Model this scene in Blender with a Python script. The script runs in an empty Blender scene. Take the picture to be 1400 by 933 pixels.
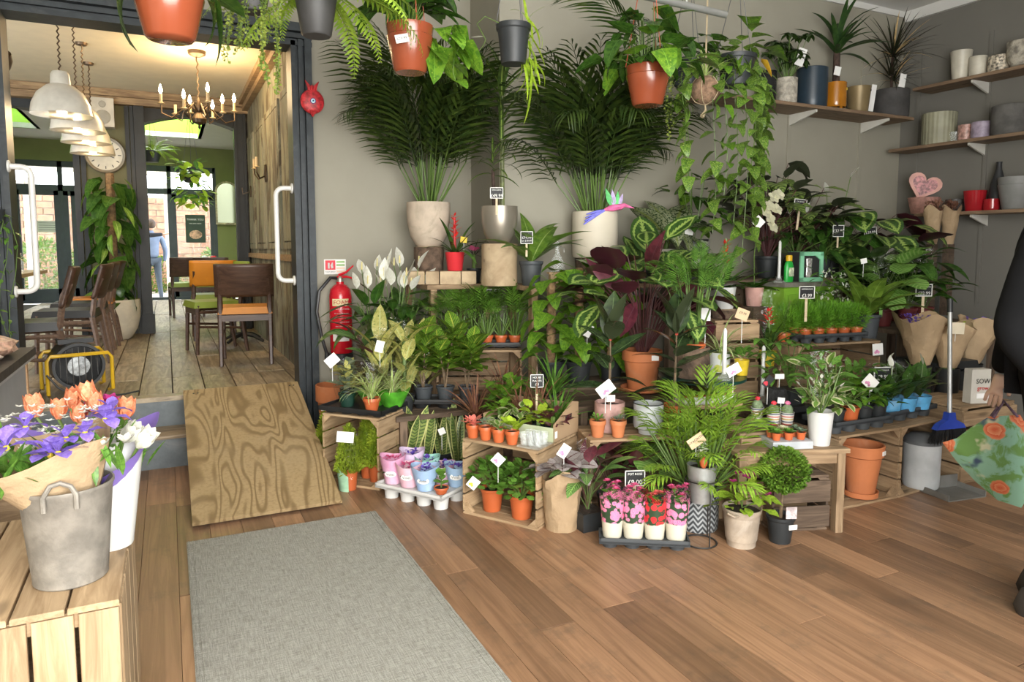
import bpy, math, random
from mathutils import Vector, Matrix
random.seed(7)
SC = bpy.context.scene
COL = SC.collection
R = math.radians
PI = math.pi
V = Vector
# ---------------------------------------------------------------- camera
FPX, CXP, CYP, YAW, TILT, EYE = 960.0, 700.0, 424.0, R(26.1), R(5.0), 1.35
cam = bpy.data.cameras.new('camera')
cam_o = bpy.data.objects.new('camera', cam)
COL.objects.link(cam_o)
cam.sensor_width = 36.0
cam.lens = 36.0 * FPX / 1400.0
cam.shift_y = (CYP - 466.5) / 1400.0
cam.clip_end = 200
cam_o.location = (0, 0, EYE)
cam_o.rotation_euler = (PI / 2 - TILT, 0, -YAW)
SC.camera = cam_o
# ---------------------------------------------------------------- sky, daylight, exposure
w = bpy.data.worlds.new('overcast_sky')
SC.world = w
w.use_nodes = True
w.node_tree.nodes['Background'].inputs[0].default_value = (.90, .95, 1.0, 1)
w.node_tree.nodes['Background'].inputs[1].default_value = 6.5
def area(name, loc, rot, sx, sy, e, col=(1, 1, 1), spread=180):
    l = bpy.data.lights.new(name, 'AREA')
    l.shape = 'RECTANGLE'; l.size = sx; l.size_y = sy; l.energy = e; l.color = col; l.spread = R(spread)
    o = bpy.data.objects.new(name, l)
    o.location = loc; o.rotation_euler = rot
    COL.objects.link(o)
    return o
area('shop_window_daylight', (.15, -1.12, 1.70), (R(90), 0, 0), 3.3, 2.7, 255, (1.0, .945, .85))
area('rooflight_daylight', (0.0, 12.0, 4.6), (0, 0, 0), 3.6, 2.2, 320, (1, 1, .97))
SC.view_settings.view_transform = 'Standard'
SC.view_settings.look = 'None'
SC.view_settings.gamma = 1
SC.view_settings.use_curve_mapping = False
SC.view_settings.exposure = 0.14
# ---------------------------------------------------------------- sight lines: world point at a measured height / depth
_fw = V((math.sin(YAW) * math.cos(TILT), math.cos(YAW) * math.cos(TILT), -math.sin(TILT)))
_rt = V((math.cos(YAW), -math.sin(YAW), 0))
_up = _rt.cross(_fw)
def ray(x, y): return _fw + _rt * ((x - CXP) / FPX) - _up * ((y - CYP) / FPX)
def az(x, y, z=0.0):
    d = ray(x, y); return V((0, 0, EYE)) + d * ((z - EYE) / d.z)
def ay(x, y, Y):
    d = ray(x, y); return V((0, 0, EYE)) + d * (Y / d.y)
def ax(x, y, X):
    d = ray(x, y); return V((0, 0, EYE)) + d * (X / d.x)
# ---------------------------------------------------------------- node helpers
def newmat(name):
    m = bpy.data.materials.new(name); m.use_nodes = True
    nt = m.node_tree
    return m, nt, nt.nodes['Principled BSDF']
def nd(nt, t, **k):
    n = nt.nodes.new(t)
    for a, b in k.items(): setattr(n, a, b)
    return n
def lk(nt, a, b): nt.links.new(a, b)
def val(nt, s, v):
    if isinstance(v, (int, float)): s.default_value = v
    elif isinstance(v, (tuple, list)): s.default_value = (*v, 1) if len(v) == 3 and len(s.default_value) == 4 else v
    else: lk(nt, v, s)
def mth(nt, op, a, b=0.0, c=None):
    n = nd(nt, 'ShaderNodeMath', operation=op)
    val(nt, n.inputs[0], a); val(nt, n.inputs[1], b)
    if c is not None: val(nt, n.inputs[2], c)
    return n.outputs[0]
def mixc(nt, f, a, b, mode='MIX'):
    n = nd(nt, 'ShaderNodeMix', data_type='RGBA', blend_type=mode)
    val(nt, n.inputs[0], f); val(nt, n.inputs[6], a); val(nt, n.inputs[7], b)
    return n.outputs[2]
def sstep(nt, x, a, b):
    n = nd(nt, 'ShaderNodeMapRange', interpolation_type='SMOOTHSTEP')
    val(nt, n.inputs[0], x); n.inputs[1].default_value = a; n.inputs[2].default_value = b
    return n.outputs[0]
def noise(nt, vec, scale, detail=3, rough=.55, dist=0.0):
    n = nd(nt, 'ShaderNodeTexNoise')
    if vec is not None: lk(nt, vec, n.inputs['Vector'])
    n.inputs['Scale'].default_value = scale; n.inputs['Detail'].default_value = detail
    n.inputs['Roughness'].default_value = rough; n.inputs['Distortion'].default_value = dist
    return n.outputs[0]
def ocoord(nt, scale=(1, 1, 1), rnd=True):
    tc = nd(nt, 'ShaderNodeTexCoord')
    mp = nd(nt, 'ShaderNodeMapping')
    mp.inputs['Scale'].default_value = scale
    lk(nt, tc.outputs['Object'], mp.inputs['Vector'])
    if rnd:
        oi = nd(nt, 'ShaderNodeObjectInfo')
        cb = nd(nt, 'ShaderNodeCombineXYZ')
        r = mth(nt, 'MULTIPLY', oi.outputs['Random'], 37.0)
        for i in range(3): lk(nt, r, cb.inputs[i])
        lk(nt, cb.outputs[0], mp.inputs['Location'])
    return mp.outputs[0]
def orand(nt): return nd(nt, 'ShaderNodeObjectInfo').outputs['Random']
def bump(nt, b, h, s=.3, d=.01):
    n = nd(nt, 'ShaderNodeBump'); n.inputs['Strength'].default_value = s; n.inputs['Distance'].default_value = d
    lk(nt, h, n.inputs['Height']); lk(nt, n.outputs[0], b.inputs['Normal'])
_mc = {}
def dk(c, k): return tuple(max(0, min(1, x * k)) for x in c)
def mat(name, c, rough=.6, metal=0, var=.12, sc=8, bmp=.0, rnd=0.0, spec=.5, dirt=None, emit=None, alpha=None, trans=0, coat=0):
    """plain surface: a base colour with soft mottling, optional dirt patches"""
    if name in _mc: return _mc[name]
    m, nt, b = newmat(name)
    v = ocoord(nt)
    n = noise(nt, v, sc, 5)
    col = mixc(nt, sstep(nt, n, .3, .7), dk(c, 1 - var), dk(c, 1 + var))
    if dirt:
        dn = noise(nt, v, sc * .45, 6, .65, 1.0)
        col = mixc(nt, mth(nt, 'MULTIPLY', sstep(nt, dn, .5, .72), dirt[1]), col, dirt[0])
    if rnd:
        hs = nd(nt, 'ShaderNodeHueSaturation')
        val(nt, hs.inputs['Value'], mth(nt, 'MULTIPLY_ADD', orand(nt), 2 * rnd, 1 - rnd))
        lk(nt, col, hs.inputs['Color']); col = hs.outputs[0]
    lk(nt, col, b.inputs['Base Color'])
    b.inputs['Roughness'].default_value = rough; b.inputs['Metallic'].default_value = metal
    b.inputs['Specular IOR Level'].default_value = spec
    b.inputs['Coat Weight'].default_value = coat
    if emit: b.inputs['Emission Color'].default_value = (*emit[0], 1); b.inputs['Emission Strength'].default_value = emit[1]
    if alpha is not None: b.inputs['Alpha'].default_value = alpha
    if trans: b.inputs['Transmission Weight'].default_value = trans
    if bmp: bump(nt, b, noise(nt, v, sc * 4, 4), bmp, .01)
    _mc[name] = m
    return m
def wood(name, c1, c2, rough=.65, grain=(3, 34, 34), rnd=.18, dirt=None, knots=True, bmp=.25):
    """grain along the piece's local X, another offset for every piece"""
    if name in _mc: return _mc[name]
    m, nt, b = newmat(name)
    v = ocoord(nt, grain)
    n = noise(nt, v, 1.0, 6, .6, 1.2)
    col = mixc(nt, sstep(nt, n, .32, .68), c1, c2)
    v2 = ocoord(nt, (1.5, 6, 6))
    n2 = noise(nt, v2, 1.3, 4, .6, .6)
    col = mixc(nt, mth(nt, 'MULTIPLY', sstep(nt, n2, .5, .75), .45), col, dk(c1, .62))
    if knots:
        v3 = ocoord(nt, (4, 14, 14))
        vo = nd(nt, 'ShaderNodeTexVoronoi'); vo.inputs['Scale'].default_value = .7
        lk(nt, v3, vo.inputs['Vector'])
        col = mixc(nt, mth(nt, 'MULTIPLY', sstep(nt, vo.outputs[0], .17, .05), .6), col, dk(c1, .35))
    if dirt:
        col = mixc(nt, mth(nt, 'MULTIPLY', sstep(nt, noise(nt, ocoord(nt), 5, 6, .7), .5, .7), dirt[1]), col, dirt[0])
    hs = nd(nt, 'ShaderNodeHueSaturation')
    val(nt, hs.inputs['Value'], mth(nt, 'MULTIPLY_ADD', orand(nt), 2 * rnd, 1 - rnd))
    lk(nt, col, hs.inputs['Color'])
    lk(nt, hs.outputs[0], b.inputs['Base Color'])
    b.inputs['Roughness'].default_value = rough
    if bmp: bump(nt, b, n, bmp, .004)
    _mc[name] = m
    return m
# ---------------------------------------------------------------- geometry builder
class G:
    def __init__(s, M=None): s.v = []; s.f = []; s.uv = {}; s.M = M or Matrix()
    def add(s, vs, fs):
        k = len(s.v)
        s.v += [tuple(s.M @ V(p)) for p in vs]
        s.f += [tuple(i + k for i in f) for f in fs]
    def box(s, c, d, rz=0, M=None, taper=1.0):
        x, y, z = d[0] / 2, d[1] / 2, d[2] / 2
        t = taper
        p = [(-x, -y, -z), (x, -y, -z), (x, y, -z), (-x, y, -z), (-x * t, -y * t, z), (x * t, -y * t, z), (x * t, y * t, z), (-x * t, y * t, z)]
        T = Matrix.Translation(c) @ (M or Matrix.Rotation(rz, 4, 'Z'))
        s.add([T @ V(q) for q in p], [(3, 2, 1, 0), (4, 5, 6, 7), (0, 1, 5, 4), (1, 2, 6, 5), (2, 3, 7, 6), (3, 0, 4, 7)])
        return s
    def b2(s, a, b): # box from two corners
        return s.box([(a[i] + b[i]) / 2 for i in range(3)], [abs(a[i] - b[i]) for i in range(3)])
    def lathe(s, prof, n=24, c=(0, 0, 0), ell=1.0, wob=0.0, wn=6, M=None):
        vs, fs = [], []
        T = Matrix.Translation(c) @ (M or Matrix())
        for r, z in prof:
            for i in range(n):
                a = 2 * PI * i / n
                rr = r * (1 + wob * math.sin(wn * a + z * 9))
                vs.append(T @ V((rr * math.cos(a), rr * math.sin(a) * ell, z)))
        for j in range(len(prof) - 1):
            for i in range(n):
                fs.append((j * n + i, j * n + (i + 1) % n, (j + 1) * n + (i + 1) % n, (j + 1) * n + i))
        if prof[0][0] > 1e-5: fs.append(tuple(reversed(range(n))))
        if prof[-1][0] > 1e-5: fs.append(tuple((len(prof) - 1) * n + i for i in range(n)))
        s.add(vs, fs); return s
    def tube(s, pts, r, n=6, cap=True):
        pts = [V(p) for p in pts]
        rs = r if isinstance(r, (list, tuple)) else [r] * len(pts)
        vs, fs = [], []
        up = V((0, 0, 1))
        prev = None
        for i, p in enumerate(pts):
            t = (pts[min(i + 1, len(pts) - 1)] - pts[max(i - 1, 0)])
            if t.length < 1e-9: t = V((0, 0, 1))
            t.normalize()
            if prev is None:
                a = t.cross(up)
                if a.length < 1e-3: a = t.cross(V((1, 0, 0)))
                a.normalize()
            else:
                a = prev - t * prev.dot(t)
                if a.length < 1e-6: a = t.cross(up)
                a.normalize()
            prev = a
            b = t.cross(a)
            for k in range(n):
                q = 2 * PI * k / n
                vs.append(p + (a * math.cos(q) + b * math.sin(q)) * rs[i])
        for j in range(len(pts) - 1):
            for k in range(n):
                fs.append((j * n + k, j * n + (k + 1) % n, (j + 1) * n + (k + 1) % n, (j + 1) * n + k))
        if cap:
            fs.append(tuple(reversed(range(n)))); fs.append(tuple((len(pts) - 1) * n + k for k in range(n)))
        s.add(vs, fs); return s
    def ball(s, c, r, n=10, m=6, sz=1.0, sx=1.0, sy=1.0, wob=0):
        vs, fs = [], []
        for j in range(m + 1):
            th = PI * j / m
            for i in range(n):
                a = 2 * PI * i / n
                k = 1 + wob * math.sin(3 * a + j * 2.1) * math.sin(th)
                vs.append((c[0] + r * sx * k * math.sin(th) * math.cos(a), c[1] + r * sy * k * math.sin(th) * math.sin(a), c[2] - r * sz * math.cos(th)))
        for j in range(m):
            for i in range(n):
                fs.append((j * n + i, j * n + (i + 1) % n, (j + 1) * n + (i + 1) % n, (j + 1) * n + i))
        s.add(vs, fs); return s
    def prism(s, poly, h, M=None): # 2D outline in local XY raised by h along Z
        n = len(poly); T = M or Matrix()
        vs = [T @ V((x, y, 0)) for x, y in poly] + [T @ V((x, y, h)) for x, y in poly]
        s.add(vs, [tuple(reversed(range(n))), tuple(range(n, 2 * n))] + [(i, (i + 1) % n, n + (i + 1) % n, n + i) for i in range(n)])
        return s
    def build(s, name, m=None, parent=None, smooth=True, ang=40, uvs=None):
        me = mesh(name, s.v, s.f, m, smooth, ang, uvs)
        return link(name, me, parent)
def mesh(name, v, f, m=None, smooth=True, ang=40, uvs=None):
    me = bpy.data.meshes.new(name)
    me.from_pydata(v, [], f)
    if smooth:
        me.polygons.foreach_set('use_smooth', [True] * len(me.polygons))
        if ang: me.set_sharp_from_angle(angle=R(ang))
    if uvs:
        ul = me.uv_layers.new(name='UVMap')
        ul.data.foreach_set('uv', [c for l in me.loops for c in uvs[l.vertex_index]])
    if m: me.materials.append(m)
    return me
def link(name, data, parent=None, M=None):
    o = bpy.data.objects.new(name, data)
    if parent is not None: o.parent = parent
    if M is not None: o.matrix_basis = M
    COL.objects.link(o)
    return o
def tag(o, label, cat, group=None):
    o['label'] = label; o['category'] = cat
    if group: o['group'] = group
    return o
def struct(o): o['kind'] = 'structure'; return o
def thing(name, label, cat, loc=(0, 0, 0), rz=0, group=None):
    o = bpy.data.objects.new(name, None)
    o.empty_display_size = .05
    o.location = loc; o.rotation_euler = (0, 0, rz)
    COL.objects.link(o)
    return tag(o, label, cat, group)
_pc = {}
def piece(name, size, m, parent, M):
    """one plank/slat/brick: chamfered block, long side along local X, mesh shared by alike pieces"""
    k = (tuple(round(x, 3) for x in size), m.name)
    if k not in _pc:
        x, y, z = [q / 2 for q in size]
        c = .0007 if name == 'floorboard' else min(.0025, y * .3, z * .3)
        vs = []
        for zz, ins in ((-z, 0), (z - c, 0), (z, c)):
            vs += [(-x + ins, -y + ins, zz), (x - ins, -y + ins, zz), (x - ins, y - ins, zz), (-x + ins, y - ins, zz)]
        fs = [(3, 2, 1, 0), (8, 9, 10, 11)]
        for j in (0, 4):
            for i in range(4): fs.append((j + i, j + (i + 1) % 4, j + 4 + (i + 1) % 4, j + 4 + i))
        _pc[k] = mesh(name, vs, fs, m, False)
    return link(name, _pc[k], parent, M)
def T(*p): return Matrix.Translation(p if len(p) == 3 else p[0])
def RX(a): return Matrix.Rotation(a, 4, 'X')
def RY(a): return Matrix.Rotation(a, 4, 'Y')
def RZ(a): return Matrix.Rotation(a, 4, 'Z')
def SCL(a, b=None, c=None):
    return Matrix.Diagonal((a, a if b is None else b, a if c is None else c, 1))
def text(name, body, size, m, parent, M, align='CENTER'):
    cu = bpy.data.curves.new('t', 'FONT')
    cu.body = body; cu.size = size; cu.align_x = align; cu.align_y = 'CENTER'; cu.extrude = .0003; cu.resolution_u = 2
    o = bpy.data.objects.new('t', cu)
    me = bpy.data.meshes.new_from_object(o)
    bpy.data.objects.remove(o)
    me.name = name
    me.materials.clear(); me.materials.append(m)
    return link(name, me, parent, M)
UPRIGHT = RX(PI / 2)          # text/plates drawn in XY stand up facing -Y
U = random.uniform

# ---------------------------------------------------------------- base materials
M_wall = mat('grey_wall_paint', (.32, .30, .24), .85, var=.03, sc=3, bmp=.04)
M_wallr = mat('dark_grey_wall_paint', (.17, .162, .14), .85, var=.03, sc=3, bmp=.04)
M_ceil = mat('white_ceiling_paint', (.68, .67, .64), .9, var=.02)
M_cafeceil = mat('cream_ceiling_paint', (.80, .70, .50), .85, var=.03)
M_frame = mat('blue_grey_gloss_paint', (.030, .037, .042), .45, var=.2, sc=12, spec=.3, dirt=((.18, .17, .16), .16), bmp=.05)
M_frame2 = mat('charcoal_gloss_paint', (.022, .024, .024), .45, spec=.3, var=.15, sc=10, bmp=.05)
M_olive = mat('olive_wall_paint', (.13, .12, .055), .8, var=.06, sc=4)
M_green = mat('green_wall_paint', (.20, .22, .08), .8, var=.05, sc=4)
M_lime = mat('lime_rooflight_paint', (.38, .62, .08), .7, var=.03)
M_beam = wood('old_beam_wood', (.20, .12, .06), (.42, .29, .15), rnd=.1)
M_floor = wood('shop_floorboard', (.20, .108, .058), (.30, .17, .094), .42, (1.3, 30, 30), .34, ((.12, .078, .05), .6), False, .12)
M_cfloor = wood('cafe_floorboard', (.20, .155, .10), (.42, .34, .235), .45, (2.5, 22, 22), .22, ((.12, .10, .075), .5), True, .35)
M_black = mat('black_plastic', (.018, .019, .02), .45, var=.2)
M_white = mat('white_paint', (.75, .74, .71), .4, var=.03)
M_dark = mat('dark_void', (.02, .02, .02), .9)
# ================================================================= the shop shell
YA, YB, XR, CZ, FZ = 5.0, 4.3, 6.05, 3.46, .40     # door wall, back wall, right wall, ceiling, cafe floor level
g = G().b2((-1.7, -1.3, -.14), (XR + .1, 5.0, -.014)); floor = struct(g.build('floor', mat('subfloor', (.05, .035, .025), .9), smooth=False))
PW = .143
x = -1.58
while x < 5.9:
    y = 1.0 - U(0, 1.2)
    while y < 4.98:
        L = U(.9, 2.3)
        y1 = min(y + L, 4.99)
        ya = max(y, .95)
        if y1 - ya > .12 and not (x < .0 and y1 > 4.72 and ya > 4.72):
            piece('floorboard', (round(y1 - ya - .003, 2), PW - .0012, .014), M_floor, floor, T(x + PW / 2, (ya + y1) / 2, -.007) @ RZ(PI / 2))
        y = y1 if y1 < 4.98 else 9
    x += PW
struct(G().b2((-1.7, -1.3, CZ), (XR + .1, 5.1, CZ + .1)).build('ceiling', M_ceil, smooth=False))
# wall holding the doorway
g = G()
g.b2((.92, YA, 0), (2.2, YA + .14, CZ)); g.b2((-.95, YA, 2.84), (.92, YA + .14, CZ)); g.b2((-1.7, YA, 0), (-.95, YA + .14, CZ))
struct(g.build('wall_back', M_wall, smooth=False))
# chimney breast: oblique return and long face
g = G(); g.prism([(2.115, YA + .1), (2.015, YB), (XR + .1, YB), (XR + .1, YA + .1)], CZ)
struct(g.build('wall_chimney', M_wall, smooth=False))
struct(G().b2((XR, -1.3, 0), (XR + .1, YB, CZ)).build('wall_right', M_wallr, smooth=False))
struct(G().b2((-1.7, -1.3, 0), (-1.6, YA, CZ)).build('wall_left', M_wall, smooth=False))
g = G(); g.b2((-1.7, -1.3, 0), (-1.2, -1.2, CZ)); g.b2((2.6, -1.3, 0), (XR, -1.2, CZ)); g.b2((-1.2, -1.3, 3.0), (2.6, -1.2, CZ)); g.b2((-1.2, -1.3, 0), (3.0, -1.2, .45))
struct(g.build('wall_front', M_wall, smooth=False))
g = G()
for a, b in (((XR - .035, 1.0, CZ - .09), (XR, YB - .02, CZ)), ((2.05, YB - .02, CZ - .05), (XR, YB, CZ))): g.b2(a, b)
struct(g.build('trim_1', M_ceil, smooth=False))
# door surround: plinth, stepped architrave boards, head
def architrave(name, x0, sgn, z1):
    root = struct(G().b2((x0, YA - .03, 0), (x0 + sgn * .13, YA + .16, z1)).build(name, M_frame, smooth=False))
    for a, b, t in ((.0, .03, .045), (.045, .07, .06), (.085, .13, .075)):
        G().b2((x0 + sgn * a, YA - t, .0), (x0 + sgn * b, YA - .03, z1 + .02)).build('moulding', M_frame, root, False)
    return root
architrave('trim_2', .79, 1, 2.72)
architrave('trim_3', -.80, -1, 2.72)
root = struct(G().b2((-.93, YA - .03, 2.70), (.92, YA + .16, 2.84)).build('trim_4', M_frame, smooth=False))
for a, b, t in ((.0, .03, .045), (.045, .07, .06), (.085, .14, .08)):
    G().b2((-.94, YA - t, 2.70 + a), (.93, YA - .03, 2.70 + b)).build('moulding', M_frame, root, False)
# steps
M_step = mat('worn_grey_step_paint', (.135, .155, .165), .6, var=.18, sc=9, dirt=((.30, .29, .27), .5), bmp=.15)
M_tread = wood('worn_step_tread', (.20, .145, .09), (.37, .285, .19), rnd=.05)
g = G().b2((-1.6, 4.74, 0), (.10, 5.0, .185)); g.b2((-1.6, 4.985, .185), (.10, 5.05, .37))
steps = struct(g.build('floor_step', M_step, smooth=False))
piece('tread', (1.7, .285, .022), M_tread, steps, T(-.75, 4.857, .196))
# cafe floor
g = G().b2((-4, 5.02, .1), (1.6, 14.6, FZ - .02)); cf = struct(g.build('floor_cafe', mat('cafe_subfloor', (.05, .04, .03), .9), smooth=False))
piece('floorboard', (1.75, .10, .03), M_cfloor, cf, T(-.0, 5.03, FZ - .015))
PW2 = .2
x = -2.0
while x < .92:
    y = 5.085
    L = .62
    while y < 14.5:
        y1 = min(y + L, 14.5)
        piece('floorboard', (round(y1 - y - .008, 2), PW2 - .008, .02), M_cfloor, cf, T(x + PW2 / 2, (y + y1) / 2, FZ - .01 + U(-.002, .002)) @ RZ(PI / 2))
        y = y1; L = U(.9, 1.9)
    x += PW2
# plywood ramp
def ply():
    m, nt, b = newmat('swirl_grain_plywood')
    v = ocoord(nt, (1, 1, 1), False)
    mp = nd(nt, 'ShaderNodeMapping'); mp.inputs['Scale'].default_value = (3.0, .55, 1); lk(nt, v, mp.inputs['Vector'])
    n = noise(nt, mp.outputs[0], 1.6, 2, .45, .4)
    rings = mth(nt, 'FRACT', mth(nt, 'MULTIPLY', n, 14.0))
    tri = mth(nt, 'ABSOLUTE', mth(nt, 'SUBTRACT', rings, .5))
    c = mixc(nt, sstep(nt, tri, .18, .46), (.37, .265, .135), (.20, .132, .057))
    c = mixc(nt, mth(nt, 'MULTIPLY', sstep(nt, noise(nt, v, 60, 5), .4, .7), .35), c, (.17, .11, .05))
    c = mixc(nt, mth(nt, 'MULTIPLY', sstep(nt, noise(nt, v, 2.2, 5, .6), .5, .75), .4), c, (.36, .28, .165))
    lk(nt, c, b.inputs['Base Color']); b.inputs['Roughness'].default_value = .62
    bump(nt, b, tri, .15, .003)
    return m
M_ply = ply()
ang = math.atan2(.40, 1.36)
ramp = thing('ramp', 'plywood ramp with swirling grain leading up to the cafe doorway', 'ramp', (.42, 3.63, .012))
RM = RX(ang)
G(RM).b2((-.36, 0, .0), (.36, 1.415, .02)).build('board', M_ply, ramp, False)
for sx in (-.335, .335):
    g = G(); g.prism([(0.12, 0.02), (1.34, .02), (1.34, .36)], .03, T(sx - .015, 0, -.012) @ Matrix(((0, 0, 1, 0), (1, 0, 0, 0), (0, 1, 0, 0), (0, 0, 0, 1))))
    g.build('support', M_tread, ramp, False)
for sx in (-.3, .3):
    for k in range(2): G(RM).lathe([(.006, .02), (.006, .0222)], 8, (sx + k * .025, 1.36, 0)).build('screw', M_black, ramp)
# door mat
def matmat():
    m, nt, b = newmat('woven_grey_mat')
    v = ocoord(nt, (1, 1, 1), False)
    wx = noise(nt, ocoord(nt, (18, 260, 1), False), 1, 2)
    wy = noise(nt, ocoord(nt, (260, 16, 1), False), 1, 2)
    f = noise(nt, v, 220, 3, .7)
    s = mth(nt, 'ADD', mth(nt, 'MULTIPLY', wx, .8), mth(nt, 'ADD', mth(nt, 'MULTIPLY', wy, .8), mth(nt, 'MULTIPLY', f, .8)))
    c = mixc(nt, sstep(nt, s, .95, 1.45), (.20, .195, .17), (.36, .355, .315))
    lk(nt, c, b.inputs['Base Color']); b.inputs['Roughness'].default_value = .95
    bump(nt, b, s, .5, .004)
    return m
M_mat = matmat()
dm = thing('door_mat', 'grey woven door mat on the floorboards in front of the ramp', 'mat', (.47, 2.35, 0))
G().b2((-.44, -.98, .0), (.44, 1.1, .009)).build('pile', M_mat, dm, False)
g = G()
for sx in (-.435, .41): g.b2((sx, -.98, .009), (sx + .006, 1.1, .0115)); g.b2((sx + .02, -.98, .009), (sx + .024, 1.1, .0115))
g.build('border_rib', M_mat, dm, False)

# ================================================================= cafe beyond the doorway
YP, YF, CC, C2 = 8.9, 14.5, 3.05, 3.22
struct(G().b2((-4, 5.14, CC), (1.1, YP + .195, CC + .45)).build('ceiling_cafe', M_cafeceil, smooth=False))
def peel():
    m, nt, b = newmat('peeling_distressed_paint')
    v = ocoord(nt, (1, 1.6, .5), False)
    n = noise(nt, v, 3.0, 7, .68, .8)
    n2 = noise(nt, ocoord(nt, (1, 3, .35), False), 5.0, 6, .6)
    c = mixc(nt, sstep(nt, n, .42, .56), (.10, .075, .045), (.27, .25, .17))
    c = mixc(nt, mth(nt, 'MULTIPLY', sstep(nt, n2, .5, .66), .7), c, (.17, .19, .14))
    lk(nt, c, b.inputs['Base Color']); b.inputs['Roughness'].default_value = .8
    bump(nt, b, n, .4, .01)
    return m
M_peel = peel()
wr = struct(G().b2((.9, 5.16, FZ), (1.0, YP, CC)).build('wall_cafe_right', M_peel, smooth=False))
for y0, y1 in ((5.3, 6.1), (6.25, 7.1), (7.25, 8.0), (8.12, 8.7)):
    for a, b in (((.875, y0, 1.35), (.9, y0 + .05, 2.6)), ((.875, y1 - .05, 1.35), (.9, y1, 2.6)), ((.873, y0 - .002, 2.55), (.9, y1 + .002, 2.602)), ((.873, y0 - .002, 1.348), (.9, y1 + .002, 1.4)), ((.87, y0 + .06, 1.41), (.885, y1 - .06, 2.54))):
        G().b2(a, b).build('panel', M_peel, wr, False)
for a, b in (((.84, 5.16, 2.93), (.9, YP, 2.99)), ((.80, 5.16, 2.991), (.9, YP, CC - .001)), ((.86, 5.16, 1.25), (.9, YP, 1.30))):
    G().b2(a, b).build('cornice', M_beam, wr, False)
struct(G().b2((-4.1, 5.1, FZ), (-4.0, YF, C2)).build('wall_cafe_left', M_olive, smooth=False))
# partition with two openings
M_dist = mat('distressed_dark_pilaster', (.035, .028, .02), .8, var=.3, sc=10, dirt=((.25, .2, .12), .7), bmp=.3)
pier = struct(G().b2((-.84, YP, FZ), (-.27, YP + .16, 2.9)).build('wall_cafe_pier', M_olive, smooth=False))
for a, b in (((-.86, YP - .05, FZ), (-.80, YP + .2, 2.9)), ((-.79, YP - .03, FZ), (-.745, YP, 2.9)), ((-.36, YP - .03, FZ), (-.32, YP, 2.9)), ((-.31, YP - .05, FZ), (-.275, YP + .05, 2.9)), ((-.27, YP - .09, FZ), (-.17, YP + .2, 2.9)), ((-.745, YP - .02, 1.30), (-.36, YP, 1.34)), ((-.745, YP - .02, 1.22), (-.36, YP, 1.26)), ((-.72, YP - .015, .55), (-.38, YP, 1.16)), ((-.28, YP - .11, FZ), (-.15, YP + .22, .62))):
    G().b2(a, b).build('moulding', M_frame2, pier, False)
post = struct(G().b2((.76, YP - .08, FZ), (.86, YP + .2, 2.9)).build('wall_cafe_post', M_frame2, smooth=False))
G().b2((.86, YP - .03, FZ), (1.0, YP + .1, 2.95)).build('pilaster', M_dist, post, False)
for a, b in (((.745, YP - .10, FZ), (.775, YP - .05, 2.9)), ((.845, YP - .10, FZ), (.875, YP - .05, 2.9))): G().b2(a, b).build('moulding', M_frame2, post, False)
def arch_head(name, x0, x1): # dark header with a shallow arched soffit
    pts = [(x0, 2.93), (x0, 2.74)]
    for k in range(1, 12): t = k / 12; pts.append((x0 + (x1 - x0) * t, 2.74 + .10 * math.sin(PI * t)))
    pts += [(x1, 2.74), (x1, 2.93)]
    g = G(); g.prism(pts, .2, T(0, YP + .2, 0) @ UPRIGHT)
    return struct(g.build(name, M_frame2, smooth=False))
arch_head('trim_5', -.17, .76)
arch_head('trim_6', -2.6, -.86)
bm = struct(G().b2((-4, YP - .12, 2.90), (.9, YP + .2, CC)).build('trim_7', M_beam, smooth=False))
G().b2((-4, YP - .17, 2.97), (.9, YP - .12, CC - .005)).build('moulding', M_beam, bm, False)
struct(G().b2((-4, YP, FZ), (-2.6, YP + .2, 2.95)).build('wall_cafe_partition', M_olive, smooth=False))
# garden room ceiling with two rooflight shafts
g = G()
for a, b in (((-4, 10.4, C2), (-2.9, 13.3, C2 + .08)), ((-1.75, 10.4, C2), (-.75, 13.3, C2 + .08)), ((.55, 10.4, C2), (1.6, 13.3, C2 + .08)), ((-4, YP + .2, C2), (1.6, 10.4, C2 + .08)), ((-4, 13.3, C2), (1.6, YF, C2 + .08))): g.b2(a, b)
struct(g.build('ceiling_garden_room', M_ceil, smooth=False))
for n, (x0, x1) in enumerate(((-.75, .55), (-2.9, -1.75))):
    g = G()
    for a, b in (((x0 - .05, 10.35, C2), (x0, 13.35, 4.7)), ((x1, 10.35, C2), (x1 + .05, 13.35, 4.7)), ((x0, 10.35, C2), (x1, 10.4, 4.7)), ((x0, 13.3, C2), (x1, 13.35, 4.7))): g.b2(a, b)
    struct(g.build('trim_%d' % (8 + n), M_lime, smooth=False))
g = G()
for a, b in (((-4, YF, FZ), (-2.35, YF + .15, C2)), ((-1.35, YF, FZ), (-.42, YF + .15, C2)), ((.88, YF, FZ), (1.7, YF + .15, C2)), ((-2.35, YF, 2.86), (-1.35, YF + .15, C2)), ((-.42, YF, 2.86), (.88, YF + .15, C2))): g.b2(a, b)
struct(g.build('wall_garden_room', M_green, smooth=False))
struct(G().b2((1.6, YP + .1, FZ), (1.7, YF, C2)).build('wall_garden_room_right', M_green, smooth=False))
M_glass = mat('clear_glazing', (.9, .95, .95), .03, alpha=.10, var=0)
M_anth = mat('dark_teal_frame_paint', (.035, .048, .055), .45, var=.12)
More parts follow.
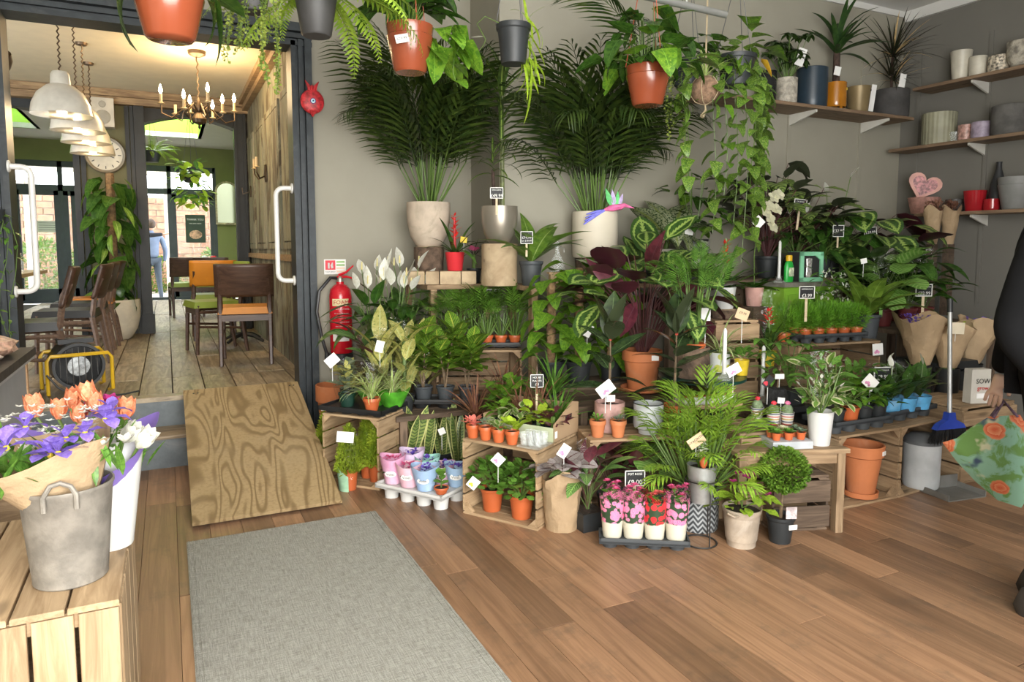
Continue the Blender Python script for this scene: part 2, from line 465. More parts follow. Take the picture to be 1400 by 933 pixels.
def glazed(name, x0, x1, cols, ztr, skip=(), solid=.95):
    root = struct(G().b2((x0, YF + .02, FZ), (x1, YF + .12, FZ + .05)).build(name, M_anth, smooth=False))
    W = .07
    for xx in [x0] + cols + [x1]: G().b2((xx - W / 2, YF + .02, FZ), (xx + W / 2, YF + .12, 2.86)).build('stile', M_anth, root, False)
    for zz in (2.86 - .05, ztr): G().b2((x0, YF + .02, zz - .05), (x1, YF + .12, zz + .05)).build('rail', M_anth, root, False)
    xs = [x0] + cols + [x1]
    for i in range(len(xs) - 1):
        a, b = xs[i] + W / 2, xs[i + 1] - W / 2
        G().b2((a, YF + .06, ztr + .05), (b, YF + .07, 2.78)).build('pane', M_glass, root, False)
        if i in skip: continue
        for q in ((a, a + .07), (b - .07, b)): G().b2((q[0], YF + .03, FZ + .05), (q[1], YF + .10, ztr - .05)).build('leaf_stile', M_anth, root, False)
        for q in ((FZ + .05, FZ + .25), (ztr - .13, ztr - .05)): G().b2((a, YF + .03, q[0]), (b, YF + .10, q[1])).build('leaf_rail', M_anth, root, False)
        G().b2((a + .07, YF + .06, FZ + .25), (b - .07, YF + .07, ztr - .13)).build('pane', M_glass, root, False)
    return root
d1 = glazed('door_1', -.40, .86, [.08], 2.40, skip=(0,))
w1 = glazed('window_1', -2.33, -1.37, [-1.62], 2.40)
M_poster = mat('dark_green_poster', (.035, .06, .04), .6)
po = thing('poster', 'dark green menu poster with white heading taped inside the garden door', 'poster', (.50, YF - .0, 1.72))
G().b2((-.17, 0, -.26), (.17, .004, .26)).build('sheet', M_poster, po, False)
g = G(); g.ball((0, -.001, -.11), .11, 14, 8, .75, 1, .02); g.build('picture', mat('poster_food_print', (.55, .33, .22), .6, var=.5, sc=22), po)
for k, s in enumerate(('THANK YOU', 'see you soon')): text('lettering', s, .05 - .012 * k, M_white, po, T(0, -.002, .17 - .07 * k) @ UPRIGHT)
no = thing('notice', 'white printed notice stuck to the left garden window pane', 'notice', (-1.84, YF + .045, 1.73))
G().b2((-.17, 0, -.1), (.17, .004, .1)).build('sheet', M_white, no, False)
for k in range(4): G().b2((-.13, -.002, .06 - k * .04), (.13, 0, .066 - k * .04)).build('text_line', M_black, no, False)
# outside yard
M_pave = mat('pale_paving', (.62, .58, .52), .9, sc=3)
struct(G().b2((-8, YF + .15, .05), (6, 26, .2)).build('floor_yard', M_pave, smooth=False))
M_brick = mat('weathered_brick', (.42, .22, .14), .9, var=.2, rnd=.2)
bw = struct(G().b2((-8, 21.05, .2), (6, 21.3, 2.75)).build('wall_yard', mat('pale_mortar', (.5, .45, .4), .9), smooth=False))
for r in range(15):
    for c in range(-11, 8):
        piece('brick', (.4, .06, .145), M_brick, bw, T(c * .42 + (r % 2) * .21, 21.03, .3 + r * .165))
M_slat = wood('pale_pergola_timber', (.55, .48, .40), (.70, .64, .56), rnd=.1)
pg = thing('pergola', 'timber pergola with slatted roof over the yard outside', 'pergola', (0, 17.5, .2))
for xx in (-2.6, -.02, 2.2): G().b2((xx, -.05, 0), (xx + .1, .05, 2.6)).build('post', M_slat, pg, False)
for k in range(16): piece('slat', (6.2, .055, .03), M_slat, pg, T(-.2, -1.6 + k * .26, 2.62 + k * .03))
for xx in (-2.6, -1.2, 0.1, 1.5): G().box((xx, .4, 2.56), (.06, 4.4, .12), M=RX(.115)).build('rafter', M_slat, pg, False)
# ================================================================= leaves and plants
def leafmat(name, c1, c2=None, rib=None, ribw=.07, vein=None, mot=None, edge=None, under=None, rough=.38, tr=.3, extra=None, rnd=.22):
    if name in _mc: return _mc[name]
    if tr != .35: LB = 1.62; yl = lambda c: (min(1, c[0] * 1.28), c[1], c[2] * .9); c1 = yl(dk(c1, LB)); c2 = c2 and yl(dk(c2, LB)); rib = rib and dk(rib, LB * .9); vein = vein and (dk(vein[0], 1.2), *vein[1:]); mot = mot and (dk(mot[0], 1.15), *mot[1:]); under = under and dk(under, 1.25)
    m, nt, b = newmat(name)
    uv = nd(nt, 'ShaderNodeUVMap')
    sp = nd(nt, 'ShaderNodeSeparateXYZ'); lk(nt, uv.outputs[0], sp.inputs[0])
    a = mth(nt, 'ABSOLUTE', mth(nt, 'MULTIPLY_ADD', sp.outputs[0], 2.0, -1.0))
    v = sp.outputs[1]
    oc = ocoord(nt)
    c2 = c2 or dk(c1, 1.7)
    col = mixc(nt, sstep(nt, noise(nt, oc, 9, 3), .35, .65), c1, c2)
    if extra: col = extra(nt, a, v, oc, col)
    if mot: col = mixc(nt, sstep(nt, noise(nt, oc, mot[1], 4, .6), mot[2], mot[3]), col, mot[0])
    if vein:
        s = mth(nt, 'FRACT', mth(nt, 'SUBTRACT', mth(nt, 'MULTIPLY', v, vein[1]), mth(nt, 'MULTIPLY', a, vein[2])))
        t = mth(nt, 'MULTIPLY', mth(nt, 'ABSOLUTE', mth(nt, 'SUBTRACT', s, .5)), 2.0)
        col = mixc(nt, mth(nt, 'MULTIPLY', sstep(nt, t, vein[3], vein[3] + .2), vein[4]), col, vein[0])
    if edge: col = mixc(nt, sstep(nt, a, edge[1], edge[1] + .1), col, edge[0])
    if rib: col = mixc(nt, sstep(nt, a, ribw * 1.6, ribw * .6), col, rib)
    if under:
        ge = nd(nt, 'ShaderNodeNewGeometry')
        col = mixc(nt, ge.outputs['Backfacing'], col, under)
    hs = nd(nt, 'ShaderNodeHueSaturation')
    val(nt, hs.inputs['Value'], mth(nt, 'MULTIPLY_ADD', orand(nt), 2 * rnd, 1 - rnd))
    lk(nt, col, hs.inputs['Color']); col = hs.outputs[0]
    lk(nt, col, b.inputs['Base Color'])
    b.inputs['Roughness'].default_value = rough
    b.inputs['Specular IOR Level'].default_value = .45
    tl = nd(nt, 'ShaderNodeBsdfTranslucent'); lk(nt, col, tl.inputs[0])
    mx = nd(nt, 'ShaderNodeMixShader'); mx.inputs[0].default_value = tr
    lk(nt, b.outputs[0], mx.inputs[1]); lk(nt, tl.outputs[0], mx.inputs[2])
    lk(nt, mx.outputs[0], nt.nodes['Material Output'].inputs[0])
    _mc[name] = m
    return m
def P_ovate(t): return max(0, math.sin(PI * min(1, t ** .78))) ** .85
def P_round(t): return max(0, math.sin(PI * t ** .88)) ** .62
def P_heart(t): return (min(1, t * 7) ** .5) * (1 - t) ** .62 * 1.22
def P_lance(t): return max(0, math.sin(PI * t ** .72)) ** 1.05
def P_strap(t): return min(1, .55 + t * 3) * (1 - t ** 3.2) ** .8
def P_oblong(t): return max(0, 1 - abs(2 * t - 1) ** 3.4) ** .75
def P_obov(t): return max(0, math.sin(PI * t ** 1.35)) ** .8
def P_sword(t): return (.55 + .9 * t - .0 * t) * (1 - t ** 3.0) ** .9
def leafgeo(prof, W, bend=.5, fold=.15, n=6, ac=2, wave=0.0, b0=0.0):
    vs, fs, uv = [], [], []
    x = z = 0.0
    for i in range(n + 1):
        t = i / n
        a = b0 + bend * t
        hw = W / 2 * max(prof(t), .02)
        for j in range(ac + 1):
            s = -1 + 2 * j / ac
            d = abs(s) * hw * math.sin(fold) + wave * math.sin(t * 19 + (2 if s > 0 else 0)) * abs(s) * hw
            vs.append((x + d * math.sin(a), s * hw * math.cos(fold), z + d * math.cos(a))); uv.append((.5 + .5 * s, t))
        x += math.cos(a) / n; z -= math.sin(a) / n
    k = ac + 1
    for i in range(n):
        for j in range(ac): fs.append((i * k + j, i * k + j + 1, (i + 1) * k + j + 1, (i + 1) * k + j)[::-1])
    return vs, fs, uv
_lc = {}
def leaves(key, m, prof, W, bends=(.3, .7, 1.1), fold=.18, n=6, ac=2, wave=.0, b0=0.0):
    """a few unit-length leaf meshes of one kind, shared by every leaf object"""
    k = (key, m.name)
    if k not in _lc:
        out = []
        for bd in bends:
            g = leafgeo(prof, W, bd, fold, n, ac, wave, b0)
            out.append((mesh('leaf', g[0], g[1], m, True, 0, g[2]), g))
        _lc[k] = out
    return _lc[k]
def lf(lv): return random.choice(lv)
def put(lv, M, root, name='leaf'): return link(name, lf(lv)[0], root, M)
class Fol:
    """many small leaves joined into one foliage mesh"""
    def __init__(s): s.v = []; s.f = []; s.u = []
    def add(s, geo, M):
        k = len(s.v)
        s.v += [tuple(M @ V(p)) for p in geo[0]]
        s.f += [tuple(i + k for i in f) for f in geo[1]]
        s.u += geo[2]
    def build(s, name, m, parent, stuff=True):
        o = link(name, mesh(name, s.v, s.f, m, True, 0, s.u), parent)
        if stuff: o['kind'] = 'stuff'
        return o
GA = 2.39996
def dirM(p, azm, el, roll, L, w=1.0): return T(p) @ RZ(azm) @ RY(-el) @ RX(roll) @ SCL(L, L * w, L)
def rosette(root, h, lv, n, L, el=(.25, 1.35), jit=.15, r0=.01, name='leaf', a0=None, w=1.0):
    a0 = U(0, 6.28) if a0 is None else a0
    for i in range(n):
        t = i / max(1, n - 1)
        a = a0 + i * GA + U(-jit, jit)
        e = el[0] + (el[1] - el[0]) * t + U(-jit, jit)
        put(lv, dirM((r0 * math.cos(a), r0 * math.sin(a), h), a, e, U(-.3, .3), U(*L), w), root, name)
def petioled(root, h, lv, n, hp, Lb, spread=.12, pitch=(-.3, .5), sm=None, sr=.0025, lean=(0, 0), up=1.0, side=None, a0=None, name='leaf'):
    g = G()
    a0 = U(0, 6.28) if a0 is None else a0
    for i in range(n):
        a = a0 + i * GA + U(-.25, .25)
        if side: a = side[0] + U(-1, 1) * side[1]
        hh = U(*hp)
        sp = spread * (.25 + .95 * math.sqrt((i + .5) / n)) * U(.8, 1.15)
        e = V((sp * math.cos(a) + lean[0] * hh, sp * math.sin(a) + lean[1] * hh, h + hh * (1 - .35 * ((i + .5) / n) * (2 - up))))
        mid = V((e.x * .35, e.y * .35, h + (e.z - h) * .6))
        g.tube([(U(-.01, .01), U(-.01, .01), h), mid, e], sr, 4, False)
        put(lv, dirM(e, a + U(-.35, .35), U(*pitch), U(-.35, .35), U(*Lb)), root, name)
    if g.v: g.build('stems', sm or M_stem, root)
def stemmed(root, h, lv, n, H, L, el=(0.1, .7), sm=None, sr=.006, lean=(0, 0), z0=.25, jit=.25, top=True, name='leaf'):
    g = G(); g.tube([(0, 0, h - .01), (lean[0] * .4, lean[1] * .4, h + H * .5), (lean[0], lean[1], h + H)], [sr, sr * .85, sr * .5], 6)
    g.build('stem', sm or M_stem, root)
    for i in range(n):
        t = z0 + (1 - z0) * i / max(1, n - 1)
        a = i * GA + U(-jit, jit)
        p = V((lean[0] * t, lean[1] * t, h + H * t))
        put(lv, dirM(p, a, el[0] + (el[1] - el[0]) * t + U(-.15, .15), U(-.2, .2), U(*L)), root, name)
def vine(root, lv, p0, drop, n, L, away=(0, 0), sm=None, wig=.03, name='leaf', g=None, out=.05):
    own = g is None
    g = g or G()
    pts = []
    a = math.atan2(away[1], away[0])
    for k in range(7):
        t = k / 6
        pts.append(V((p0[0] + away[0] * min(1, t * 3) + wig * math.sin(t * 7 + a), p0[1] + away[1] * min(1, t * 3) + wig * math.cos(t * 6 + a), p0[2] + out * math.sin(min(1, t * 3) * PI / 1.5) - drop * max(0, t - .08) / .92)))
    g.tube(pts, .0022, 4, False)
    for i in range(n):
        t = (i + .6) / n * 6
        k = min(5, int(t)); p = pts[k].lerp(pts[k + 1], t - k)
        put(lv, dirM(p, a + (1 if i % 2 else -1) * U(.3, 1.6), U(-.9, -.1), U(-.5, .5), U(*L)), root, name)
    if own: g.build('vine', sm or M_stem, root)
def frondgeo(n=22, Ll=.34, droop=1.0, leafw=.03, vee=.5, t0=.12, ang=.9, lb=.7):
    """one pinnate frond of unit length: rachis plus two rows of leaflets"""
    F = Fol()
    g = G(); pts = []
    x = z = 0.0; frames = []
    N = 14
    for i in range(N + 1):
        t = i / N; a = droop * t * t
        pts.append((x, 0, z)); frames.append((V((x, 0, z)), a))
        x += math.cos(a) / N; z -= math.sin(a) / N
    g.tube(pts, [.009 * (1 - .8 * i / N) for i in range(N + 1)], 3, False)
    F.v, F.f, F.u = list(g.v), list(g.f), [(.5, .5)] * len(g.v)
    geo = leafgeo(P_lance, leafw / Ll * 1.0, lb, .25, 3, 1)
    for i in range(n):
        t = t0 + (1 - t0) * i / (n - 1)
        k = min(N - 1, int(t * N)); p = frames[k][0].lerp(frames[k + 1][0], t * N - k); a = frames[k][1]
        L = Ll * (math.sin(PI * (.18 + .74 * (t - t0) / (1 - t0))) ** .8)
        for s in (-1, 1):
            M = T(p) @ RY(a) @ RX(s * -vee) @ RZ(s * (ang - .5 * t) + U(-.06, .06)) @ RX(s * .3) @ SCL(L)
            F.add(geo, M)
    return F
_fr = {}
def fronds(key, m, dr=(.5, .9, 1.3, 1.7), **k):
    if key not in _fr:
        out = []
        for d in dr:
            F = frondgeo(droop=d, **k); out.append((mesh('frond', F.v, F.f, m, True, 0, F.u), None))
        _fr[key] = out
    return _fr[key]
def palm(root, h, fr, n, L, el=(.75, 1.5), stems=0, sm=None, sh=.2, r0=.05, wall=None):
    g = G()
    for i in range(n):
        a = i * GA + U(-.3, .3)
        t = (i + .5) / n
        b = V((r0 * U(.2, 1) * math.cos(a), r0 * U(.2, 1) * math.sin(a), h))
        e = el[1] - (el[1] - el[0]) * t + U(-.08, .08)
        q = b + V((math.cos(a) * sh * math.cos(e) , math.sin(a) * sh * math.cos(e), sh * math.sin(e))) * U(.85, 1.1)
        LL = U(*L)
        g.tube([b, b.lerp(q, .6), q], [.006, .005, .004], 5, False)
        if wall: # fronds leaning toward a wall turn along it
            for ax_, lim in ((1, wall[0]), (0, wall[1])):
                reach = (math.sin(a), math.cos(a))[1 - ax_]
                if reach > 0 and q[ax_] + LL * .8 * reach > lim:
                    LL *= .8; k_ = max(.05, (lim - q[ax_]) / (LL * .8))
                    a = (math.asin(min(.95, k_)) if math.cos(a) >= 0 else PI - math.asin(min(.95, k_))) if ax_ == 1 else (math.acos(min(.95, k_)) * (1 if math.sin(a) >= 0 else -1))
        put(fr, dirM(q, a, e, U(-.25, .25) if wall else U(-.5, .5), LL), root, 'frond')
    g.build('stems', sm or M_stem, root)
# ---------------------------------------------------------------- leaf colours
M_stem = mat('green_stem', (.10, .17, .035), .5, var=.2)
M_rstem = mat('reddish_stem', (.085, .03, .03), .5, var=.2)
M_bark = mat('brown_bark_stem', (.16, .11, .065), .85, var=.35, sc=30, bmp=.4)
M_cane = mat('dark_cane', (.06, .035, .025), .8, var=.4, sc=40, bmp=.5)
L_palm = leafmat('areca_palm_leaf', (.011, .029, .007), (.030, .062, .011), rough=.4)
L_kentia = leafmat('kentia_palm_leaf', (.012, .032, .010), (.03, .06, .014), rough=.4)
L_parlour = leafmat('parlour_palm_leaf', (.045, .13, .018), (.08, .20, .03))
L_bamboo = leafmat('bamboo_palm_leaf', (.075, .18, .018), (.14, .28, .035))
L_pothos = leafmat('golden_pothos_leaf', (.036, .12, .012), (.085, .21, .018), mot=((.36, .46, .075), 22, .60, .70), rib=(.16, .32, .04), ribw=.03)
L_pothos2 = leafmat('marbled_pothos_leaf', (.030, .09, .013), (.08, .18, .022), mot=((.40, .46, .17), 20, .56, .66))
L_philo = leafmat('philodendron_leaf', (.016, .06, .010), (.035, .10, .016), rib=(.07, .15, .03), ribw=.03, rough=.25)
L_lily = leafmat('peace_lily_leaf', (.014, .052, .010), (.032, .095, .016), rib=(.06, .14, .03), ribw=.04, vein=((.04, .11, .02), 16, 3, .75, .5), rough=.28)
L_dieff = leafmat('dieffenbachia_leaf', (.24, .30, .09), (.34, .40, .16), mot=((.06, .15, .02), 26, .56, .66), edge=((.05, .14, .02), .86), rib=(.45, .52, .25), ribw=.05)
L_dieff2 = leafmat('spotted_dieffenbachia_leaf', (.40, .45, .24), (.52, .56, .36), mot=((.045, .10, .022), 30, .49, .56), edge=((.045, .10, .02), .90), rib=(.34, .42, .10), ribw=.10, tr=.35)
def _medal(nt, a, v, oc, col):
    d2 = mth(nt, 'POWER', mth(nt, 'ADD', mth(nt, 'POWER', a, 2.0), mth(nt, 'POWER', mth(nt, 'MULTIPLY_ADD', v, 2.0, -1.0), 2.0)), .5)
    w = mth(nt, 'FRACT', mth(nt, 'SUBTRACT', mth(nt, 'MULTIPLY', v, 11.0), mth(nt, 'MULTIPLY', a, 3.0)))
    w = mth(nt, 'ABSOLUTE', mth(nt, 'SUBTRACT', w, .5))
    lime = (.30, .42, .10)
    f = sstep(nt, mth(nt, 'SUBTRACT', a, mth(nt, 'MULTIPLY', w, .34)), .10, .02)
    col = mixc(nt, f, col, lime)
    ring = mth(nt, 'MULTIPLY', sstep(nt, mth(nt, 'ADD', d2, mth(nt, 'MULTIPLY', w, .12)), .66, .71), sstep(nt, mth(nt, 'ADD', d2, mth(nt, 'MULTIPLY', w, .12)), .88, .80))
    return mixc(nt, ring, col, lime)
L_medal = leafmat('calathea_medallion_leaf', (.014, .045, .011), (.025, .07, .016), extra=_medal, under=(.042, .010, .015), rough=.35, tr=.12)
L_pray = leafmat('peacock_calathea_leaf', (.020, .050, .014), (.05, .10, .022), vein=((.26, .37, .09), 7, 1.4, .42, .75), under=(.03, .035, .02), rough=.4, tr=.15)
L_ornata = leafmat('pinstripe_calathea_leaf', (.022, .07, .016), (.04, .11, .022), vein=((.22, .36, .12), 10, 2.5, .62, .8), rib=(.22, .36, .1), ribw=.05, under=(.08, .012, .03), rough=.38, tr=.12)
L_orbi = leafmat('striped_round_calathea_leaf', (.06, .18, .03), (.10, .26, .05), vein=((.32, .45, .16), 9, 1.8, .5, .8), rough=.4)
L_purp = leafmat('purple_leaf', (.034, .009, .016), (.06, .016, .026), rib=(.08, .03, .04), ribw=.04, rough=.3, tr=.1)
L_rubber = leafmat('rubber_plant_leaf', (.010, .026, .012), (.022, .048, .018), rib=(.10, .16, .06), ribw=.03, under=(.035, .045, .022), rough=.16, tr=.05)
L_croton = leafmat('croton_leaf', (.035, .11, .014), (.07, .19, .02), vein=((.34, .42, .06), 8, 2.6, .72, .85), rib=(.42, .45, .07), ribw=.06, rough=.28)
L_sans = leafmat('snake_plant_leaf', (.06, .12, .035), (.14, .22, .07), vein=((.028, .06, .02), 16, .8, .45, .75), edge=((.58, .58, .23), .72), rough=.4, tr=.05)
L_spider = leafmat('spider_plant_leaf', (.12, .28, .035), (.2, .36, .06), edge=((.68, .70, .42), .45), rough=.45)
L_brom = leafmat('bromeliad_leaf', (.016, .055, .014), (.04, .10, .02), rough=.25)
L_bract = leafmat('red_bromeliad_bract', (.42, .018, .022), (.55, .04, .03), rough=.35)
L_aglao = leafmat('aglaonema_leaf', (.05, .13, .018), (.09, .20, .03), rib=(.28, .38, .12), ribw=.06, mot=((.16, .27, .07), 30, .56, .66))
L_aspid = leafmat('striped_broad_leaf', (.05, .12, .015), (.10, .20, .03), vein=((.16, .26, .05), 6, 5.0, .7, .5), rib=(.2, .32, .07), ribw=.04)
L_drac = leafmat('dracaena_leaf', (.018, .05, .013), (.04, .085, .02), rib=(.20, .27, .06), ribw=.16)
L_yucca = leafmat('yucca_leaf', (.014, .045, .014), (.028, .075, .02), rough=.35)
L_marg = leafmat('dark_dracaena_leaf', (.007, .018, .009), (.016, .030, .014), edge=((.06, .012, .02), .7))
L_jade = leafmat('jade_leaf', (.05, .15, .025), (.10, .25, .045), rough=.3)
L_lime = leafmat('lime_leaf', (.15, .29, .022), (.24, .40, .04))
L_fern = leafmat('fern_leaf', (.10, .22, .02), (.17, .31, .035))
L_cyp = leafmat('lemon_cypress_leaf', (.10, .19, .016), (.18, .29, .03))
L_asp = leafmat('asparagus_fern_leaf', (.06, .20, .02), (.12, .32, .035))
L_topi = leafmat('topiary_leaf', (.04, .11, .014), (.085, .19, .026))
L_pearl = leafmat('string_leaf', (.10, .18, .035), (.20, .30, .07))
L_dark = leafmat('deep_green_leaf', (.010, .030, .008), (.022, .055, .012), rough=.3)
L_mid = leafmat('mid_green_leaf', (.035, .11, .018), (.07, .19, .03), rib=(.12, .24, .05), ribw=.04)
L_var = leafmat('cream_edged_leaf', (.06, .16, .03), (.10, .22, .04), edge=((.60, .62, .36), .5))
L_cord = leafmat('bronze_grass_leaf', (.10, .055, .045), (.16, .10, .06))
L_pale = leafmat('pale_straw_leaf', (.32, .30, .16), (.42, .38, .2))
L_beg = leafmat('silver_begonia_leaf', (.42, .38, .38), (.52, .48, .47), edge=((.14, .03, .04), .9), vein=((.2, .08, .08), 5, 1.5, .85, .5), rib=(.12, .04, .04), tr=.35)
L_grey = leafmat('grey_green_leaf', (.15, .22, .14), (.27, .34, .24), tr=.35)
L_cyc = leafmat('string_bean_leaf', (.13, .27, .02), (.22, .38, .04))
L_ital = leafmat('red_petal', (.5, .01, .02), (.62, .03, .04))
def petal(name, c1, c2, **k): return leafmat(name, c1, c2, tr=.35, rough=.6, **k)
L_white = petal('white_petal', (.72, .72, .62), (.82, .82, .75))
L_cream = petal('cream_petal', (.72, .70, .45), (.8, .78, .6))
L_pink = petal('pink_petal', (.70, .09, .25), (.80, .17, .36))
L_mag = petal('magenta_petal', (.50, .03, .22), (.62, .08, .32))
L_peach = petal('peach_tulip_petal', (.80, .26, .12), (.88, .40, .22))
L_iris = petal('iris_petal', (.22, .13, .58), (.32, .22, .70))
L_viol = petal('violet_petal', (.12, .06, .45), (.22, .14, .62))
L_coral = petal('coral_petal', (.75, .13, .14), (.85, .24, .22))
# leaf sets
LV = {}
def lset(k, *a, **kw): LV[k] = leaves(k, *a, **kw)
lset('lily', L_lily, P_lance, .30, (.5, .9, 1.3), .2, 7)
lset('dieff', L_dieff, P_ovate, .42, (.4, .8, 1.2), .25, 6)
lset('dieff2', L_dieff2, P_ovate, .46, (.3, .7, 1.1), .2, 7)
lset('medal', L_medal, P_round, .70, (.3, .6, .9), .12, 8, 4, .05)
lset('pray', L_pray, P_ovate, .60, (.4, .8, 1.1), .15, 6, 4, .06)
lset('ornata', L_ornata, P_ovate, .42, (.4, .8, 1.1), .15, 6)
lset('orbi', L_orbi, P_oblong, .80, (.3, .6, .9), .15, 7, 4, .04)
lset('purp', L_purp, P_ovate, .50, (.3, .6), .2, 6)
lset('rubber', L_rubber, P_ovate, .46, (.15, .4, .6), .22, 7)
lset('croton', L_croton, P_ovate, .60, (.3, .6, .9), .2, 6, wave=.06)
lset('sans', L_sans, P_sword, .13, (.05, .15, -.1), .3, 8, wave=.15)
lset('spider', L_spider, P_strap, .045, (.9, 1.5, 2.1), .3, 7)
lset('brom', L_brom, P_strap, .10, (.6, 1.0, 1.5), .3, 7)
lset('bract', L_bract, P_lance, .34, (.4, .8), .25, 4)
lset('aglao', L_aglao, P_lance, .26, (.5, .9, 1.3), .22, 7)
lset('aspid', L_aspid, P_lance, .28, (.5, .9, 1.3), .2, 7)
lset('drac', L_drac, P_strap, .10, (.7, 1.1, 1.5), .25, 7)
lset('yucca', L_yucca, P_strap, .11, (.4, .8, 1.3), .25, 7)
lset('marg', L_marg, P_strap, .035, (.2, .5, .9), .2, 6)
lset('pothos', L_pothos, P_heart, .74, (.3, .6, .9), .18, 6)
lset('pothos2', L_pothos2, P_heart, .70, (.3, .7, 1.1), .2, 6)
lset('philo', L_philo, P_heart, .66, (.4, .7, 1.1), .18, 6)
lset('mid', L_mid, P_ovate, .45, (.3, .6, 1.0), .18, 5)
lset('dark', L_dark, P_ovate, .55, (.4, .8, 1.1), .18, 5)
lset('jade', L_jade, P_obov, .80, (.1, .3), .1, 4)
lset('lime', L_lime, P_round, .85, (.3, .7), .12, 5)
lset('var', L_var, P_ovate, .6, (.3, .6), .15, 5)
lset('beg', L_beg, P_round, .85, (.3, .6), .15, 6, wave=.08)
lset('grey', L_grey, P_obov, .5, (.0, .3), .15, 4)
lset('white', L_white, P_ovate, .5, (-.3, .3), .3, 5)
lset('cream', L_cream, P_obov, .85, (.2, .5), .15, 5)
lset('bean', L_cyc, P_strap, .10, (.5, 1.2, 1.6), .15, 6)
lset('peach', L_peach, P_round, .72, (-1.0, -.8), .5, 6)
lset('tulipw', L_white, P_round, .72, (-1.0, -.8), .5, 6)
lset('iris', L_iris, P_obov, .55, (.8, 1.3), .2, 6, wave=.1)
lset('grass', L_mid, P_strap, .05, (.4, .9, 1.4), .25, 5)
lset('cord', L_cord, P_strap, .04, (.2, .5, .9), .2, 5)
lset('pink', L_pink, P_obov, .9, (.3, .8), .1, 3)
lset('mag', L_mag, P_obov, .9, (.3, .8), .1, 3)
lset('viol', L_viol, P_obov, .95, (.2, .6), .1, 3)
lset('coral', L_coral, P_obov, .9, (.3, .8), .1, 3)
F_areca = fronds('areca', L_palm, dr=(.7, 1.1, 1.5, 1.9), n=17, Ll=.50, leafw=.034, vee=.35, t0=.04, ang=.95, lb=1.3)
F_kentia = fronds('kentia', L_kentia, n=18, Ll=.5, leafw=.03, vee=.25)
F_bamboo = fronds('bamboo', L_bamboo, n=7, Ll=.55, leafw=.085, vee=.2, t0=.2)
F_parl = fronds('parlour', L_parlour, n=9, Ll=.5, leafw=.055, vee=.2, t0=.25)
F_fern = fronds('fern', L_fern, n=22, Ll=.13, leafw=.035, vee=.15, t0=.08, ang=1.3)
def blob_bush(key, m, n, rx, rz, leafL, W=.4, shape='ball', prof=P_lance, up=.3):
    """one dense clipped or feathery cushion of tiny leaves"""
    if key in _lc: return _lc[key]
    F = Fol(); geo = leafgeo(prof, W, .4, .2, 2, 1)
    for i in range(n):
        z = U(-1, 1); a = U(0, 2 * PI); rr = (1 - z * z) ** .5
        k = U(.55, 1.0) ** .5
        if shape == 'cone': zz = U(0, 1) ** 1.3; p = V((math.cos(a) * rx * (1 - zz * .85) * k, math.sin(a) * rx * (1 - zz * .85) * k, zz * rz * 2 - rz))
        else: p = V((rr * math.cos(a) * rx, rr * math.sin(a) * rx, z * rz)) * k
        F.add(geo, dirM(p, a + U(-.7, .7), math.asin(max(-1, min(1, z))) * .6 + up + U(-.4, .5), U(-1, 1), leafL * U(.7, 1.2)))
    me = mesh('foliage', F.v, F.f, m, True, 0, F.u)
    _lc[key] = me
    return me
def bush(root, key, M, **k):
    o = link('foliage', blob_bush(key, **k), root, M); o['kind'] = 'stuff'; return o
# ---------------------------------------------------------------- pots
M_terra = mat('terracotta', (.50, .165, .06), .75, var=.1, sc=6, dirt=((.60, .40, .27), .25))
M_orange = mat('orange_plastic', (.50, .115, .035), .42, var=.06, sc=5)
M_gloss = mat('glossy_terracotta_plastic', (.27, .062, .026), .22, var=.1, sc=5, coat=.4)
M_soil = mat('potting_soil', (.030, .020, .013), .95, var=.5, sc=60, bmp=.6)
M_nurs = mat('dark_nursery_plastic', (.025, .028, .030), .5, var=.12)
M_greyp = mat('grey_nursery_plastic', (.055, .062, .068), .5, var=.08)
M_whitep = mat('white_plastic', (.62, .62, .60), .4, var=.03)
M_label = mat('white_paper_label', (.80, .79, .76), .7, var=.03)
M_yel = mat('yellow_print', (.75, .55, .04), .6, var=.05)
M_ink = mat('black_ink', (.02, .02, .02), .7)
M_pinkprint = mat('pink_flower_print', (.62, .25, .42), .7, var=.3, sc=40)
def potprof(kind, r, h):
    t = max(.0025, r * .05)
    if kind == 'terra':
        return [(r * .66, 0), (r * .90, h * .74), (r, h * .76), (r, h - .002), (r * .98, h), (r - t * 1.6, h), (r - t * 2, h * .9), (r * .60, h * .1), (0, h * .1)]
    if kind == 'nurs':
        return [(r * .70, 0), (r * .72, h * .03), (r * .90, h * .84), (r * .97, h * .86), (r, h * .9), (r, h), (r - t, h), (r - t * 1.5, h * .88), (r * .66, h * .05), (0, h * .05)]
    if kind == 'cyl':
        return [(r * .93, 0), (r * .98, h * .04), (r, h * .2), (r, h * .99), (r - t * .5, h), (r - t * 1.5, h), (r - t * 2, h * .9), (r * .85, h * .08), (0, h * .08)]
    if kind == 'tap':
        return [(r * .72, 0), (r * .76, h * .03), (r * .98, h * .98), (r, h), (r - t, h), (r - t * 1.6, h * .95), (r * .7, h * .06), (0, h * .06)]
    if kind == 'tulip':
        return [(r * .5, 0), (r * .62, h * .05), (r * .84, h * .25), (r * .97, h * .55), (r, h * .8), (r * .985, h), (r * .985 - t, h), (r * .95 - t, h * .7), (r * .55, h * .1), (0, h * .1)]
    if kind == 'bowl':
        return [(r * .62, 0), (r * .70, h * .04), (r * .97, h * .72), (r * .99, h * .76), (r * .95, h * .78), (r, h * .96), (r, h), (r - t, h), (r * .9, h * .7), (r * .6, h * .08), (0, h * .08)]
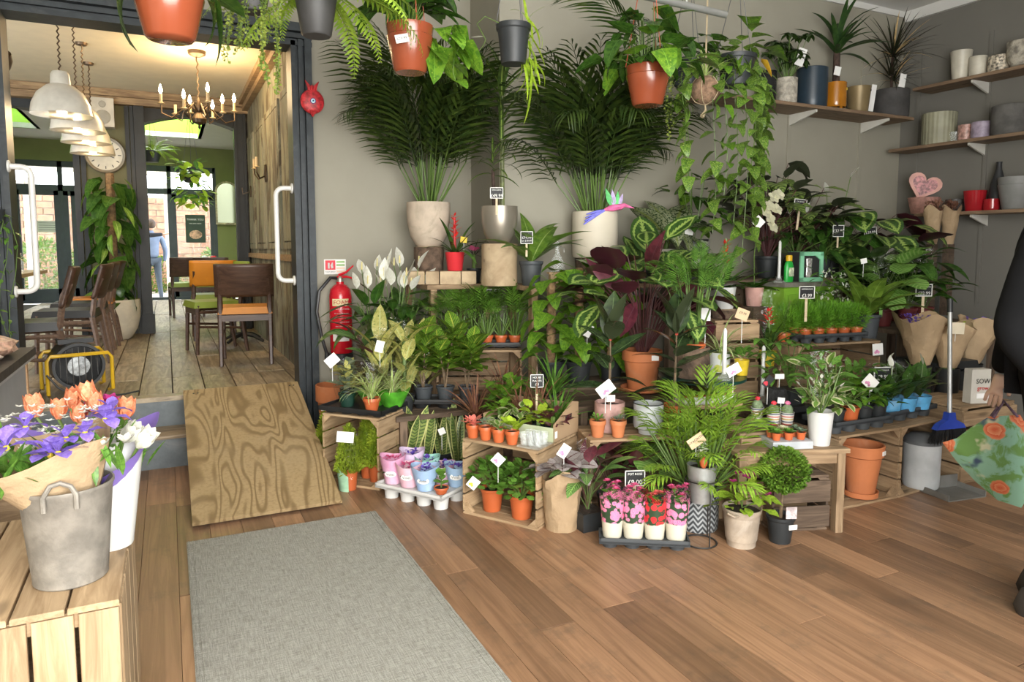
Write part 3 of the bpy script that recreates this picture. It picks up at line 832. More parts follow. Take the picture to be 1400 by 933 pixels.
def pot(root, kind, r, h, m, soil=True, n=20, fill=.86, name='pot'):
    G().lathe(potprof(kind, r, h), n).build(name, m, root)
    if soil:
        g = G(); g.lathe([(r * .93 - .003, h * fill), (r * .5, h * (fill + .03)), (0, h * (fill + .035))], 14); g.build('soil', M_soil, root)
def px2m(p): return (V(p) - V((0, 0, EYE))).dot(_fw) / FPX
# ---------------------------------------------------------------- crates, boards, trays, price tickets
M_crate = wood('pale_crate_pine', (.29, .19, .10), (.46, .325, .19), .7, (3, 30, 30), .14)
M_crate2 = wood('aged_crate_wood', (.22, .14, .075), (.38, .26, .15), .75, (3, 30, 30), .18)
M_crate3 = wood('dark_weathered_crate', (.085, .055, .035), (.17, .115, .075), .8, (3, 26, 26), .2)
def crate(label, pl, pr, z, depth, h, m, back=True, closed=False, z0=0.0, slat=.08, name='wooden_crate', zt=None):
    """slatted crate on its side, open toward the viewer; pl/pr = front top corners as plan points"""
    pl, pr = V((pl[0], pl[1])), V((pr[0], pr[1]))
    w = (pr - pl).length
    rz = math.atan2(pr.y - pl.y, pr.x - pl.x)
    root = thing(name, label, 'crate', (pl.x, pl.y, z0), rz)
    t = .012
    def run(a, b, nn): # slat centres
        q = (b - a) / nn; return [(a + q * (i + .5), q) for i in range(nn)]
    nd_ = max(2, round(depth / slat))
    for zc in (t / 2, h - t / 2):
        for c, q in run(0, depth, nd_): piece('slat', (w - .002, q - .008, t), m, root, T(w / 2, c, zc))
    for xc in (t / 2 + .0, w - t / 2):
        for c, q in run(.0 + t, h - t, max(2, round(h / .1))):
            piece('slat', (depth - .004, t, q - .010), m, root, T(xc, depth / 2, c) @ RZ(PI / 2) )
    if back:
        for c, q in run(t, h - t, max(2, round(h / .1))): piece('slat', (w - 2 * t - .002, t, q - .012), m, root, T(w / 2, depth - t / 2, c))
    if closed:
        for c, q in run(t, h - t, max(2, round(h / .12))): piece('slat', (w, t, q - .02), m, root, T(w / 2, -t / 2, c))
    for xc, sx in ((t, 1), (w - t, -1)):
        for zc, sz in ((t, 1), (h - t, -1)):
            g = G(); g.prism([(xc, zc), (xc + sx * .045, zc), (xc, zc + sz * .045)] if sx * sz > 0 else [(xc, zc), (xc, zc + sz * .045), (xc + sx * .045, zc)], .03, T(0, .032, 0) @ UPRIGHT)
            g.build('corner_block', m, root, False)
    return root
def board(name, label, x0, x1, y0, y1, z, m, t=.03, legs=True, cat='shelf'):
    root = thing(name, label, cat, ((x0 + x1) / 2, (y0 + y1) / 2, 0))
    nb = max(1, round((y1 - y0) / .14))
    for k in range(nb):
        q = (y1 - y0) / nb
        piece('plank', (x1 - x0, q - .004, t), m, root, T(0, -(y1 - y0) / 2 + q * (k + .5), z - t / 2))
    if legs:
        for sx in (-1, 1):
            for sy in (-1, 1):
                piece('leg', (z - t, .045, .045), m, root, T(sx * ((x1 - x0) / 2 - .05), sy * ((y1 - y0) / 2 - .04), (z - t) / 2) @ RY(PI / 2))
    return root
def tray(label, p, rz, w, d, h, m, cols, rows, cat='tray', name='plant_tray'):
    """shuttle tray: flat deck with a lip and a cup under every pot"""
    root = thing(name, label, cat, p, rz)
    G().box((0, 0, h - .008), (w, d, .012)).build('deck', m, root, False)
    g = G()
    for a, b in (((-w / 2, -d / 2, h - .012), (w / 2, -d / 2 + .008, h + .012)), ((-w / 2, d / 2 - .008, h - .012), (w / 2, d / 2, h + .012)), ((-w / 2, -d / 2, h - .012), (-w / 2 + .008, d / 2, h + .012)), ((w / 2 - .008, -d / 2, h - .012), (w / 2, d / 2, h + .012))): g.b2(a, b)
    g.build('lip', m, root, False)
    for i in range(cols):
        for j in range(rows):
            r = min(w / cols, d / rows) * .43
            G().lathe([(r * .78, 0), (r * .92, h - .012)], 12, ((i + .5) * w / cols - w / 2, (j + .5) * d / rows - d / 2, 0)).build('cup', m, root)
    return root
M_slate = mat('chalkboard_slate', (.012, .013, .014), .6, var=.2)
M_chalk = mat('white_chalk', (.80, .80, .76), .9, var=.05)
M_stake = wood('pale_stake_wood', (.55, .43, .27), (.66, .54, .37), rnd=.06, knots=False, bmp=0)
def sign(label, px, py, Y, lines, wpx=20, hpx=15, stake=.16, rz=None, tilt=0.0):
    """little framed chalkboard on a stake; px,py = its centre"""
    p = ay(px, py, Y); k = px2m(p); w, h = wpx * k, hpx * k
    rz = -YAW * .8 if rz is None else rz
    root = thing('price_sign', label, 'price sign', p, rz)
    root.rotation_euler = (0, tilt, rz)
    G().box((0, 0, 0), (w, .004, h)).build('board', M_slate, root, False)
    g = G(); e = w * .045
    for a, b in (((-w / 2, -.004, h / 2 - e), (w / 2, .003, h / 2)), ((-w / 2, -.004, -h / 2), (w / 2, .003, -h / 2 + e)), ((-w / 2, -.004, -h / 2), (-w / 2 + e, .003, h / 2)), ((w / 2 - e, -.004, -h / 2), (w / 2, .003, h / 2))): g.b2(a, b)
    g.build('frame', M_chalk, root, False)
    G().box((0, .003, -h / 2 - stake / 2), (w * .16, .003, stake)).build('stake', M_stake, root, False)
    n = len(lines)
    for i, (s, sz) in enumerate(lines):
        text('lettering', s, h * sz, M_chalk, root, T(0, -.0035, h * (.26 - .52 * i / max(1, n - 1)) if n > 1 else 0) @ UPRIGHT)
    return root
def card(label, px, py, Y, wpx=20, hpx=16, rot=0.0, stake=.14, print_=None, m=None, txt=None, rz=None):
    p = ay(px, py, Y); k = px2m(p); w, h = wpx * k, hpx * k
    root = thing('price_card', label, 'price card', p, -YAW * .8 if rz is None else rz)
    root.rotation_euler[1] = rot
    G().box((0, 0, 0), (w, .0016, h)).build('sheet', m or M_label, root, False)
    if print_:
        g = G()
        for i in range(3): g.ball((-w * .22 + i * w * .13, -.001, -h * .24 + (i % 2) * h * .1), h * .13, 8, 4, 1, 1, .05)
        g.build('printed_motif', print_, root)
    if txt: text('lettering', txt, h * .32, M_ink, root, T(0, -.0015, h * .1) @ UPRIGHT)
    if stake: 
        g = G(RY(-rot)); g.tube([(0, .002, -h * .3), (0, .003, -h * .3 - stake)], .002, 5); g.build('stake', M_whitep, root)
    return root
def cello():
    m, nt, b = newmat('cellophane')
    tr = nd(nt, 'ShaderNodeBsdfTransparent'); gl_ = nd(nt, 'ShaderNodeBsdfGlossy'); gl_.inputs['Roughness'].default_value = .12
    lw = nd(nt, 'ShaderNodeLayerWeight'); lw.inputs[0].default_value = .25
    f = mth(nt, 'MULTIPLY_ADD', lw.outputs['Facing'], .16, .02)
    bp = nd(nt, 'ShaderNodeBump'); bp.inputs['Strength'].default_value = .6; bp.inputs['Distance'].default_value = .02
    lk(nt, noise(nt, ocoord(nt), 28, 2), bp.inputs['Height']); lk(nt, bp.outputs[0], gl_.inputs['Normal'])
    mx = nd(nt, 'ShaderNodeMixShader'); lk(nt, f, mx.inputs[0]); lk(nt, tr.outputs[0], mx.inputs[1]); lk(nt, gl_.outputs[0], mx.inputs[2])
    lk(nt, mx.outputs[0], nt.nodes['Material Output'].inputs[0])
    return m
M_cello = cello()
def sleeve(root, r0, r1, z0, z1, m=None, n=18, wob=.05, name='sleeve', lip=True):
    g = G(); vs, fs = [], []
    rows = 5
    for j in range(rows):
        t = j / (rows - 1)
        for i in range(n):
            a = 2 * PI * i / n
            r = (r0 + (r1 - r0) * t) * (1 + wob * t * math.sin(5 * a + 1) + wob * .4 * math.sin(9 * a + j))
            vs.append((r * math.cos(a), r * math.sin(a), z0 + (z1 - z0) * t + (.08 * (z1 - z0) * t * math.sin(2 * a + .5) if lip else 0)))
    for j in range(rows - 1):
        for i in range(n): fs.append((j * n + i, j * n + (i + 1) % n, (j + 1) * n + (i + 1) % n, (j + 1) * n + i))
    g.add(vs, fs)
    return g.build(name, m or M_cello, root, True, 60)
def plant(name, label, p, cat='plant', rz=None, group=None): return thing(name, label, cat, p, U(0, 6.28) if rz is None else rz, group)
# ================================================================= staging: crates, benches, stumps
def P2(x, y, z): return az(x, y, z)
crate('pale pine crate on its side beside the ramp, cypress pots inside', P2(440, 565, .41), P2(517, 573, .41), .41, .36, .41, M_crate)
crB = crate('pale pine crate holding two jade plants on its floor', P2(632, 600, .39), P2(735, 618, .39), .39, .42, .39, M_crate)
crate('crate with grey enamel pot on top and calatheas stored inside', P2(807, 603, .41), P2(936, 597, .41), .41, .30, .41, M_crate2)
crE = crate('crate sheltering the large empty terracotta pot', P2(1148, 598, .39), P2(1232, 585, .39), .39, .40, .39, M_crate2)
crate('crate with the pale grey bin inside, next to the broom', P2(1234, 585, .39), P2(1288, 573, .39), .39, .40, .39, M_crate2)
crate('slatted crate standing on end behind the dustpan under the white packet', P2(1316, 558, .45), P2(1388, 548, .45), .45, .36, .45, M_crate2, closed=True)
crate('upper crate carrying the tray of asparagus ferns', P2(1092, 472, .76), P2(1205, 466, .76), .76, .34, .37, M_crate2, z0=.39)
# hidden lower tier below the upper crate
board('display_bench', 'low plank bench under the upper crate behind the terracotta pot', 3.0, 4.3, 2.83, 3.45, .39, M_crate3)
# parlour palm tier
crate('brown crate under the row of small parlour palms', (1.52, 4.20), (2.02, 3.98), .70, .25, .32, M_crate2, z0=.38)
board('display_bench', 'low dark bench behind the snake plants, carrying the parlour palm crate', 1.15, 2.02, 3.86, 4.27, .38, M_crate3)
board('display_bench', 'narrow bench under the peace lilies against the door wall', 1.08, 1.48, 4.29, 4.62, .60, M_crate3)
board('display_bench', 'high plank bench along the door wall below the tall palm', 1.50, 1.99, 4.30, 4.86, 1.115, M_crate2)
board('display_bench', 'high plank bench along the chimney wall carrying the tree stump', 2.02, 3.45, 3.88, 4.27, 1.115, M_crate2)
board('display_bench', 'middle plank bench behind the moss pole pothos', 2.04, 2.90, 3.57, 3.85, .52, M_crate3)
board('display_bench', 'plank bench behind the big medallion calathea', 2.80, 3.45, 3.50, 3.85, .95, M_crate3)
board('display_bench', 'high dark bench in the corner carrying the leafy calatheas', 3.60, 5.35, 3.72, 4.24, 1.13, M_crate3)
board('display_bench', 'dark bench below the shelves carrying the sleeved foliage', 4.42, 5.55, 3.05, 3.68, .80, M_crate3)
board('display_bench', 'low bench behind the grey enamel pot carrying the medallion calathea', 1.95, 2.75, 3.17, 3.55, .50, M_crate3)
# wooden blocks, logs and the stump
M_log = mat('split_log_bark', (.115, .075, .05), .9, var=.5, sc=18, bmp=.9)
M_logend = wood('cut_log_wood', (.34, .24, .14), (.50, .38, .24), .8, (6, 8, 3), .1, ((.17, .12, .08), .4))
def log(label, p, r, h, m=M_log, name='log', wob=.05):
    root = thing(name, label, 'log', p)
    G().lathe([(r * .98, 0), (r, .01), (r * .97, h * .5), (r, h - .008), (r * .985, h)], 18, wob=wob, wn=5).build('bark', m, root)
    g = G(); g.lathe([(r * .93, h), (r * .93, h + .003), (0, h + .004)], 18, wob=wob, wn=5); g.build('cut_face', M_logend, root)
    return root
p = ay(683, 390, 4.08); p.z = 1.115
k = px2m(p)
log('pale barkless tree stump under the pewter coloured pot', p, 25 * k, 56 * k, M_logend, 'tree_stump', .02)
STUMP = V((p.x, p.y, p.z + 56 * k + .004))
p = ay(597, 372, 4.55); LZ = 1.115
log('dark square-cut log carrying the pale stone palm pot', V((p.x - .03, 4.62, LZ)), .105, .245)
PALM1 = V((p.x - .03, 4.62, LZ + .249))
p = ay(608, 390, 4.36)
bl = thing('log_slice', 'thick split log slice under the red bromeliad pot', 'log', (p.x, 4.42, LZ), -.35)
for i, (w_, d_) in enumerate(((.12, .16), (.09, .15), (.14, .17), (.10, .15))): piece('block', (w_ - .004, d_, .085), M_logend, bl, T((-.17, -.06, .058, .18)[i], 0, .043))
p = ay(815, 372, 4.05)
log('dark log slice under the wide cream palm pot', V((p.x, 4.07, LZ)), .13, .17)
PALM2 = V((p.x, 4.07, LZ + .174))

# ================================================================= high tier plants
M_stone = mat('pale_stone_glaze', (.50, .41, .32), .8, var=.12, sc=10, dirt=((.22, .19, .13), .55), bmp=.2)
r = plant('areca_palm', 'tall dark areca palm in a pale stone pot beside the doorway wall', PALM1, rz=0)
pot(r, 'tulip', .150, .30, M_stone)
palm(r, .26, F_areca, 38, (.62, .98), (1.0, 1.57), sh=.34, r0=.07, wall=(.33, .40))
M_cream = mat('matt_cream_glaze', (.60, .54, .43), .6, var=.04)
r = plant('areca_palm', 'wide areca palm in a cream cylinder pot with a bird ornament', PALM2, rz=0)
pot(r, 'cyl', .155, .31, M_cream)
palm(r, .26, F_areca, 44, (.56, .90), (.95, 1.57), sh=.32, r0=.08, wall=(.19, 9))
# paper bird clipped to the cream pot
b = thing('bird_ornament', 'colourful hummingbird ornament with rainbow wings on the cream pot rim', 'ornament', (PALM2.x + .02, PALM2.y - .17, PALM2.z + .315), -.35)
mb = lambda n, c: mat(n, c, .5, var=.3, sc=30)
g = G(); g.tube([(-.05, 0, 0), (0, 0, .012), (.06, 0, .02), (.085, 0, .03), (.15, 0, .012)], [.008, .022, .020, .014, .002], 8); g.build('body', mb('bird_pink', (.75, .15, .35)), b)
for i in range(4): G().tube([(-.04, 0, 0), (-.10 - i * .015, .0, -.01 - i * .018), (-.17 - i * .006, 0, -.03 - i * .022)], [.006, .009, .004], 5).build('tail_feather', mb('bird_blue', (.12, .12, .62)), b)
for i in range(4):
    g = G(); gg = leafgeo(P_lance, .3, .2, .1, 4, 2); g.add([tuple((T(.015 * i, 0, .02) @ RY(-1.9 + i * .22) @ RX(PI / 2) @ SCL(.13 - .012 * i)) @ V(q) for q in gg[0]) if False else (T(.015 * i, 0, .02) @ RY(-1.9 + i * .22) @ RX(PI / 2) @ SCL(.13 - .012 * i)) @ V(q) for q in gg[0]], gg[1])
    g.build('wing_feather', mb(('bird_green', 'bird_violet')[i % 2], ((.08, .5, .12), (.45, .35, .6))[i % 2]), b)
# bromeliad in red pot
p = ay(622, 374, 4.42); p.z = LZ + .086
M_red = mat('bright_red_glaze', (.62, .035, .045), .3, var=.03)
r = plant('bromeliad', 'bromeliad with a tall red flower spike in a bright red pot', p, rz=0)
pot(r, 'tap', .066, .125, M_red)
rosette(r, .11, LV['brom'], 12, (.20, .30), (.35, 1.2), w=1.2)
for i in range(16): put(LV['bract'], dirM((.0, 0, .20 + i * .011), i * GA, .75, 0, .075 - i * .002), r, 'bract')
G().tube([(0, 0, .1), (0, 0, .36)], .009, 6).build('flower_stalk', mat('red_stalk', (.4, .03, .03), .5), r)
card('yellow and white care tag leaning on the red bromeliad pot', 634, 328, 4.40, 9, 8, .1, .06, m=M_yel)
# air plant with a pink flower
p = ay(648, 330, 4.45); p.z = LZ
r = plant('air_plant', 'spiky air plant with a small pink flower behind the bromeliad', p)
pot(r, 'nurs', .05, .10, M_nurs)
rosette(r, .19, LV['marg'], 18, (.13, .2), (.0, 1.0))
G().tube([(0, 0, .08), (0, 0, .2)], .012, 6).build('stem', M_stem, r)
rosette(r, .22, LV['pink'], 6, (.04, .05), (.5, 1.2), name='petal')
# dracaena in pewter pot on the stump
M_pewter = mat('pewter_lustre_glaze', (.30, .265, .215), .32, .55, var=.06)
r = plant('dracaena', 'tall dracaena with tiered leaf tufts in a pewter pot on the stump', STUMP, rz=0)
pot(r, 'tulip', .118, .235, M_pewter)
for (dx, dy, zz, n, L) in ((.02, .0, .86, 20, (.36, .5)), (.02, .01, .62, 12, (.28, .38)), (.015, 0, .50, 8, (.2, .28)), (-.05, -.01, .42, 12, (.16, .22))):
    for i in range(n):
        t = i / n; a = i * GA
        put(LV['drac'], dirM((dx, dy, zz + .16 * t), a, .1 + 1.2 * t, U(-.3, .3), U(*L)), r)
G().tube([(.02, 0, .19), (.02, .0, .6), (.02, 0, 1.0)], [.016, .014, .01], 8).build('cane', mat('striped_green_cane', (.12, .14, .05), .6, var=.4, sc=40), r)
G().tube([(-.04, -.01, .19), (-.05, -.01, .46)], [.013, .011], 8).build('cane', M_cane, r)
sign('chalk price sign reading 49.99 in the pewter pot', 679, 264, 3.98, (('DRACAENA', .16), ('£49.99', .42)), 18, 15, .10)
# aglaonema in black pot
p = ay(726, 376, 3.98); p.z = LZ
r = plant('aglaonema', 'broad leaved aglaonema in a charcoal nursery pot beside the stump', p, rz=0)
pot(r, 'nurs', .078, .155, M_greyp)
rosette(r, .15, LV['aglao'], 13, (.32, .47), (.55, 1.35))
sign('chalk price sign with two prices in the charcoal aglaonema pot', 720, 325, 3.86, (('POTS', .16), ('£14.99', .28), ('or £19.99', .2)), 17, 17, .08)
# glass demijohn
p = ay(762, 368, 3.96); p.z = LZ
M_clear = mat('clear_glass', (.9, .95, .93), .04, alpha=.18, var=0, spec=.8)
b = thing('glass_bottle', 'clear glass swing-top bottle holding a small terracotta cup', 'bottle', p)
G().lathe([(.048, .0), (.052, .01), (.052, .11), (.045, .15), (.018, .20), (.014, .215), (.014, .26), (.018, .262), (.018, .28)], 18).build('bottle', M_clear, b)
G().lathe([(.028, .004), (.036, .07), (.031, .07), (.02, .02), (0, .02)], 14).build('terracotta_cup', M_terra, b)
G().tube([(.02, 0, .25), (.05, 0, .235), (.05, 0, .21)], .003, 5).build('clasp', mat('steel', (.5, .5, .5), .3, .9), b)
cb = thing('wooden_box', 'small pine box under the glass bottle on the high bench', 'box', (p.x - .0, p.y - .13, LZ), -.2)
for i in range(4): piece('slat', (.05, .04, .075), M_crate, cb, T(-.1 + i * .065, -.02, .038))
piece('slat', (.26, .05, .012), M_crate, cb, T(0, 0, .082))

# ================================================================= wall items by the doorway
e = thing('fire_extinguisher', 'red foam fire extinguisher with black hose hung on the grey wall', 'extinguisher', (1.075, YA - .085, .62))
M_exred = mat('extinguisher_red', (.60, .012, .025), .25, var=.03, coat=.4)
G().lathe([(.0, .0), (.072, .0), (.078, .012), (.078, .40), (.07, .445), (.045, .475), (.026, .485), (.026, .50), (0, .50)], 24).build('cylinder', M_exred, e)
G().lathe([(.080, -.075), (.080, .0), (.076, .004), (.0, .004)], 24).build('base_ring', M_black, e)
hd = G().lathe([(.02, .485), (.024, .50), (.02, .53), (.012, .54)], 12).build('valve', mat('brass', (.55, .5, .42), .35, .8), e)
G().tube([(-.01, 0, .545), (.04, -.01, .565), (.09, -.02, .612)], [.011, .009, .005], 6).build('handle', M_exred, hd)
G().tube([(-.02, 0, .53), (.04, -.01, .535), (.105, -.02, .518)], [.012, .009, .005], 6).build('lever', M_exred, hd)
G().tube([(-.02, 0, .525), (-.07, -.02, .53), (-.15, -.03, .44), (-.17, -.03, .30), (-.14, -.03, .12), (-.105, -.02, .0)], .012, 8).build('hose', M_black, e)
G().tube([(-.105, -.02, .01), (-.10, -.02, -.05)], [.016, .022], 8).build('nozzle', M_black, e)
FX = RZ(-.22)
def strip(name, m, z0, z1, a0=-.75, a1=.75, rr=.0795):
    g = G(FX); vs, fs = [], []
    for j in range(9):
        a = a0 + (a1 - a0) * j / 8
        for zz in (z0, z1): vs.append((rr * math.sin(a), -rr * math.cos(a), zz))
    for j in range(8): fs.append((2 * j, 2 * j + 2, 2 * j + 3, 2 * j + 1))
    g.add(vs, fs); return g.build(name, m, e)
strip('label_band', mat('cream_print', (.72, .62, .35), .6), .335, .385)
strip('label_band', M_label, .09, .15)
text('lettering', 'FOAM', .038, mat('red_ink', (.5, .02, .02), .6), e, FX @ T(.005, -.0805, .36) @ UPRIGHT)
text('lettering', 'Shield', .03, M_ink, e, FX @ T(.005, -.0805, .125) @ UPRIGHT)
for k in range(5): text('lettering', ('A  wood paper textiles', 'B  flammable liquids', 'DIRECTIONS FOR USE', 'pull pin  squeeze lever', 'aim at base of fire')[k], .0115, M_whitep, e, FX @ T(.005, -.0803, .315 - k * .03) @ UPRIGHT)
s = thing('safety_sign', 'small red and green fire extinguisher notice on the grey wall', 'sign', (1.06, YA - .003, 1.222))
G().box((0, 0, 0), (.152, .003, .105)).build('plate', M_label, s, False)
G().box((-.033, -.002, .012), (.07, .002, .066)).build('red_panel', mat('sign_red', (.62, .03, .05), .5), s, False)
g = G(); g.tube([(-.045, -.004, -.012), (-.045, -.004, .028)], .007, 6); g.tube([(-.02, -.004, -.01), (-.024, -.004, .01), (-.018, -.004, .03)], [.008, .009, .003], 6); g.build('pictogram', M_whitep, s)
for k in range(4): G().box((.038, -.002, .034 - k * .022), (.058, .002, .012)).build('info_line', mat('sign_green', (.28, .48, .16), .5) if k < 2 else mat('sign_pale', (.75, .55, .42), .5), s, False)
text('lettering', 'FOAM SPRAY', .012, M_ink, s, T(-.033, -.003, -.036) @ UPRIGHT)
# pomegranate
M_pom = mat('speckled_red_ceramic', (.48, .028, .035), .35, var=.5, sc=38, bmp=.3)
pm = thing('wall_ornament', 'red ceramic pomegranate with a blue eye bead on the door frame', 'ornament', (.913, YA - .10, 2.33))
G().ball((0, 0, 0), .078, 20, 14, 1.05, 1.0, .35).build('fruit', M_pom, pm)
g = G(); g.tube([(0, 0, -.06), (0, 0, -.1)], [.03, .002], 8)
for dx in (-1, 0, 1): g.tube([(dx * .012, 0, .06), (dx * .022, 0, .10), (dx * .045, 0, .135 if dx else .11)], [.016, .013, .002], 6)
g.build('crown', M_pom, pm)
for rr, c, d in ((.019, (.01, .02, .16), .0), (.014, (.75, .8, .8), .003), (.009, (.1, .4, .6), .005), (.004, (.01, .01, .02), .007)):
    G(RX(PI / 2)).lathe([(rr, .024), (rr, .028 + d), (0, .029 + d)], 14).build('eye_bead', mat('bead%d' % int(rr * 1e3), c, .2), pm)
# grab handles on the door jambs
def grab(label, x, s, z0, z1, y):
    h_ = thing('grab_handle', label, 'handle', (x, y, 0))
    pts = [(0, 0, z1), (s * .06, 0, z1 + .0)] + [(s * (.06 + .05 * math.sin(q)), 0, z1 - .05 * (1 - math.cos(q))) for q in (.4, .8, 1.2, 1.57)] + [(s * (.06 + .05 * math.cos(q)), 0, z0 + .05 * (1 - math.sin(q))) for q in (0, .4, .8, 1.2, 1.57)] + [(0, 0, z0)]
    G().tube(pts, .0165, 10).build('bar', M_white, h_)
    for zz in (z0, z1): G(RY(s * PI / 2)).lathe([(.034, 0), (.034, .008), (.03, .012)], 14, (-s * zz * 0, 0, 0), M=Matrix()).build('rose', M_white, h_).location = (0, 0, zz)
grab('white D shaped grab handle on the right door jamb', .788, -1, 1.13, 1.76, 5.02)
grab('white D shaped grab handle on the left door jamb', -.80, 1, 1.10, 1.82, 4.93)

# ================================================================= hanging rail and baskets
M_rail = mat('galvanised_rail', (.42, .42, .40), .4, .6, var=.1)
def onr(px, py, Y): return ay(px, py, Y)
ra, rb = ay(870, -8, 3.3), ay(992, 20, 3.3)
rl = thing('hanging_rail', 'galvanised ceiling rail the baskets hang from', 'rail', ra)
G().tube([(0, 0, 0), tuple(rb - ra)], .020, 10).build('pipe', M_rail, rl)
G().tube([(.35, 0, -.01), (.35, 0, CZ - ra.z)], .008, 6).build('hanger', M_rail, rl)
ra2, rb2 = ay(-60, -75, 3.3), ay(760, -60, 3.4)
rl = thing('hanging_rail', 'ceiling rail above the doorway carrying the left baskets', 'rail', ra2)
G().tube([(0, 0, 0), tuple(rb2 - ra2)], .02, 10).build('pipe', M_rail, rl)
for t in (.2, .8): G().tube([tuple((rb2 - ra2) * t), tuple(V((0, 0, CZ - ra2.z - .0)) + V(((rb2 - ra2).x * t, (rb2 - ra2).y * t, 0)))], .008, 6).build('hanger', M_rail, rl)
M_cord = mat('grey_hanger_wire', (.10, .10, .10), .5)
M_ocord = mat('orange_hanger_cord', (.45, .10, .05), .5)
def hang(r, rad, h, top, m=M_cord, n=3):
    g = G()
    for i in range(n):
        a = 2 * PI * i / n + .5
        g.tube([(rad * math.cos(a), rad * math.sin(a), h), (0, 0, top - .08)], .0025, 4, False)
    g.tube([(0, 0, top - .08), (0, 0, top - .04), (.015, 0, top), (0, 0, top + .025), (-.018, 0, top + .005)], .005, 5)
    g.build('hanger', m, r)
M_charc = mat('charcoal_hanging_pot', (.045, .043, .042), .55, var=.2)
def basket(name, label, px, py_bot, Y, dpx, hpx, m, kind='bowl', tri=True):
    p = ay(px, py_bot, Y); k = px2m(p)
    r = plant(name, label, p, rz=0)
    rad, h = dpx / 2 * k, hpx * k
    pot(r, kind, rad, h, m)
    return r, rad, h, p
# leftmost glossy basket with 29.99 label
r, rad, h, p = basket('hanging_philodendron', 'philodendron in a glossy terracotta hanging pot with price label above the doorway', 233, 55, 2.6, 92, 75, M_gloss)
hang(r, rad, h, 3.14 - p.z)
for i in range(10): put(LV['philo'], dirM((rad * .9 * math.cos(i * .7 + 2), rad * .9 * math.sin(i * .7 + 2), h + .02), i * .7 + 2, U(-.2, .6), U(-.3, .3), U(.14, .22)), r)
for sx, L in ((-1, .22), (1, .24), (-1, .17), (1, .16)):
    put(LV['philo'], dirM((sx * rad * 1.03, -.03, h * U(.75, .95)), 0 if sx > 0 else PI, -1.2, 0, L), r)
lb = G(RZ(-.08)); lb.box((0, -rad * .985, h * .74), (.062, .002, .034)); lb.build('label', M_label, r, False)
text('lettering', '£29.99', .02, M_ink, r, RZ(-.08) @ T(0, -rad * .985 - .002, h * .74) @ UPRIGHT)
# small charcoal bowl with string of pearls trailing
r, rad, h, p = basket('hanging_string_plant', 'trailing string-of-leaves plant in a small charcoal pot before the lintel', 345, 17, 2.9, 52, 50, M_charc)
hang(r, rad, h, 3.14 - p.z)
F = Fol(); g = G(); gl = leafgeo(P_ovate, .9, .2, .1, 2, 1)
kk = px2m(p)
for (dx, L, dn) in ((-28, 65, 2), (-33, 88, 2), (-22, 80, 2), (-14, 72, 2), (-6, 68, 2), (2, 60, 1), (10, 100, 2), (13, 122, 2), (22, 55, 1), (28, 130, 2), (31, 118, 1), (-40, 40, 1), (36, 30, 1)):
    for q in range(dn):
        X0 = dx * kk + U(-.006, .006); Y0 = -rad * U(.2, .8) if abs(dx) < 20 else U(-.05, .05)
        pts = []
        for t in range(9):
            pts.append(V((X0 + .008 * math.sin(t * .9 + dx), Y0 + .006 * math.cos(t), h * .95 - (L + 28) * kk * t / 8 * U(.97, 1.02))))
        g.tube(pts, .0012, 3, False)
        for i in range(int(L * .75)):
            t = i / (L * .75) * 8; a = min(7, int(t)); b_ = pts[a].lerp(pts[a + 1], t - a)
            F.add(gl, dirM(b_, U(0, 6.28), U(-.9, .4), U(-1, 1), U(.011, .017)))
g.build('strings', M_stem, r); F.build('foliage', L_pearl, r)
for i in range(12): put(LV['mid'], dirM((rad * .6 * math.cos(i), rad * .6 * math.sin(i), h), i, U(0, 1), 0, U(.05, .09)), r)
# charcoal basket with fern
r, rad, h, p = basket('hanging_fern', 'bright feathery fern in a charcoal hanging basket by the doorway corner', 433, 50, 3.1, 58, 70, M_charc)
hang(r, rad, h, 3.14 - p.z)
for i in range(56):
    a = i * GA
    put(F_fern, dirM((rad * .7 * math.cos(a), rad * .7 * math.sin(a), h), a, U(-.3, .8), U(-.3, .3), U(.30, .50)), r, 'frond')
# glossy basket with pothos, label
r, rad, h, p = basket('hanging_pothos', 'lush pothos in a shiny orange hanging pot with tilted label', 561, 100, 3.2, 64, 62, M_gloss)
hang(r, rad, h, 3.16 - p.z, M_ocord)
for i in range(40):
    a = i * GA; q = U(.3, 1.3)
    put(LV['philo'], dirM((rad * q * math.cos(a), rad * q * math.sin(a), h + U(.05, .24)), a, U(-.5, .7), U(-.4, .4), U(.15, .24)), r)
g = G()
for i in range(14): a = i * GA; g.tube([(0, 0, h * .9), (rad * .6 * math.cos(a), rad * .6 * math.sin(a), h + U(.06, .2))], .003, 4, False)
g.build('stems', M_stem, r)
for i in range(12): put(LV['pothos'], dirM((rad * U(.8, 1.9), U(-.10, .02), h * U(.55, 1.1)), U(-1.4, .6), U(-1.3, -.3), U(-.3, .3), U(.13, .21)), r)
vine(r, LV['pothos'], (rad, -.03, h), .30, 5, (.09, .13), (.10, -.03))
lb = G(RZ(-.1) @ RY(-.25)); lb.box((-rad * .25, -rad * .97, h * .63), (.06, .003, .036)); lb.build('label', M_label, r, False)
text('lettering', '£29.99', .017, M_ink, r, RZ(-.1) @ RY(-.25) @ T(-rad * .25, -rad * .97 - .0025, h * .63) @ UPRIGHT)
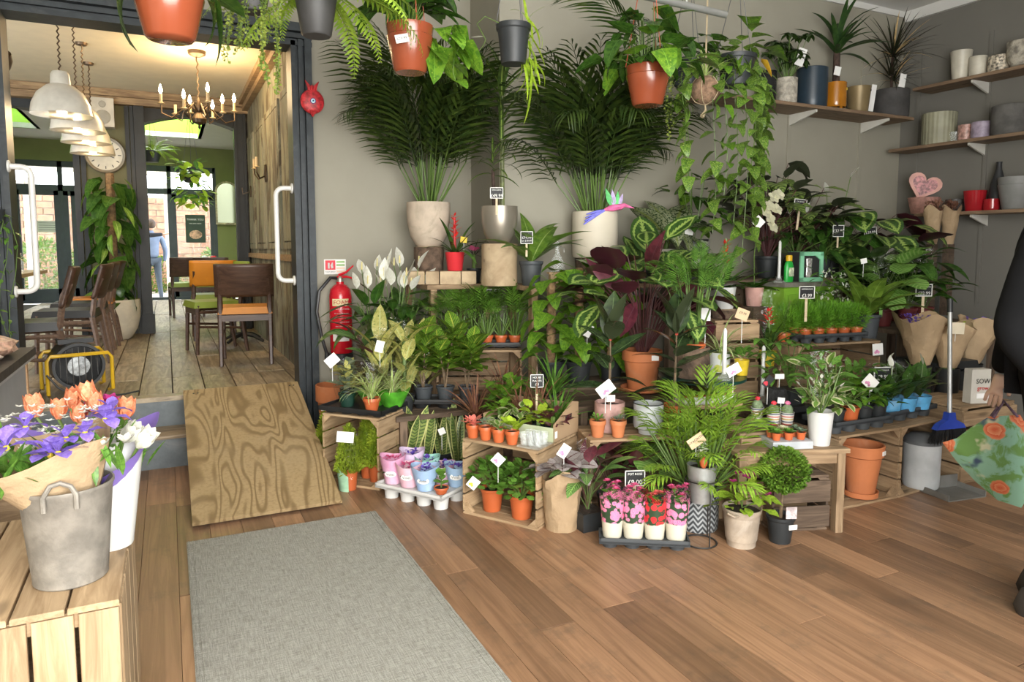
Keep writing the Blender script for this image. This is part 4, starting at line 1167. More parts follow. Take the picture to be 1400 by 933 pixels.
# black pot with string-of-beans cactus
r, rad, h, p = basket('hanging_cactus', 'flat leaved forest cactus in a small black hanging pot', 702, 88, 3.4, 48, 52, M_nurs, 'nurs')
hang(r, rad, h, 3.16 - p.z)
for i in range(20):
    z = h - i * .018 + .05
    put(LV['bean'], dirM((rad * U(.35, 1.05), -rad * U(.0, .55), max(z, .02)), U(-1.2, .5), U(-1.4, -.5), U(-.5, .5), U(.12, .22)), r, 'leaf')
put(LV['bean'], dirM((rad * .9, -rad * .3, -.02), -.6, -1.5, .3, .30), r)
for i in range(3): put(LV['bean'], dirM((rad * .75, -.02, h + .03), i * 2, U(.6, 1.2), 0, .15), r)
vine(r, LV['white'], (-rad, 0, h * .95), .2, 1, (.06, .07), (-.10, -.02))
# glossy basket with philodendron on the rail
r, rad, h, p = basket('hanging_philodendron', 'bushy heartleaf philodendron in a terracotta plastic pot on the rail', 885, 145, 3.3, 60, 52, M_gloss)
hang(r, rad, h, 3.155 - p.z + .05, M_ocord)
g = G()
for i in range(54):
    a = i * GA; q = U(.3, 2.1)
    e_ = V((rad * q * math.cos(a), rad * q * math.sin(a), h + U(.0, .20) * (2.2 - q) + .02))
    g.tube([(rad * .3 * math.cos(a), rad * .3 * math.sin(a), h * .9), (e_.x * .6, e_.y * .6, e_.z), e_], .0025, 4, False)
    put(LV['philo'] if i % 4 else LV['pothos'], dirM(e_, a + U(-.4, .4), U(-.9, .4), U(-.4, .4), U(.13, .19)), r)
g.build('stems', M_stem, r)
F_dk = F_kentia
for (a, e_, L) in ((2.6, 1.15, .62), (.9, 1.25, .5)): put(F_dk, dirM((0, .05, h + .05), a, e_, .4, L), r, 'frond')
# coir ball with spider plant
M_coir = mat('coir_ball', (.26, .16, .10), .95, var=.35, sc=40, bmp=.6)
p = ay(964, 128, 3.35); k = px2m(p)
r = plant('hanging_spider_plant', 'spider plant in a round coir ball wrapped with twine on the rail', p, rz=0)
G().ball((0, 0, .02), 20 * k, 18, 12, .95).build('pot', M_coir, r)
g = G(); g.tube([(0, 0, .06), (.0, 0, .30), (.005, 0, 3.14 - p.z)], .005, 5)
for q in range(5): a = q * 1.25; g.tube([(20.5 * k * math.cos(a) * math.cos(u_), 20.5 * k * math.sin(a) * math.cos(u_), .02 + 20 * k * math.sin(u_)) for u_ in (-1.5, -.9, -.3, .3, .9, 1.4)], .0025, 4, False)
g.tube([(0, 0, -.06), (.0, -.01, -.10), (-.03, -.01, -.14)], [.004, .008, .014], 5)
g.build('twine', mat('jute_twine', (.48, .38, .24), .9), r)
rosette(r, .10, LV['spider'], 26, (.18, .30), (.2, 1.2))
# black hanging pot with long trailing pothos
p = ay(1006, 118, 3.35); k = px2m(p)
r = plant('trailing_pothos', 'golden pothos in a black hanging pot with long vines reaching the plants below', p, rz=0)
pot(r, 'nurs', 27 * k, 40 * k, M_nurs)
hang(r, 27 * k, 40 * k, 3.12 - p.z)
hh = 40 * k
g = G()
for (dx, dy, L, n) in ((-70, 10, 190, 13), (-50, -12, 250, 16), (-34, -14, 200, 13), (-18, -16, 240, 15), (-6, -20, 290, 17), (6, -20, 190, 13), (18, -16, 260, 16), (30, -12, 220, 14), (42, -4, 170, 11), (-84, 4, 150, 10), (54, 2, 130, 8)):
    vine(r, LV['pothos2'] if random.random() < .6 else LV['pothos'], (dx * k * .35, dy * k * .5, hh), L * k, int(n * 1.35), (.085, .13), (dx * k * .65, dy * k * .9), g=g, wig=.025)
g.build('vine', M_stem, r)
for i in range(16): a = i * GA; put(LV['pothos2'], dirM((20 * k * math.cos(a), 20 * k * math.sin(a), hh + U(0, .14)), a, U(-.2, .9), 0, U(.09, .14)), r)
for dx, dz, a in ((.24, .06, .1), (.22, .02, -.2), (.03, .22, .6)): put(LV['pothos'], dirM((dx * .7, -.06, hh + dz), a, .05, .2, .19), r)
put(leaves('yellowed', leafmat('yellowed_leaf', (.45, .30, .03), (.5, .36, .04)), P_heart, .6), dirM((.12, -.08, hh - .02), -.2, -.8, .2, .13), r)
# second hanging pot of heartleaf between
p = ay(940, 118, 3.5); k = px2m(p)
r = plant('hanging_philodendron', 'dark heartleaf plant in a grey hanging pot with white cord between the baskets', p, rz=0)
pot(r, 'nurs', 24 * k, 34 * k, M_greyp); hang(r, 24 * k, 34 * k, 3.15 - p.z)
for i in range(24):
    a = i * GA; q = U(.5, 1.9)
    put(LV['philo'], dirM((24 * k * q * math.cos(a), 24 * k * q * math.sin(a), 34 * k + U(-.06, .12)), a, U(-1.0, .2), U(-.4, .4), U(.10, .16)), r)
F = Fol(); g = G()
for (dx, L) in ((-46, 70), (-42, 90), (-36, 75), (-24, 60), (-14, 120), (-12, 150)):
    pts = [V((dx * k + .008 * math.sin(t), -.06 + .005 * math.cos(t * 2), 34 * k * .9 - (L + 20) * k * t / 8)) for t in range(9)]
    g.tube([(0, 0, 34 * k * .9)] + pts, .0013, 3, False)
    for i in range(int(L * .8)):
        t = i / (L * .8) * 8; a = min(7, int(t)); F.add(gl, dirM(pts[a].lerp(pts[a + 1], t - a), U(0, 6.28), U(-.8, .4), U(-1, 1), U(.012, .018)))
g.build('strings', M_stem, r); F.build('foliage', L_pearl, r)
# ================================================================= left: crate tray, cypress, snake plants, violets
def onbox(pl, pr):
    pl, pr = V((pl[0], pl[1], 0)), V((pr[0], pr[1], 0)); rz = math.atan2(pr.y - pl.y, pr.x - pl.x)
    return (lambda x, y, z: T(pl) @ RZ(rz) @ V((x, y, z))), rz
FA, RA = onbox(P2(440, 565, .41), P2(517, 573, .41))
tray('black plastic tray of sleeved variegated plants on the crate by the ramp', FA(.19, .18, .412), RA, .42, .37, .03, M_black, 4, 3)
M_dkgreen = mat('dark_green_plastic', (.012, .045, .03), .45)
M_gsleeve = mat('bright_green_printed_sleeve', (.10, .42, .03), .35, alpha=.8, var=.3, sc=14)
lset('fit', L_grey, P_ovate, .5, (.3, .7), .2, 4)
lset('gold', L_dieff, P_ovate, .40, (.3, .7), .2, 5)
for i, (lx, ly) in enumerate(((.045, .20), (.105, .10))):
    r = plant('sleeved_dracaena', ('mottled cream and green foliage plant in clear sleeve nearest the extinguisher', 'mottled cream and green foliage plant in sleeve with white card on it')[i], FA(lx, ly, .438))
    pot(r, 'nurs', .052, .08, M_dkgreen)
    for s_ in range(3):
        for j in range(9): put(LV['gold'] if j % 2 else LV['fit'], dirM((U(-.03, .03), U(-.03, .03), .09 + j * .016), j * GA + s_, U(.1, 1.0), U(-.3, .3), U(.075, .125)), r)
    sleeve(r, .05, .105, .0, .255)
card('white price card on the sleeve beside the extinguisher base', 454, 493, 3.88, 18, 14, -.7, .1)
for i, (lx, ly) in enumerate(((.23, .19), (.30, .055), (.35, .20))):
    r = plant('sleeved_spider_plant', ('pale striped grassy plant in green sleeve, left of three on the crate', 'pale striped grassy plant in small orange pot at the tray front', 'pale striped grassy plant in bright green sleeve, right of three on the crate')[i], FA(lx, ly, .438))
    pot(r, 'terra' if i == 1 else 'nurs', .05, .075, M_orange if i == 1 else M_dkgreen)
    rosette(r, .07, LV['spider'], 44, (.16, .26), (.75, 1.5), .2)
    sleeve(r, .052, .105, .0, .10, M_gsleeve if i != 1 else M_cello, lip=False, name='printed_sleeve')
    sleeve(r, .072, .115, .09, .26)
# lemon cypress
cypk = dict(m=L_cyp, n=1100, rx=.072, rz=.125, leafL=.030, W=.34, shape='cone', up=1.0)
for i, (px, py, rad, ph, sl) in enumerate(((478, 669, .052, .125, 1), (503, 652, .05, .12, 0), (515, 660, .05, .12, 0), (446, 640, .05, .10, 0))):
    p = az(px, py, 0 if i in (0, 2) else .013)
    r = plant('lemon_cypress', ('lemon cypress in orange pot and half-open sleeve standing in front of the crate', 'lemon cypress in orange pot inside the crate, behind the sleeved one', 'lemon cypress in orange pot at the right edge of the crate opening', 'lemon cypress squeezed against the ramp edge in the crate')[i], p)
    pot(r, 'nurs', rad, ph, M_orange)
    bush(r, 'cyp', T(0, 0, ph + .105), **cypk)
    for q in range(3): bush(r, 'cyp', T(.03 * math.cos(q * 2.1), .03 * math.sin(q * 2.1), ph + .085) @ RZ(q) @ SCL(.7, .7, .8), **cypk)
    if sl:
        sleeve(r, .056, .082, .0, .34)
        g = G(); vs = []
        for j in range(7): a = 2.6 + j * .3 - r.rotation_euler.z; vs += [(.059 * math.cos(a), .059 * math.sin(a), .002), (.068 * math.cos(a), .068 * math.sin(a), .15 - .015 * abs(j - 2))]
        g.add(vs, [(2 * j, 2 * j + 2, 2 * j + 3, 2 * j + 1) for j in range(6)]); g.build('mint_wrap', mat('mint_wrap', (.38, .62, .42), .4, var=.2, sc=14), r)
card('white price card hung on the sleeved lemon cypress', 472, 598, 3.68, 23, 15, .1, 0)
# terracotta pot behind the ramp
r = thing('terracotta_pot', 'tall plain terracotta pot standing between ramp and door frame', 'pot', (.985, 4.72, 0))
G().lathe(potprof('terra', .13, .44), 24).build('pot', M_terra, r)
G().box((-.10, -.09, .30), (.03, .003, .03), rz=-.6).build('label', M_label, r, False)
# snake plants
for i, (px, py, n) in enumerate(((556, 652, 5), (580, 646, 6), (606, 640, 7), (626, 648, 6), (640, 626, 5), (592, 632, 5))):
    p = az(px, py, 0)
    r = plant('snake_plant', ('snake plant behind the pink violet sleeves, leftmost of the cluster', 'snake plant with upright yellow-edged leaves behind the mint sleeve', 'snake plant in the middle of the cluster with a white tag', 'snake plant behind the blue violet sleeve', 'snake plant tucked against the jade plant crate', 'snake plant at the back of the cluster below the crotons')[i], p)
    pot(r, 'nurs', .055, .10, M_nurs)
    for j in range(n): a = j * GA; put(LV['sans'], dirM((.025 * math.cos(a), .025 * math.sin(a), .08), a, U(1.2, 1.5), U(-1.5, 1.5), U(.26, .37), 1.7), r)
card('small white tag among the snake plants', 604, 590, 3.75, 9, 9, -.4, .1)
# violet tray
q0, q1 = az(515, 682, 0), az(600, 702, 0)
FT, RT = onbox(q0, q1)
tray('white shuttle tray of gift-wrapped african violets on the floor', FT(.215, .14, .0), RT, .44, .29, .078, M_whitep, 4, 2)
def wrapmat(n, c, d): return mat(n, c, .45, var=.10, sc=10, dirt=(d, .5))
wraps = [('pink', (.70, .34, .52), (.85, .7, .75)), ('blush', (.78, .48, .56), (.9, .75, .75)), ('blue', (.33, .47, .68), (.55, .68, .8)), ('mint', (.34, .68, .58), (.6, .8, .75)), ('lilac', (.62, .48, .66), (.8, .7, .8)), ('sky', (.36, .52, .72), (.6, .7, .8)), ('rose', (.72, .42, .55), (.85, .7, .75))]
def violet(label, p, wi, fl, h=.115, txt=None, r1=.072):
    r = plant('wrapped_violet', label, p, rz=RT)
    pot(r, 'nurs', .042, .06, M_whitep)
    m = wrapmat(wraps[wi][0] + '_paper_wrap', wraps[wi][1], wraps[wi][2])
    sleeve(r, .044, r1, .0, h, m, 14, .04, 'paper_wrap')
    for j in range(7): put(LV['dark'], dirM((.02 * math.cos(j * .9), .02 * math.sin(j * .9), .06), j * .9, U(.3, .8), 0, U(.04, .06)), r)
    for j in range(26): a = U(0, 6.28); q = U(0, .036); put(LV[fl], dirM((q * math.cos(a), q * math.sin(a), h * .80 + U(0, .025)), a, U(.1, 1.3), 0, U(.016, .022)), r, 'petal')
    g = G(RZ(-RT - .55)); g.ball((0, -.0575, .062), .032, 14, 8, .55, 1, .12); g.build('oval_label', M_label, r)
    text('lettering', 'Violet', .018, M_ink, r, RZ(-RT - .55) @ T(0, -.0625, .062) @ UPRIGHT)
    return r
violet('african violet in a deep pink paper wrap at the left end of the tray', FT(.055, .075, .079), 0, 'pink', .15)
violet('african violet in a blush pink paper wrap with red floral hem', FT(.165, .075, .079), 1, 'pink', .125)
violet('african violet in a pale blue wrap with large oval label, front row', FT(.275, .075, .079), 2, 'viol', .13, r1=.078)
violet('african violet in a lilac pink wrap, back left of the white tray', FT(.085, .205, .079), 4, 'viol', .155)
violet('african violet in a mint green wrap, back of the white tray', FT(.185, .212, .079), 3, 'viol', .13)
violet('african violet in a rose wrap with dark leaves, back row', FT(.285, .212, .079), 6, 'viol', .11)
violet('african violet in a sky blue wrap, right rear corner of the tray', FT(.385, .212, .079), 5, 'viol', .12)
r = plant('jade_seedling', 'tiny jade plant in a low terracotta pot on the white tray corner', FT(.385, .065, .079), rz=0)
pot(r, 'terra', .040, .035, M_orange)
stemmed(r, .03, LV['jade'], 9, .07, (.04, .06), (.1, .9), sr=.004)
# crotons in black tray on the low bench
pc = az(612, 552, .385); CT = V((pc.x, pc.y + .10, .382))
tray('black tray of three croton pots below the parlour palms', (1.50, 3.99, .382), -.45, .42, .17, .05, M_black, 3, 1)
for i in range(3):
    p = T(1.50, 3.99, .428) @ RZ(-.45) @ V((-.135 + i * .135, 0, 0))
    r = plant('croton', ('croton with yellow-veined leaves, left pot of the black tray', 'croton with yellow-veined leaves, middle pot of the black tray', 'croton with yellow-veined leaves, right pot below the brown crate')[i], p)
    pot(r, 'nurs', .058, .085, M_greyp)
    for q in range(3):
        lean = (.06 * math.cos(q * 2.1), .06 * math.sin(q * 2.1))
        stemmed(r, .07, LV['croton'], 15, U(.22, .36), (.13, .20), (.0, .9), M_bark, .006, lean, z0=.4)
# filler plants between crate, bench and cardboard box
for i, (X, Y, z_, kk_, n_, L_, lab) in enumerate(((1.56, 3.66, .30, 'cord', 40, (.20, .32), 'bronze cordyline spilling behind the four small orange pots'), (1.74, 3.60, .34, 'mid', 34, (.07, .11), 'feathery green plant on a log beside the cordyline'), (1.80, 3.78, .36, 'cord', 36, (.22, .34), 'pale grassy cordyline below the parlour palm crate'), (1.98, 3.50, .42, 'grass', 36, (.2, .32), 'grassy green plant in front of the moss poles'), (1.66, 3.48, .36, 'pothos', 26, (.07, .10), 'small pothos tucked behind the cardboard box'))):
    log(('log', 'short log', 'brown log', 'tall log', 'thin log')[i] + ' hidden below the ' + lab.split(' ')[0] + ' ' + lab.split(' ')[1], V((X, Y, 0)), .065, z_)
    r = plant('filler_plant', lab, V((X, Y, z_ + .005)))
    pot(r, 'nurs', .055, .09, M_nurs)
    if kk_ in ('cord', 'grass'): rosette(r, .08, LV[kk_], n_, L_, (.4, 1.45), .2)
    else:
        for j in range(n_): a = j * GA; q = U(.01, .10); put(LV[kk_], dirM((q * math.cos(a), q * math.sin(a), .10 + U(0, .16)), a, U(-.2, 1.0), 0, U(*L_)), r)
# dieffenbachias
for i, (px, Y) in enumerate(((520, 4.02), (553, 3.98), (545, 4.16), (578, 4.10))):
    p = ay(px, 500, Y); p.z = .384
    r = plant('dieffenbachia', ('sleeved cream dieffenbachia at the left of its group', 'sleeved cream dieffenbachia in front with a white card', 'sleeved cream dieffenbachia standing behind the others', 'sleeved cream dieffenbachia next to the crotons')[i], p)
    pot(r, 'nurs', .06, .10, M_nurs)
    for j in range(13): put(LV['dieff'], dirM((.02 * math.cos(j * GA), .02 * math.sin(j * GA), .10 + .026 * j), j * GA, U(.75, 1.3), U(-.3, .3), U(.17, .25)), r)
    G().tube([(0, 0, .08), (0, 0, .42)], .012, 6).build('stem', M_stem, r)
    sleeve(r, .055, .125, .05, .50)
card('white tag stuck in the dieffenbachia foliage', 519, 474, 3.88, 11, 16, .25, .1)
# striped dark plant leaning at the left
p = ay(500, 470, 4.10); p.z = .384
r = plant('stromanthe', 'dark sleeved foliage plant leaning out beside the extinguisher', V((1.20, 4.16, .384)), rz=0)
pot(r, 'nurs', .05, .09, M_nurs)
for j in range(9): put(LV['purp'] if j % 3 == 0 else LV['ornata'], dirM((-.02 - .03 * j * .8, -.02, .16 + .035 * j), PI + U(-.5, .5), U(.6, 1.2), U(-.5, .5), U(.18, .24)), r)
G().tube([(0, 0, .07), (-.06, -.01, .22), (-.2, -.02, .45)], .006, 5).build('stem', M_rstem, r)
# peace lilies
for i, (X, Yp) in enumerate(((1.16, 4.40), (1.30, 4.36), (1.42, 4.46))):
    r = plant('peace_lily', ('white flowering peace lily nearest the extinguisher', 'white flowering peace lily in the middle of the back group', 'white flowering peace lily below the red bromeliad')[i], (X, Yp, .603), rz=0)
    pot(r, 'nurs', .065, .11, M_nurs)
    petioled(r, .09, LV['lily'], 20, (.20, .36), (.20, .28), .13, (-.2, .9))
    g = G()
    for j in range(6):
        a = j * 1.05 + i; e_ = V((.10 * math.cos(a), .08 * math.sin(a) - .03, U(.50, .66)))
        g.tube([(0, 0, .1), (e_.x * .5, e_.y * .5, e_.z * .6), e_], .003, 4, False)
        put(LV['white'], dirM(e_ - V((0, 0, .03)), a + U(-1, 1), U(1.0, 1.5), U(-.5, .5), U(.11, .15)), r, 'spathe')
        s_ = G(); s_.tube([e_, e_ + V((0, -.006, .05))], [.006, .004], 5); s_.build('spadix', mat('cream_spadix', (.7, .62, .3), .7), r)
    g.build('flower_stalks', M_stem, r)
# parlour palms on the brown crate
FP, RP = onbox((1.52, 4.20), (2.02, 3.98))
tray('black tray of six parlour palm pots on the brown crate', FP(.28, .11, .703), RP, .52, .15, .03, M_black, 6, 1)
lab6 = ['leftmost, behind the croton', 'second from the left', 'third from the left', 'third from the right', 'second from the right with the chalk sign behind', 'rightmost, beside the pothos']
for i in range(6):
    r = plant('parlour_palm', 'small parlour palm in orange pot, ' + lab6[i], FP(.055 + .09 * i, .10, .728), group='row of parlour palms')
    pot(r, 'terra', .042, .06, M_orange)
    palm(r, .05, F_parl, 15, (.16, .24), (.8, 1.5), sh=.15, r0=.02)
sign('dark chalk price sign stuck among the parlour palms', 674, 402, 4.22, (('PALM', .3), ('£4.99', .3)), 17, 13, .1)

# ================================================================= middle: moss poles, cardboard box, jade plants
M_moss = mat('coir_moss_pole', (.24, .15, .075), .95, var=.4, sc=30, bmp=.9)
for i, (X, Y, H) in enumerate(((2.10, 3.74, .62), (2.25, 3.66, .70), (2.50, 3.68, .70))):
    r = plant('pothos_pole', ('golden pothos on the leftmost and thinnest moss pole', 'golden pothos climbing the middle moss pole', 'golden pothos on the right moss pole with a white card')[i], (X, Y, .523), rz=0)
    pot(r, 'nurs', .085, .14, M_nurs)
    G().lathe([(.026, .08), (.028, .3), (.025, .5), (.027, H), (.02, H + .01)], 10, wob=.12, wn=4).build('moss_pole', M_moss, r)
    g = G()
    for j in range(38):
        zz = .12 + (H - .06) * (j / 38); a = j * GA; q = U(.05, .13)
        e_ = V((q * math.cos(a), q * math.sin(a), zz + .03))
        g.tube([(.026 * math.cos(a), .026 * math.sin(a), zz), e_], .0022, 4, False)
        put(LV['pothos'], dirM(e_, a + U(-.4, .4), U(-.8, .15), U(-.35, .35), U(.12, .185)), r)
    g.build('stems', M_stem, r)
card('white price card in the right pothos pot', 715 + 88, 452, 3.5, 13, 17, .45, .06)
# cardboard box on the jade plant crate
FB, RB = onbox(P2(632, 600, .39), P2(735, 618, .39))
M_card = mat('brown_cardboard', (.40, .27, .155), .85, var=.05, sc=4)
M_cardin = mat('pale_green_box_side', (.42, .46, .30), .8, var=.1)
bx = thing('cardboard_box', 'open cardboard box of small foliage plants with a handle hole', 'box', FB(.02, .16, .392), RB)
for nm, a, b, m in (('base', (0, 0, 0), (.42, .27, .004), M_card), ('front_wall', (0, 0, 0), (.42, .004, .075), M_cardin), ('back_wall', (0, .266, 0), (.42, .27, .15), M_card), ('left_wall', (0, 0, 0), (.004, .27, .10), M_card), ):
    G().b2(a, b).build(nm, m, bx, False)
g = G(); g.prism([(0, 0), (.27, 0), (.27, .16), (.20, .175), (.0, .09)], .004, T(.416, 0, 0) @ Matrix(((0, 0, 1, 0), (1, 0, 0, 0), (0, 1, 0, 0), (0, 0, 0, 1)))); g.build('right_wall', M_card, bx, False)
G().b2((.4205, .12, .085), (.4212, .19, .115)).build('handle_hole', M_dark, bx, False)
G().b2((.4205, .01, .02), (.4212, .035, .055)).build('label', M_label, bx, False)
kinds = [('lime_pilea', 'lime green rounded-leaf plant at the front of the cardboard box', 'lime', .30, .05), ('syngonium', 'pale veined arrowhead plant in the cardboard box', 'var', .19, .05), ('nerve_plant', 'light green leafy plant at the left of the cardboard box', 'pothos', .06, .06), ('cordyline', 'bronze grassy cordyline at the back of the cardboard box', 'cord', .10, .20), ('spiky_dracaena', 'green spiky dracaena in the back right of the cardboard box', 'grass', .33, .20), ('purple_plant', 'dark purple trailing plant by the cardboard box handle', 'purp', .38, .06), ('asparagus_seedling', 'feathery green seedling at the back left of the box', 'mid', .03, .20), ('pale_grass', 'straw coloured grassy plant behind the chalk sign', 'cord', .21, .20)]
for nm, lab, kk_, x_, y_ in kinds:
    r = plant(nm, lab, FB(.02 + x_, .165 + y_, .397))
    pot(r, 'nurs', .036, .06, M_nurs)
    if kk_ in ('cord', 'grass'): rosette(r, .05, LV[kk_], 34, (.18, .30), (.5, 1.45), .2)
    else:
        for j in range(24): a = j * GA; q = U(.01, .06); put(LV[kk_], dirM((q * math.cos(a), q * math.sin(a), .07 + U(0, .07)), a, U(-.1, .9), 0, U(.045, .075)), r)
        G().tube([(0, 0, .05), (0, 0, .11)], .012, 5).build('stems', M_stem, r)
sign('chalk price sign standing in the cardboard box', 734, 521, 3.18, (('HOUSE', .2), ('PLANTS', .2), ('£3', .3)), 18, 18, .16)
fl4 = [('coral', 'pink nerve plant in the leftmost of four small orange pots'), ('grey', 'silver leaved seedling in the second small orange pot'), ('var', 'cream edged peperomia in the third small orange pot'), ('lime', 'bright green seedling in the rightmost small orange pot')]
L_ital2 = leafmat('pink_mottled_leaf', (.35, .10, .10), (.45, .2, .16))
lset('pinkfit', L_ital2, P_ovate, .6, (.2, .5), .1, 4)
for i, (kk_, lab) in enumerate(fl4):
    r = plant('potted_seedling', lab, FB(.035 + .078 * i, .045, .392))
    pot(r, 'terra', .037, .068, M_orange)
    for j in range(20): a = j * GA; q = U(.0, .03); put(LV['pinkfit' if i == 0 else kk_], dirM((q * math.cos(a), q * math.sin(a), .065 + U(0, .03 + .02 * (i > 1))), a, U(.0, 1.0), 0, U(.03, .05) * (1.25 if i > 1 else 1)), r)
ct = thing('clear_tray', 'clear plastic pot tray on the crate corner beside the box', 'tray', FB(.375, .075, .392), RB)
G().b2((-.06, -.06, .0), (.06, .075, .006)).build('base', M_clear, ct, False)
for i in range(3):
    for j in range(2): G().lathe([(.018, .006), (.026, .065), (.024, .065), (.016, .01)], 12, (-.038 + i * .038, -.025 + j * .055, 0)).build('cup', M_clear, ct)
# jade plants inside the crate
for i, (px, py, rad, hh, br) in enumerate(((673, 697, .062, .118, .105), (713, 707, .066, .118, .118))):
    p = az(px, py, .0135)
    r = plant('jade_plant', ('round jade plant in orange pot at the left inside the crate', 'round jade plant in orange pot at the right front of the crate')[i], p)
    pot(r, 'nurs', rad, hh, M_orange)
    for j in range(150):
        a = U(0, 6.28); zz = U(-.25, 1); q = (1 - max(0, zz) ** 2) ** .5 * U(.75, 1)
        put(LV['jade'], dirM((br * q * math.cos(a), br * q * math.sin(a), hh + .03 + br * .85 * (zz + .1)), a + U(-.6, .6), U(-.1, .9), U(-.5, .5), U(.042, .062)), r)
    g = G()
    for j in range(9): a = j * .7; g.tube([(0, 0, hh * .8), (br * .6 * math.cos(a), br * .6 * math.sin(a), hh + .07)], .005, 5, False)
    g.build('stems', M_stem, r)
card('white price card leaning at the jade plants', 681, 629, 3.02, 15, 15, .75, .10, M_pinkprint)
card('white care card with yellow flower print left of the jade plants', 647, 661, 3.10, 14, 15, .7, 0, M_yel)
# begonia in kraft bag
M_kraft = mat('crumpled_kraft_paper', (.39, .275, .16), .75, var=.10, sc=9, bmp=.5)
def bag(root, r0, r1, h, lean=.0, n=22, name='paper_bag', m=None, seed=0):
    g = G(); vs, fs = [], []; rows = 9; rg = random.Random(seed)
    for j in range(rows):
        t = j / (rows - 1)
        for i in range(n):
            a = 2 * PI * i / n
            rr = (r0 + (r1 - r0) * t) * (1 + rg.uniform(-.06, .06) + .06 * t * math.sin(4 * a + seed))
            vs.append((rr * math.cos(a) + lean * t * t, rr * math.sin(a), h * t + (.10 * h * t ** 4 * math.sin(3 * a + seed + 1))))
    for j in range(rows - 1):
        for i in range(n): fs.append((j * n + i, j * n + (i + 1) % n, (j + 1) * n + (i + 1) % n, (j + 1) * n + i))
    fs.append(tuple(reversed(range(n))))
    g.add(vs, fs); return g.build(name, m or M_kraft, root, True, 25)
p = az(767, 721, 0)
r = plant('bagged_begonia', 'silver leaved begonia in a crumpled kraft paper bag by the crate', p, rz=0)
bag(r, .075, .105, .28)
for j in range(26): a = j * GA; q = .085 * math.sqrt((j + .5) / 26); put(LV['beg'], dirM((q * math.cos(a), q * math.sin(a), .285 + U(-.01, .04)), a, U(.0, .7), U(-.3, .3), U(.09, .12)), r)
G().lathe([(.07, .02), (.08, .22), (0, .23)], 12).build('soil', M_soil, r)
card('white price card above the begonia bag', 771, 617, 2.80, 13, 19, .6, .1, M_pinkprint)
# calatheas in and beside the middle crate
p = az(803, 721, 0)
r = plant('sleeved_calathea', 'sleeved calathea with purple undersides in a black square pot on the floor', p, rz=0)
G().box((0, 0, .045), (.115, .115, .09), taper=1.12).build('pot', M_nurs, r, False)
G().box((0, 0, .088), (.115, .115, .01)).build('soil', M_soil, r, False)
petioled(r, .09, LV['ornata'], 12, (.14, .32), (.12, .18), .09, (.0, 1.0))
petioled(r, .09, LV['purp'], 6, (.2, .34), (.12, .17), .09, (.4, 1.2), M_rstem)
sleeve(r, .065, .12, .08, .40)
FC, RC = onbox(P2(807, 603, .41), P2(936, 597, .41))
for i, (x_, y_, kk_, nn, lab) in enumerate(((.12, .10, 'ornata', 14, 'pinstripe calathea at the left inside the crate'), (.25, .12, 'purp', 16, 'dark purple leaved plant in the middle of the crate'), (.40, .10, 'orbi', 9, 'round striped calathea at the right of the crate'))):
    r = plant('calathea', lab, FC(x_, y_ - .02, .0135), rz=0)
    pot(r, 'nurs', .06, .10, M_nurs)
    petioled(r, .09, LV[kk_], nn, (.10, .19), (.13, .18), .07, (.2, 1.1), M_rstem if i < 2 else None)
    if i == 1: sleeve(r, .06, .10, .05, .36)
# potted roses
q0, q1 = az(822, 752, 0), az(938, 757, 0)
FR, RR = onbox(q0, q1)
tray('grey plastic tray of four potted roses at the front of the display', FR(.19, .055, 0), RR, .40, .13, .045, M_greyp, 4, 1)
def rosemat(n, c1, c2):
    m, nt, b = newmat(n)
    v = ocoord(nt, (1, 1, 1))
    vo = nd(nt, 'ShaderNodeTexVoronoi'); vo.inputs['Scale'].default_value = 40; lk(nt, v, vo.inputs['Vector'])
    rings = mth(nt, 'FRACT', mth(nt, 'MULTIPLY', vo.outputs[0], 5.0))
    c = mixc(nt, rings, c1, c2)
    c = mixc(nt, sstep(nt, vo.outputs[0], .52, .62), c, (.03, .06, .03))
    tc = nd(nt, 'ShaderNodeTexCoord'); sp = nd(nt, 'ShaderNodeSeparateXYZ'); lk(nt, tc.outputs['Object'], sp.inputs[0])
    z = mth(nt, 'ADD', sp.outputs[2], mth(nt, 'MULTIPLY', noise(nt, v, 20, 2), .03))
    c = mixc(nt, sstep(nt, z, .088, .092), (.62, .58, .47), c)
    lk(nt, c, b.inputs['Base Color']); b.inputs['Roughness'].default_value = .3
    al = mth(nt, 'SUBTRACT', 1.0, mth(nt, 'MULTIPLY', sstep(nt, z, .185, .20), .75)); lk(nt, al, b.inputs['Alpha'])
    return m
RM1, RM2 = rosemat('pink_rose_print_sleeve', (.75, .10, .28), (.85, .35, .5)), rosemat('red_rose_print_sleeve', (.55, .01, .02), (.75, .06, .06))
for i in range(4):
    red = i == 2
    r = plant('potted_rose', ('pink potted rose in printed sleeve, leftmost in the grey tray', 'pink potted rose with green buds, second in the grey tray', 'red potted rose in printed sleeve in the grey tray', 'pink potted rose in printed sleeve, rightmost in the grey tray')[i], FR(.05 + .095 * i, .055, .046))
    pot(r, 'nurs', .036, .07, M_nurs)
    sleeve(r, .042, .062, .0, .215, RM2 if red else RM1, 18, .03, 'printed_sleeve')
    for j in range(40): a = U(0, 6.28); q = U(0, .045); put(LV['mid'], dirM((q * math.cos(a), q * math.sin(a), .15 + U(0, .07)), a, U(0, 1.1), 0, U(.022, .034)), r)
    for j in range(6):
        a = j * 1.3 + i; q = U(.01, .05); c_ = V((q * math.cos(a), q * math.sin(a), U(.19, .25)))
        for k_ in range(9): put(LV['coral' if red else 'pink'], dirM(c_, k_ * GA, .3 + k_ * .12, 0, .022 - k_ * .001), r, 'petal')
sign('chalk price sign reading pot rose 9.00 behind the rose sleeves', 868, 654, 2.62, (('POT ROSE', .2), ('£9.00', .42)), 28, 22, .12)
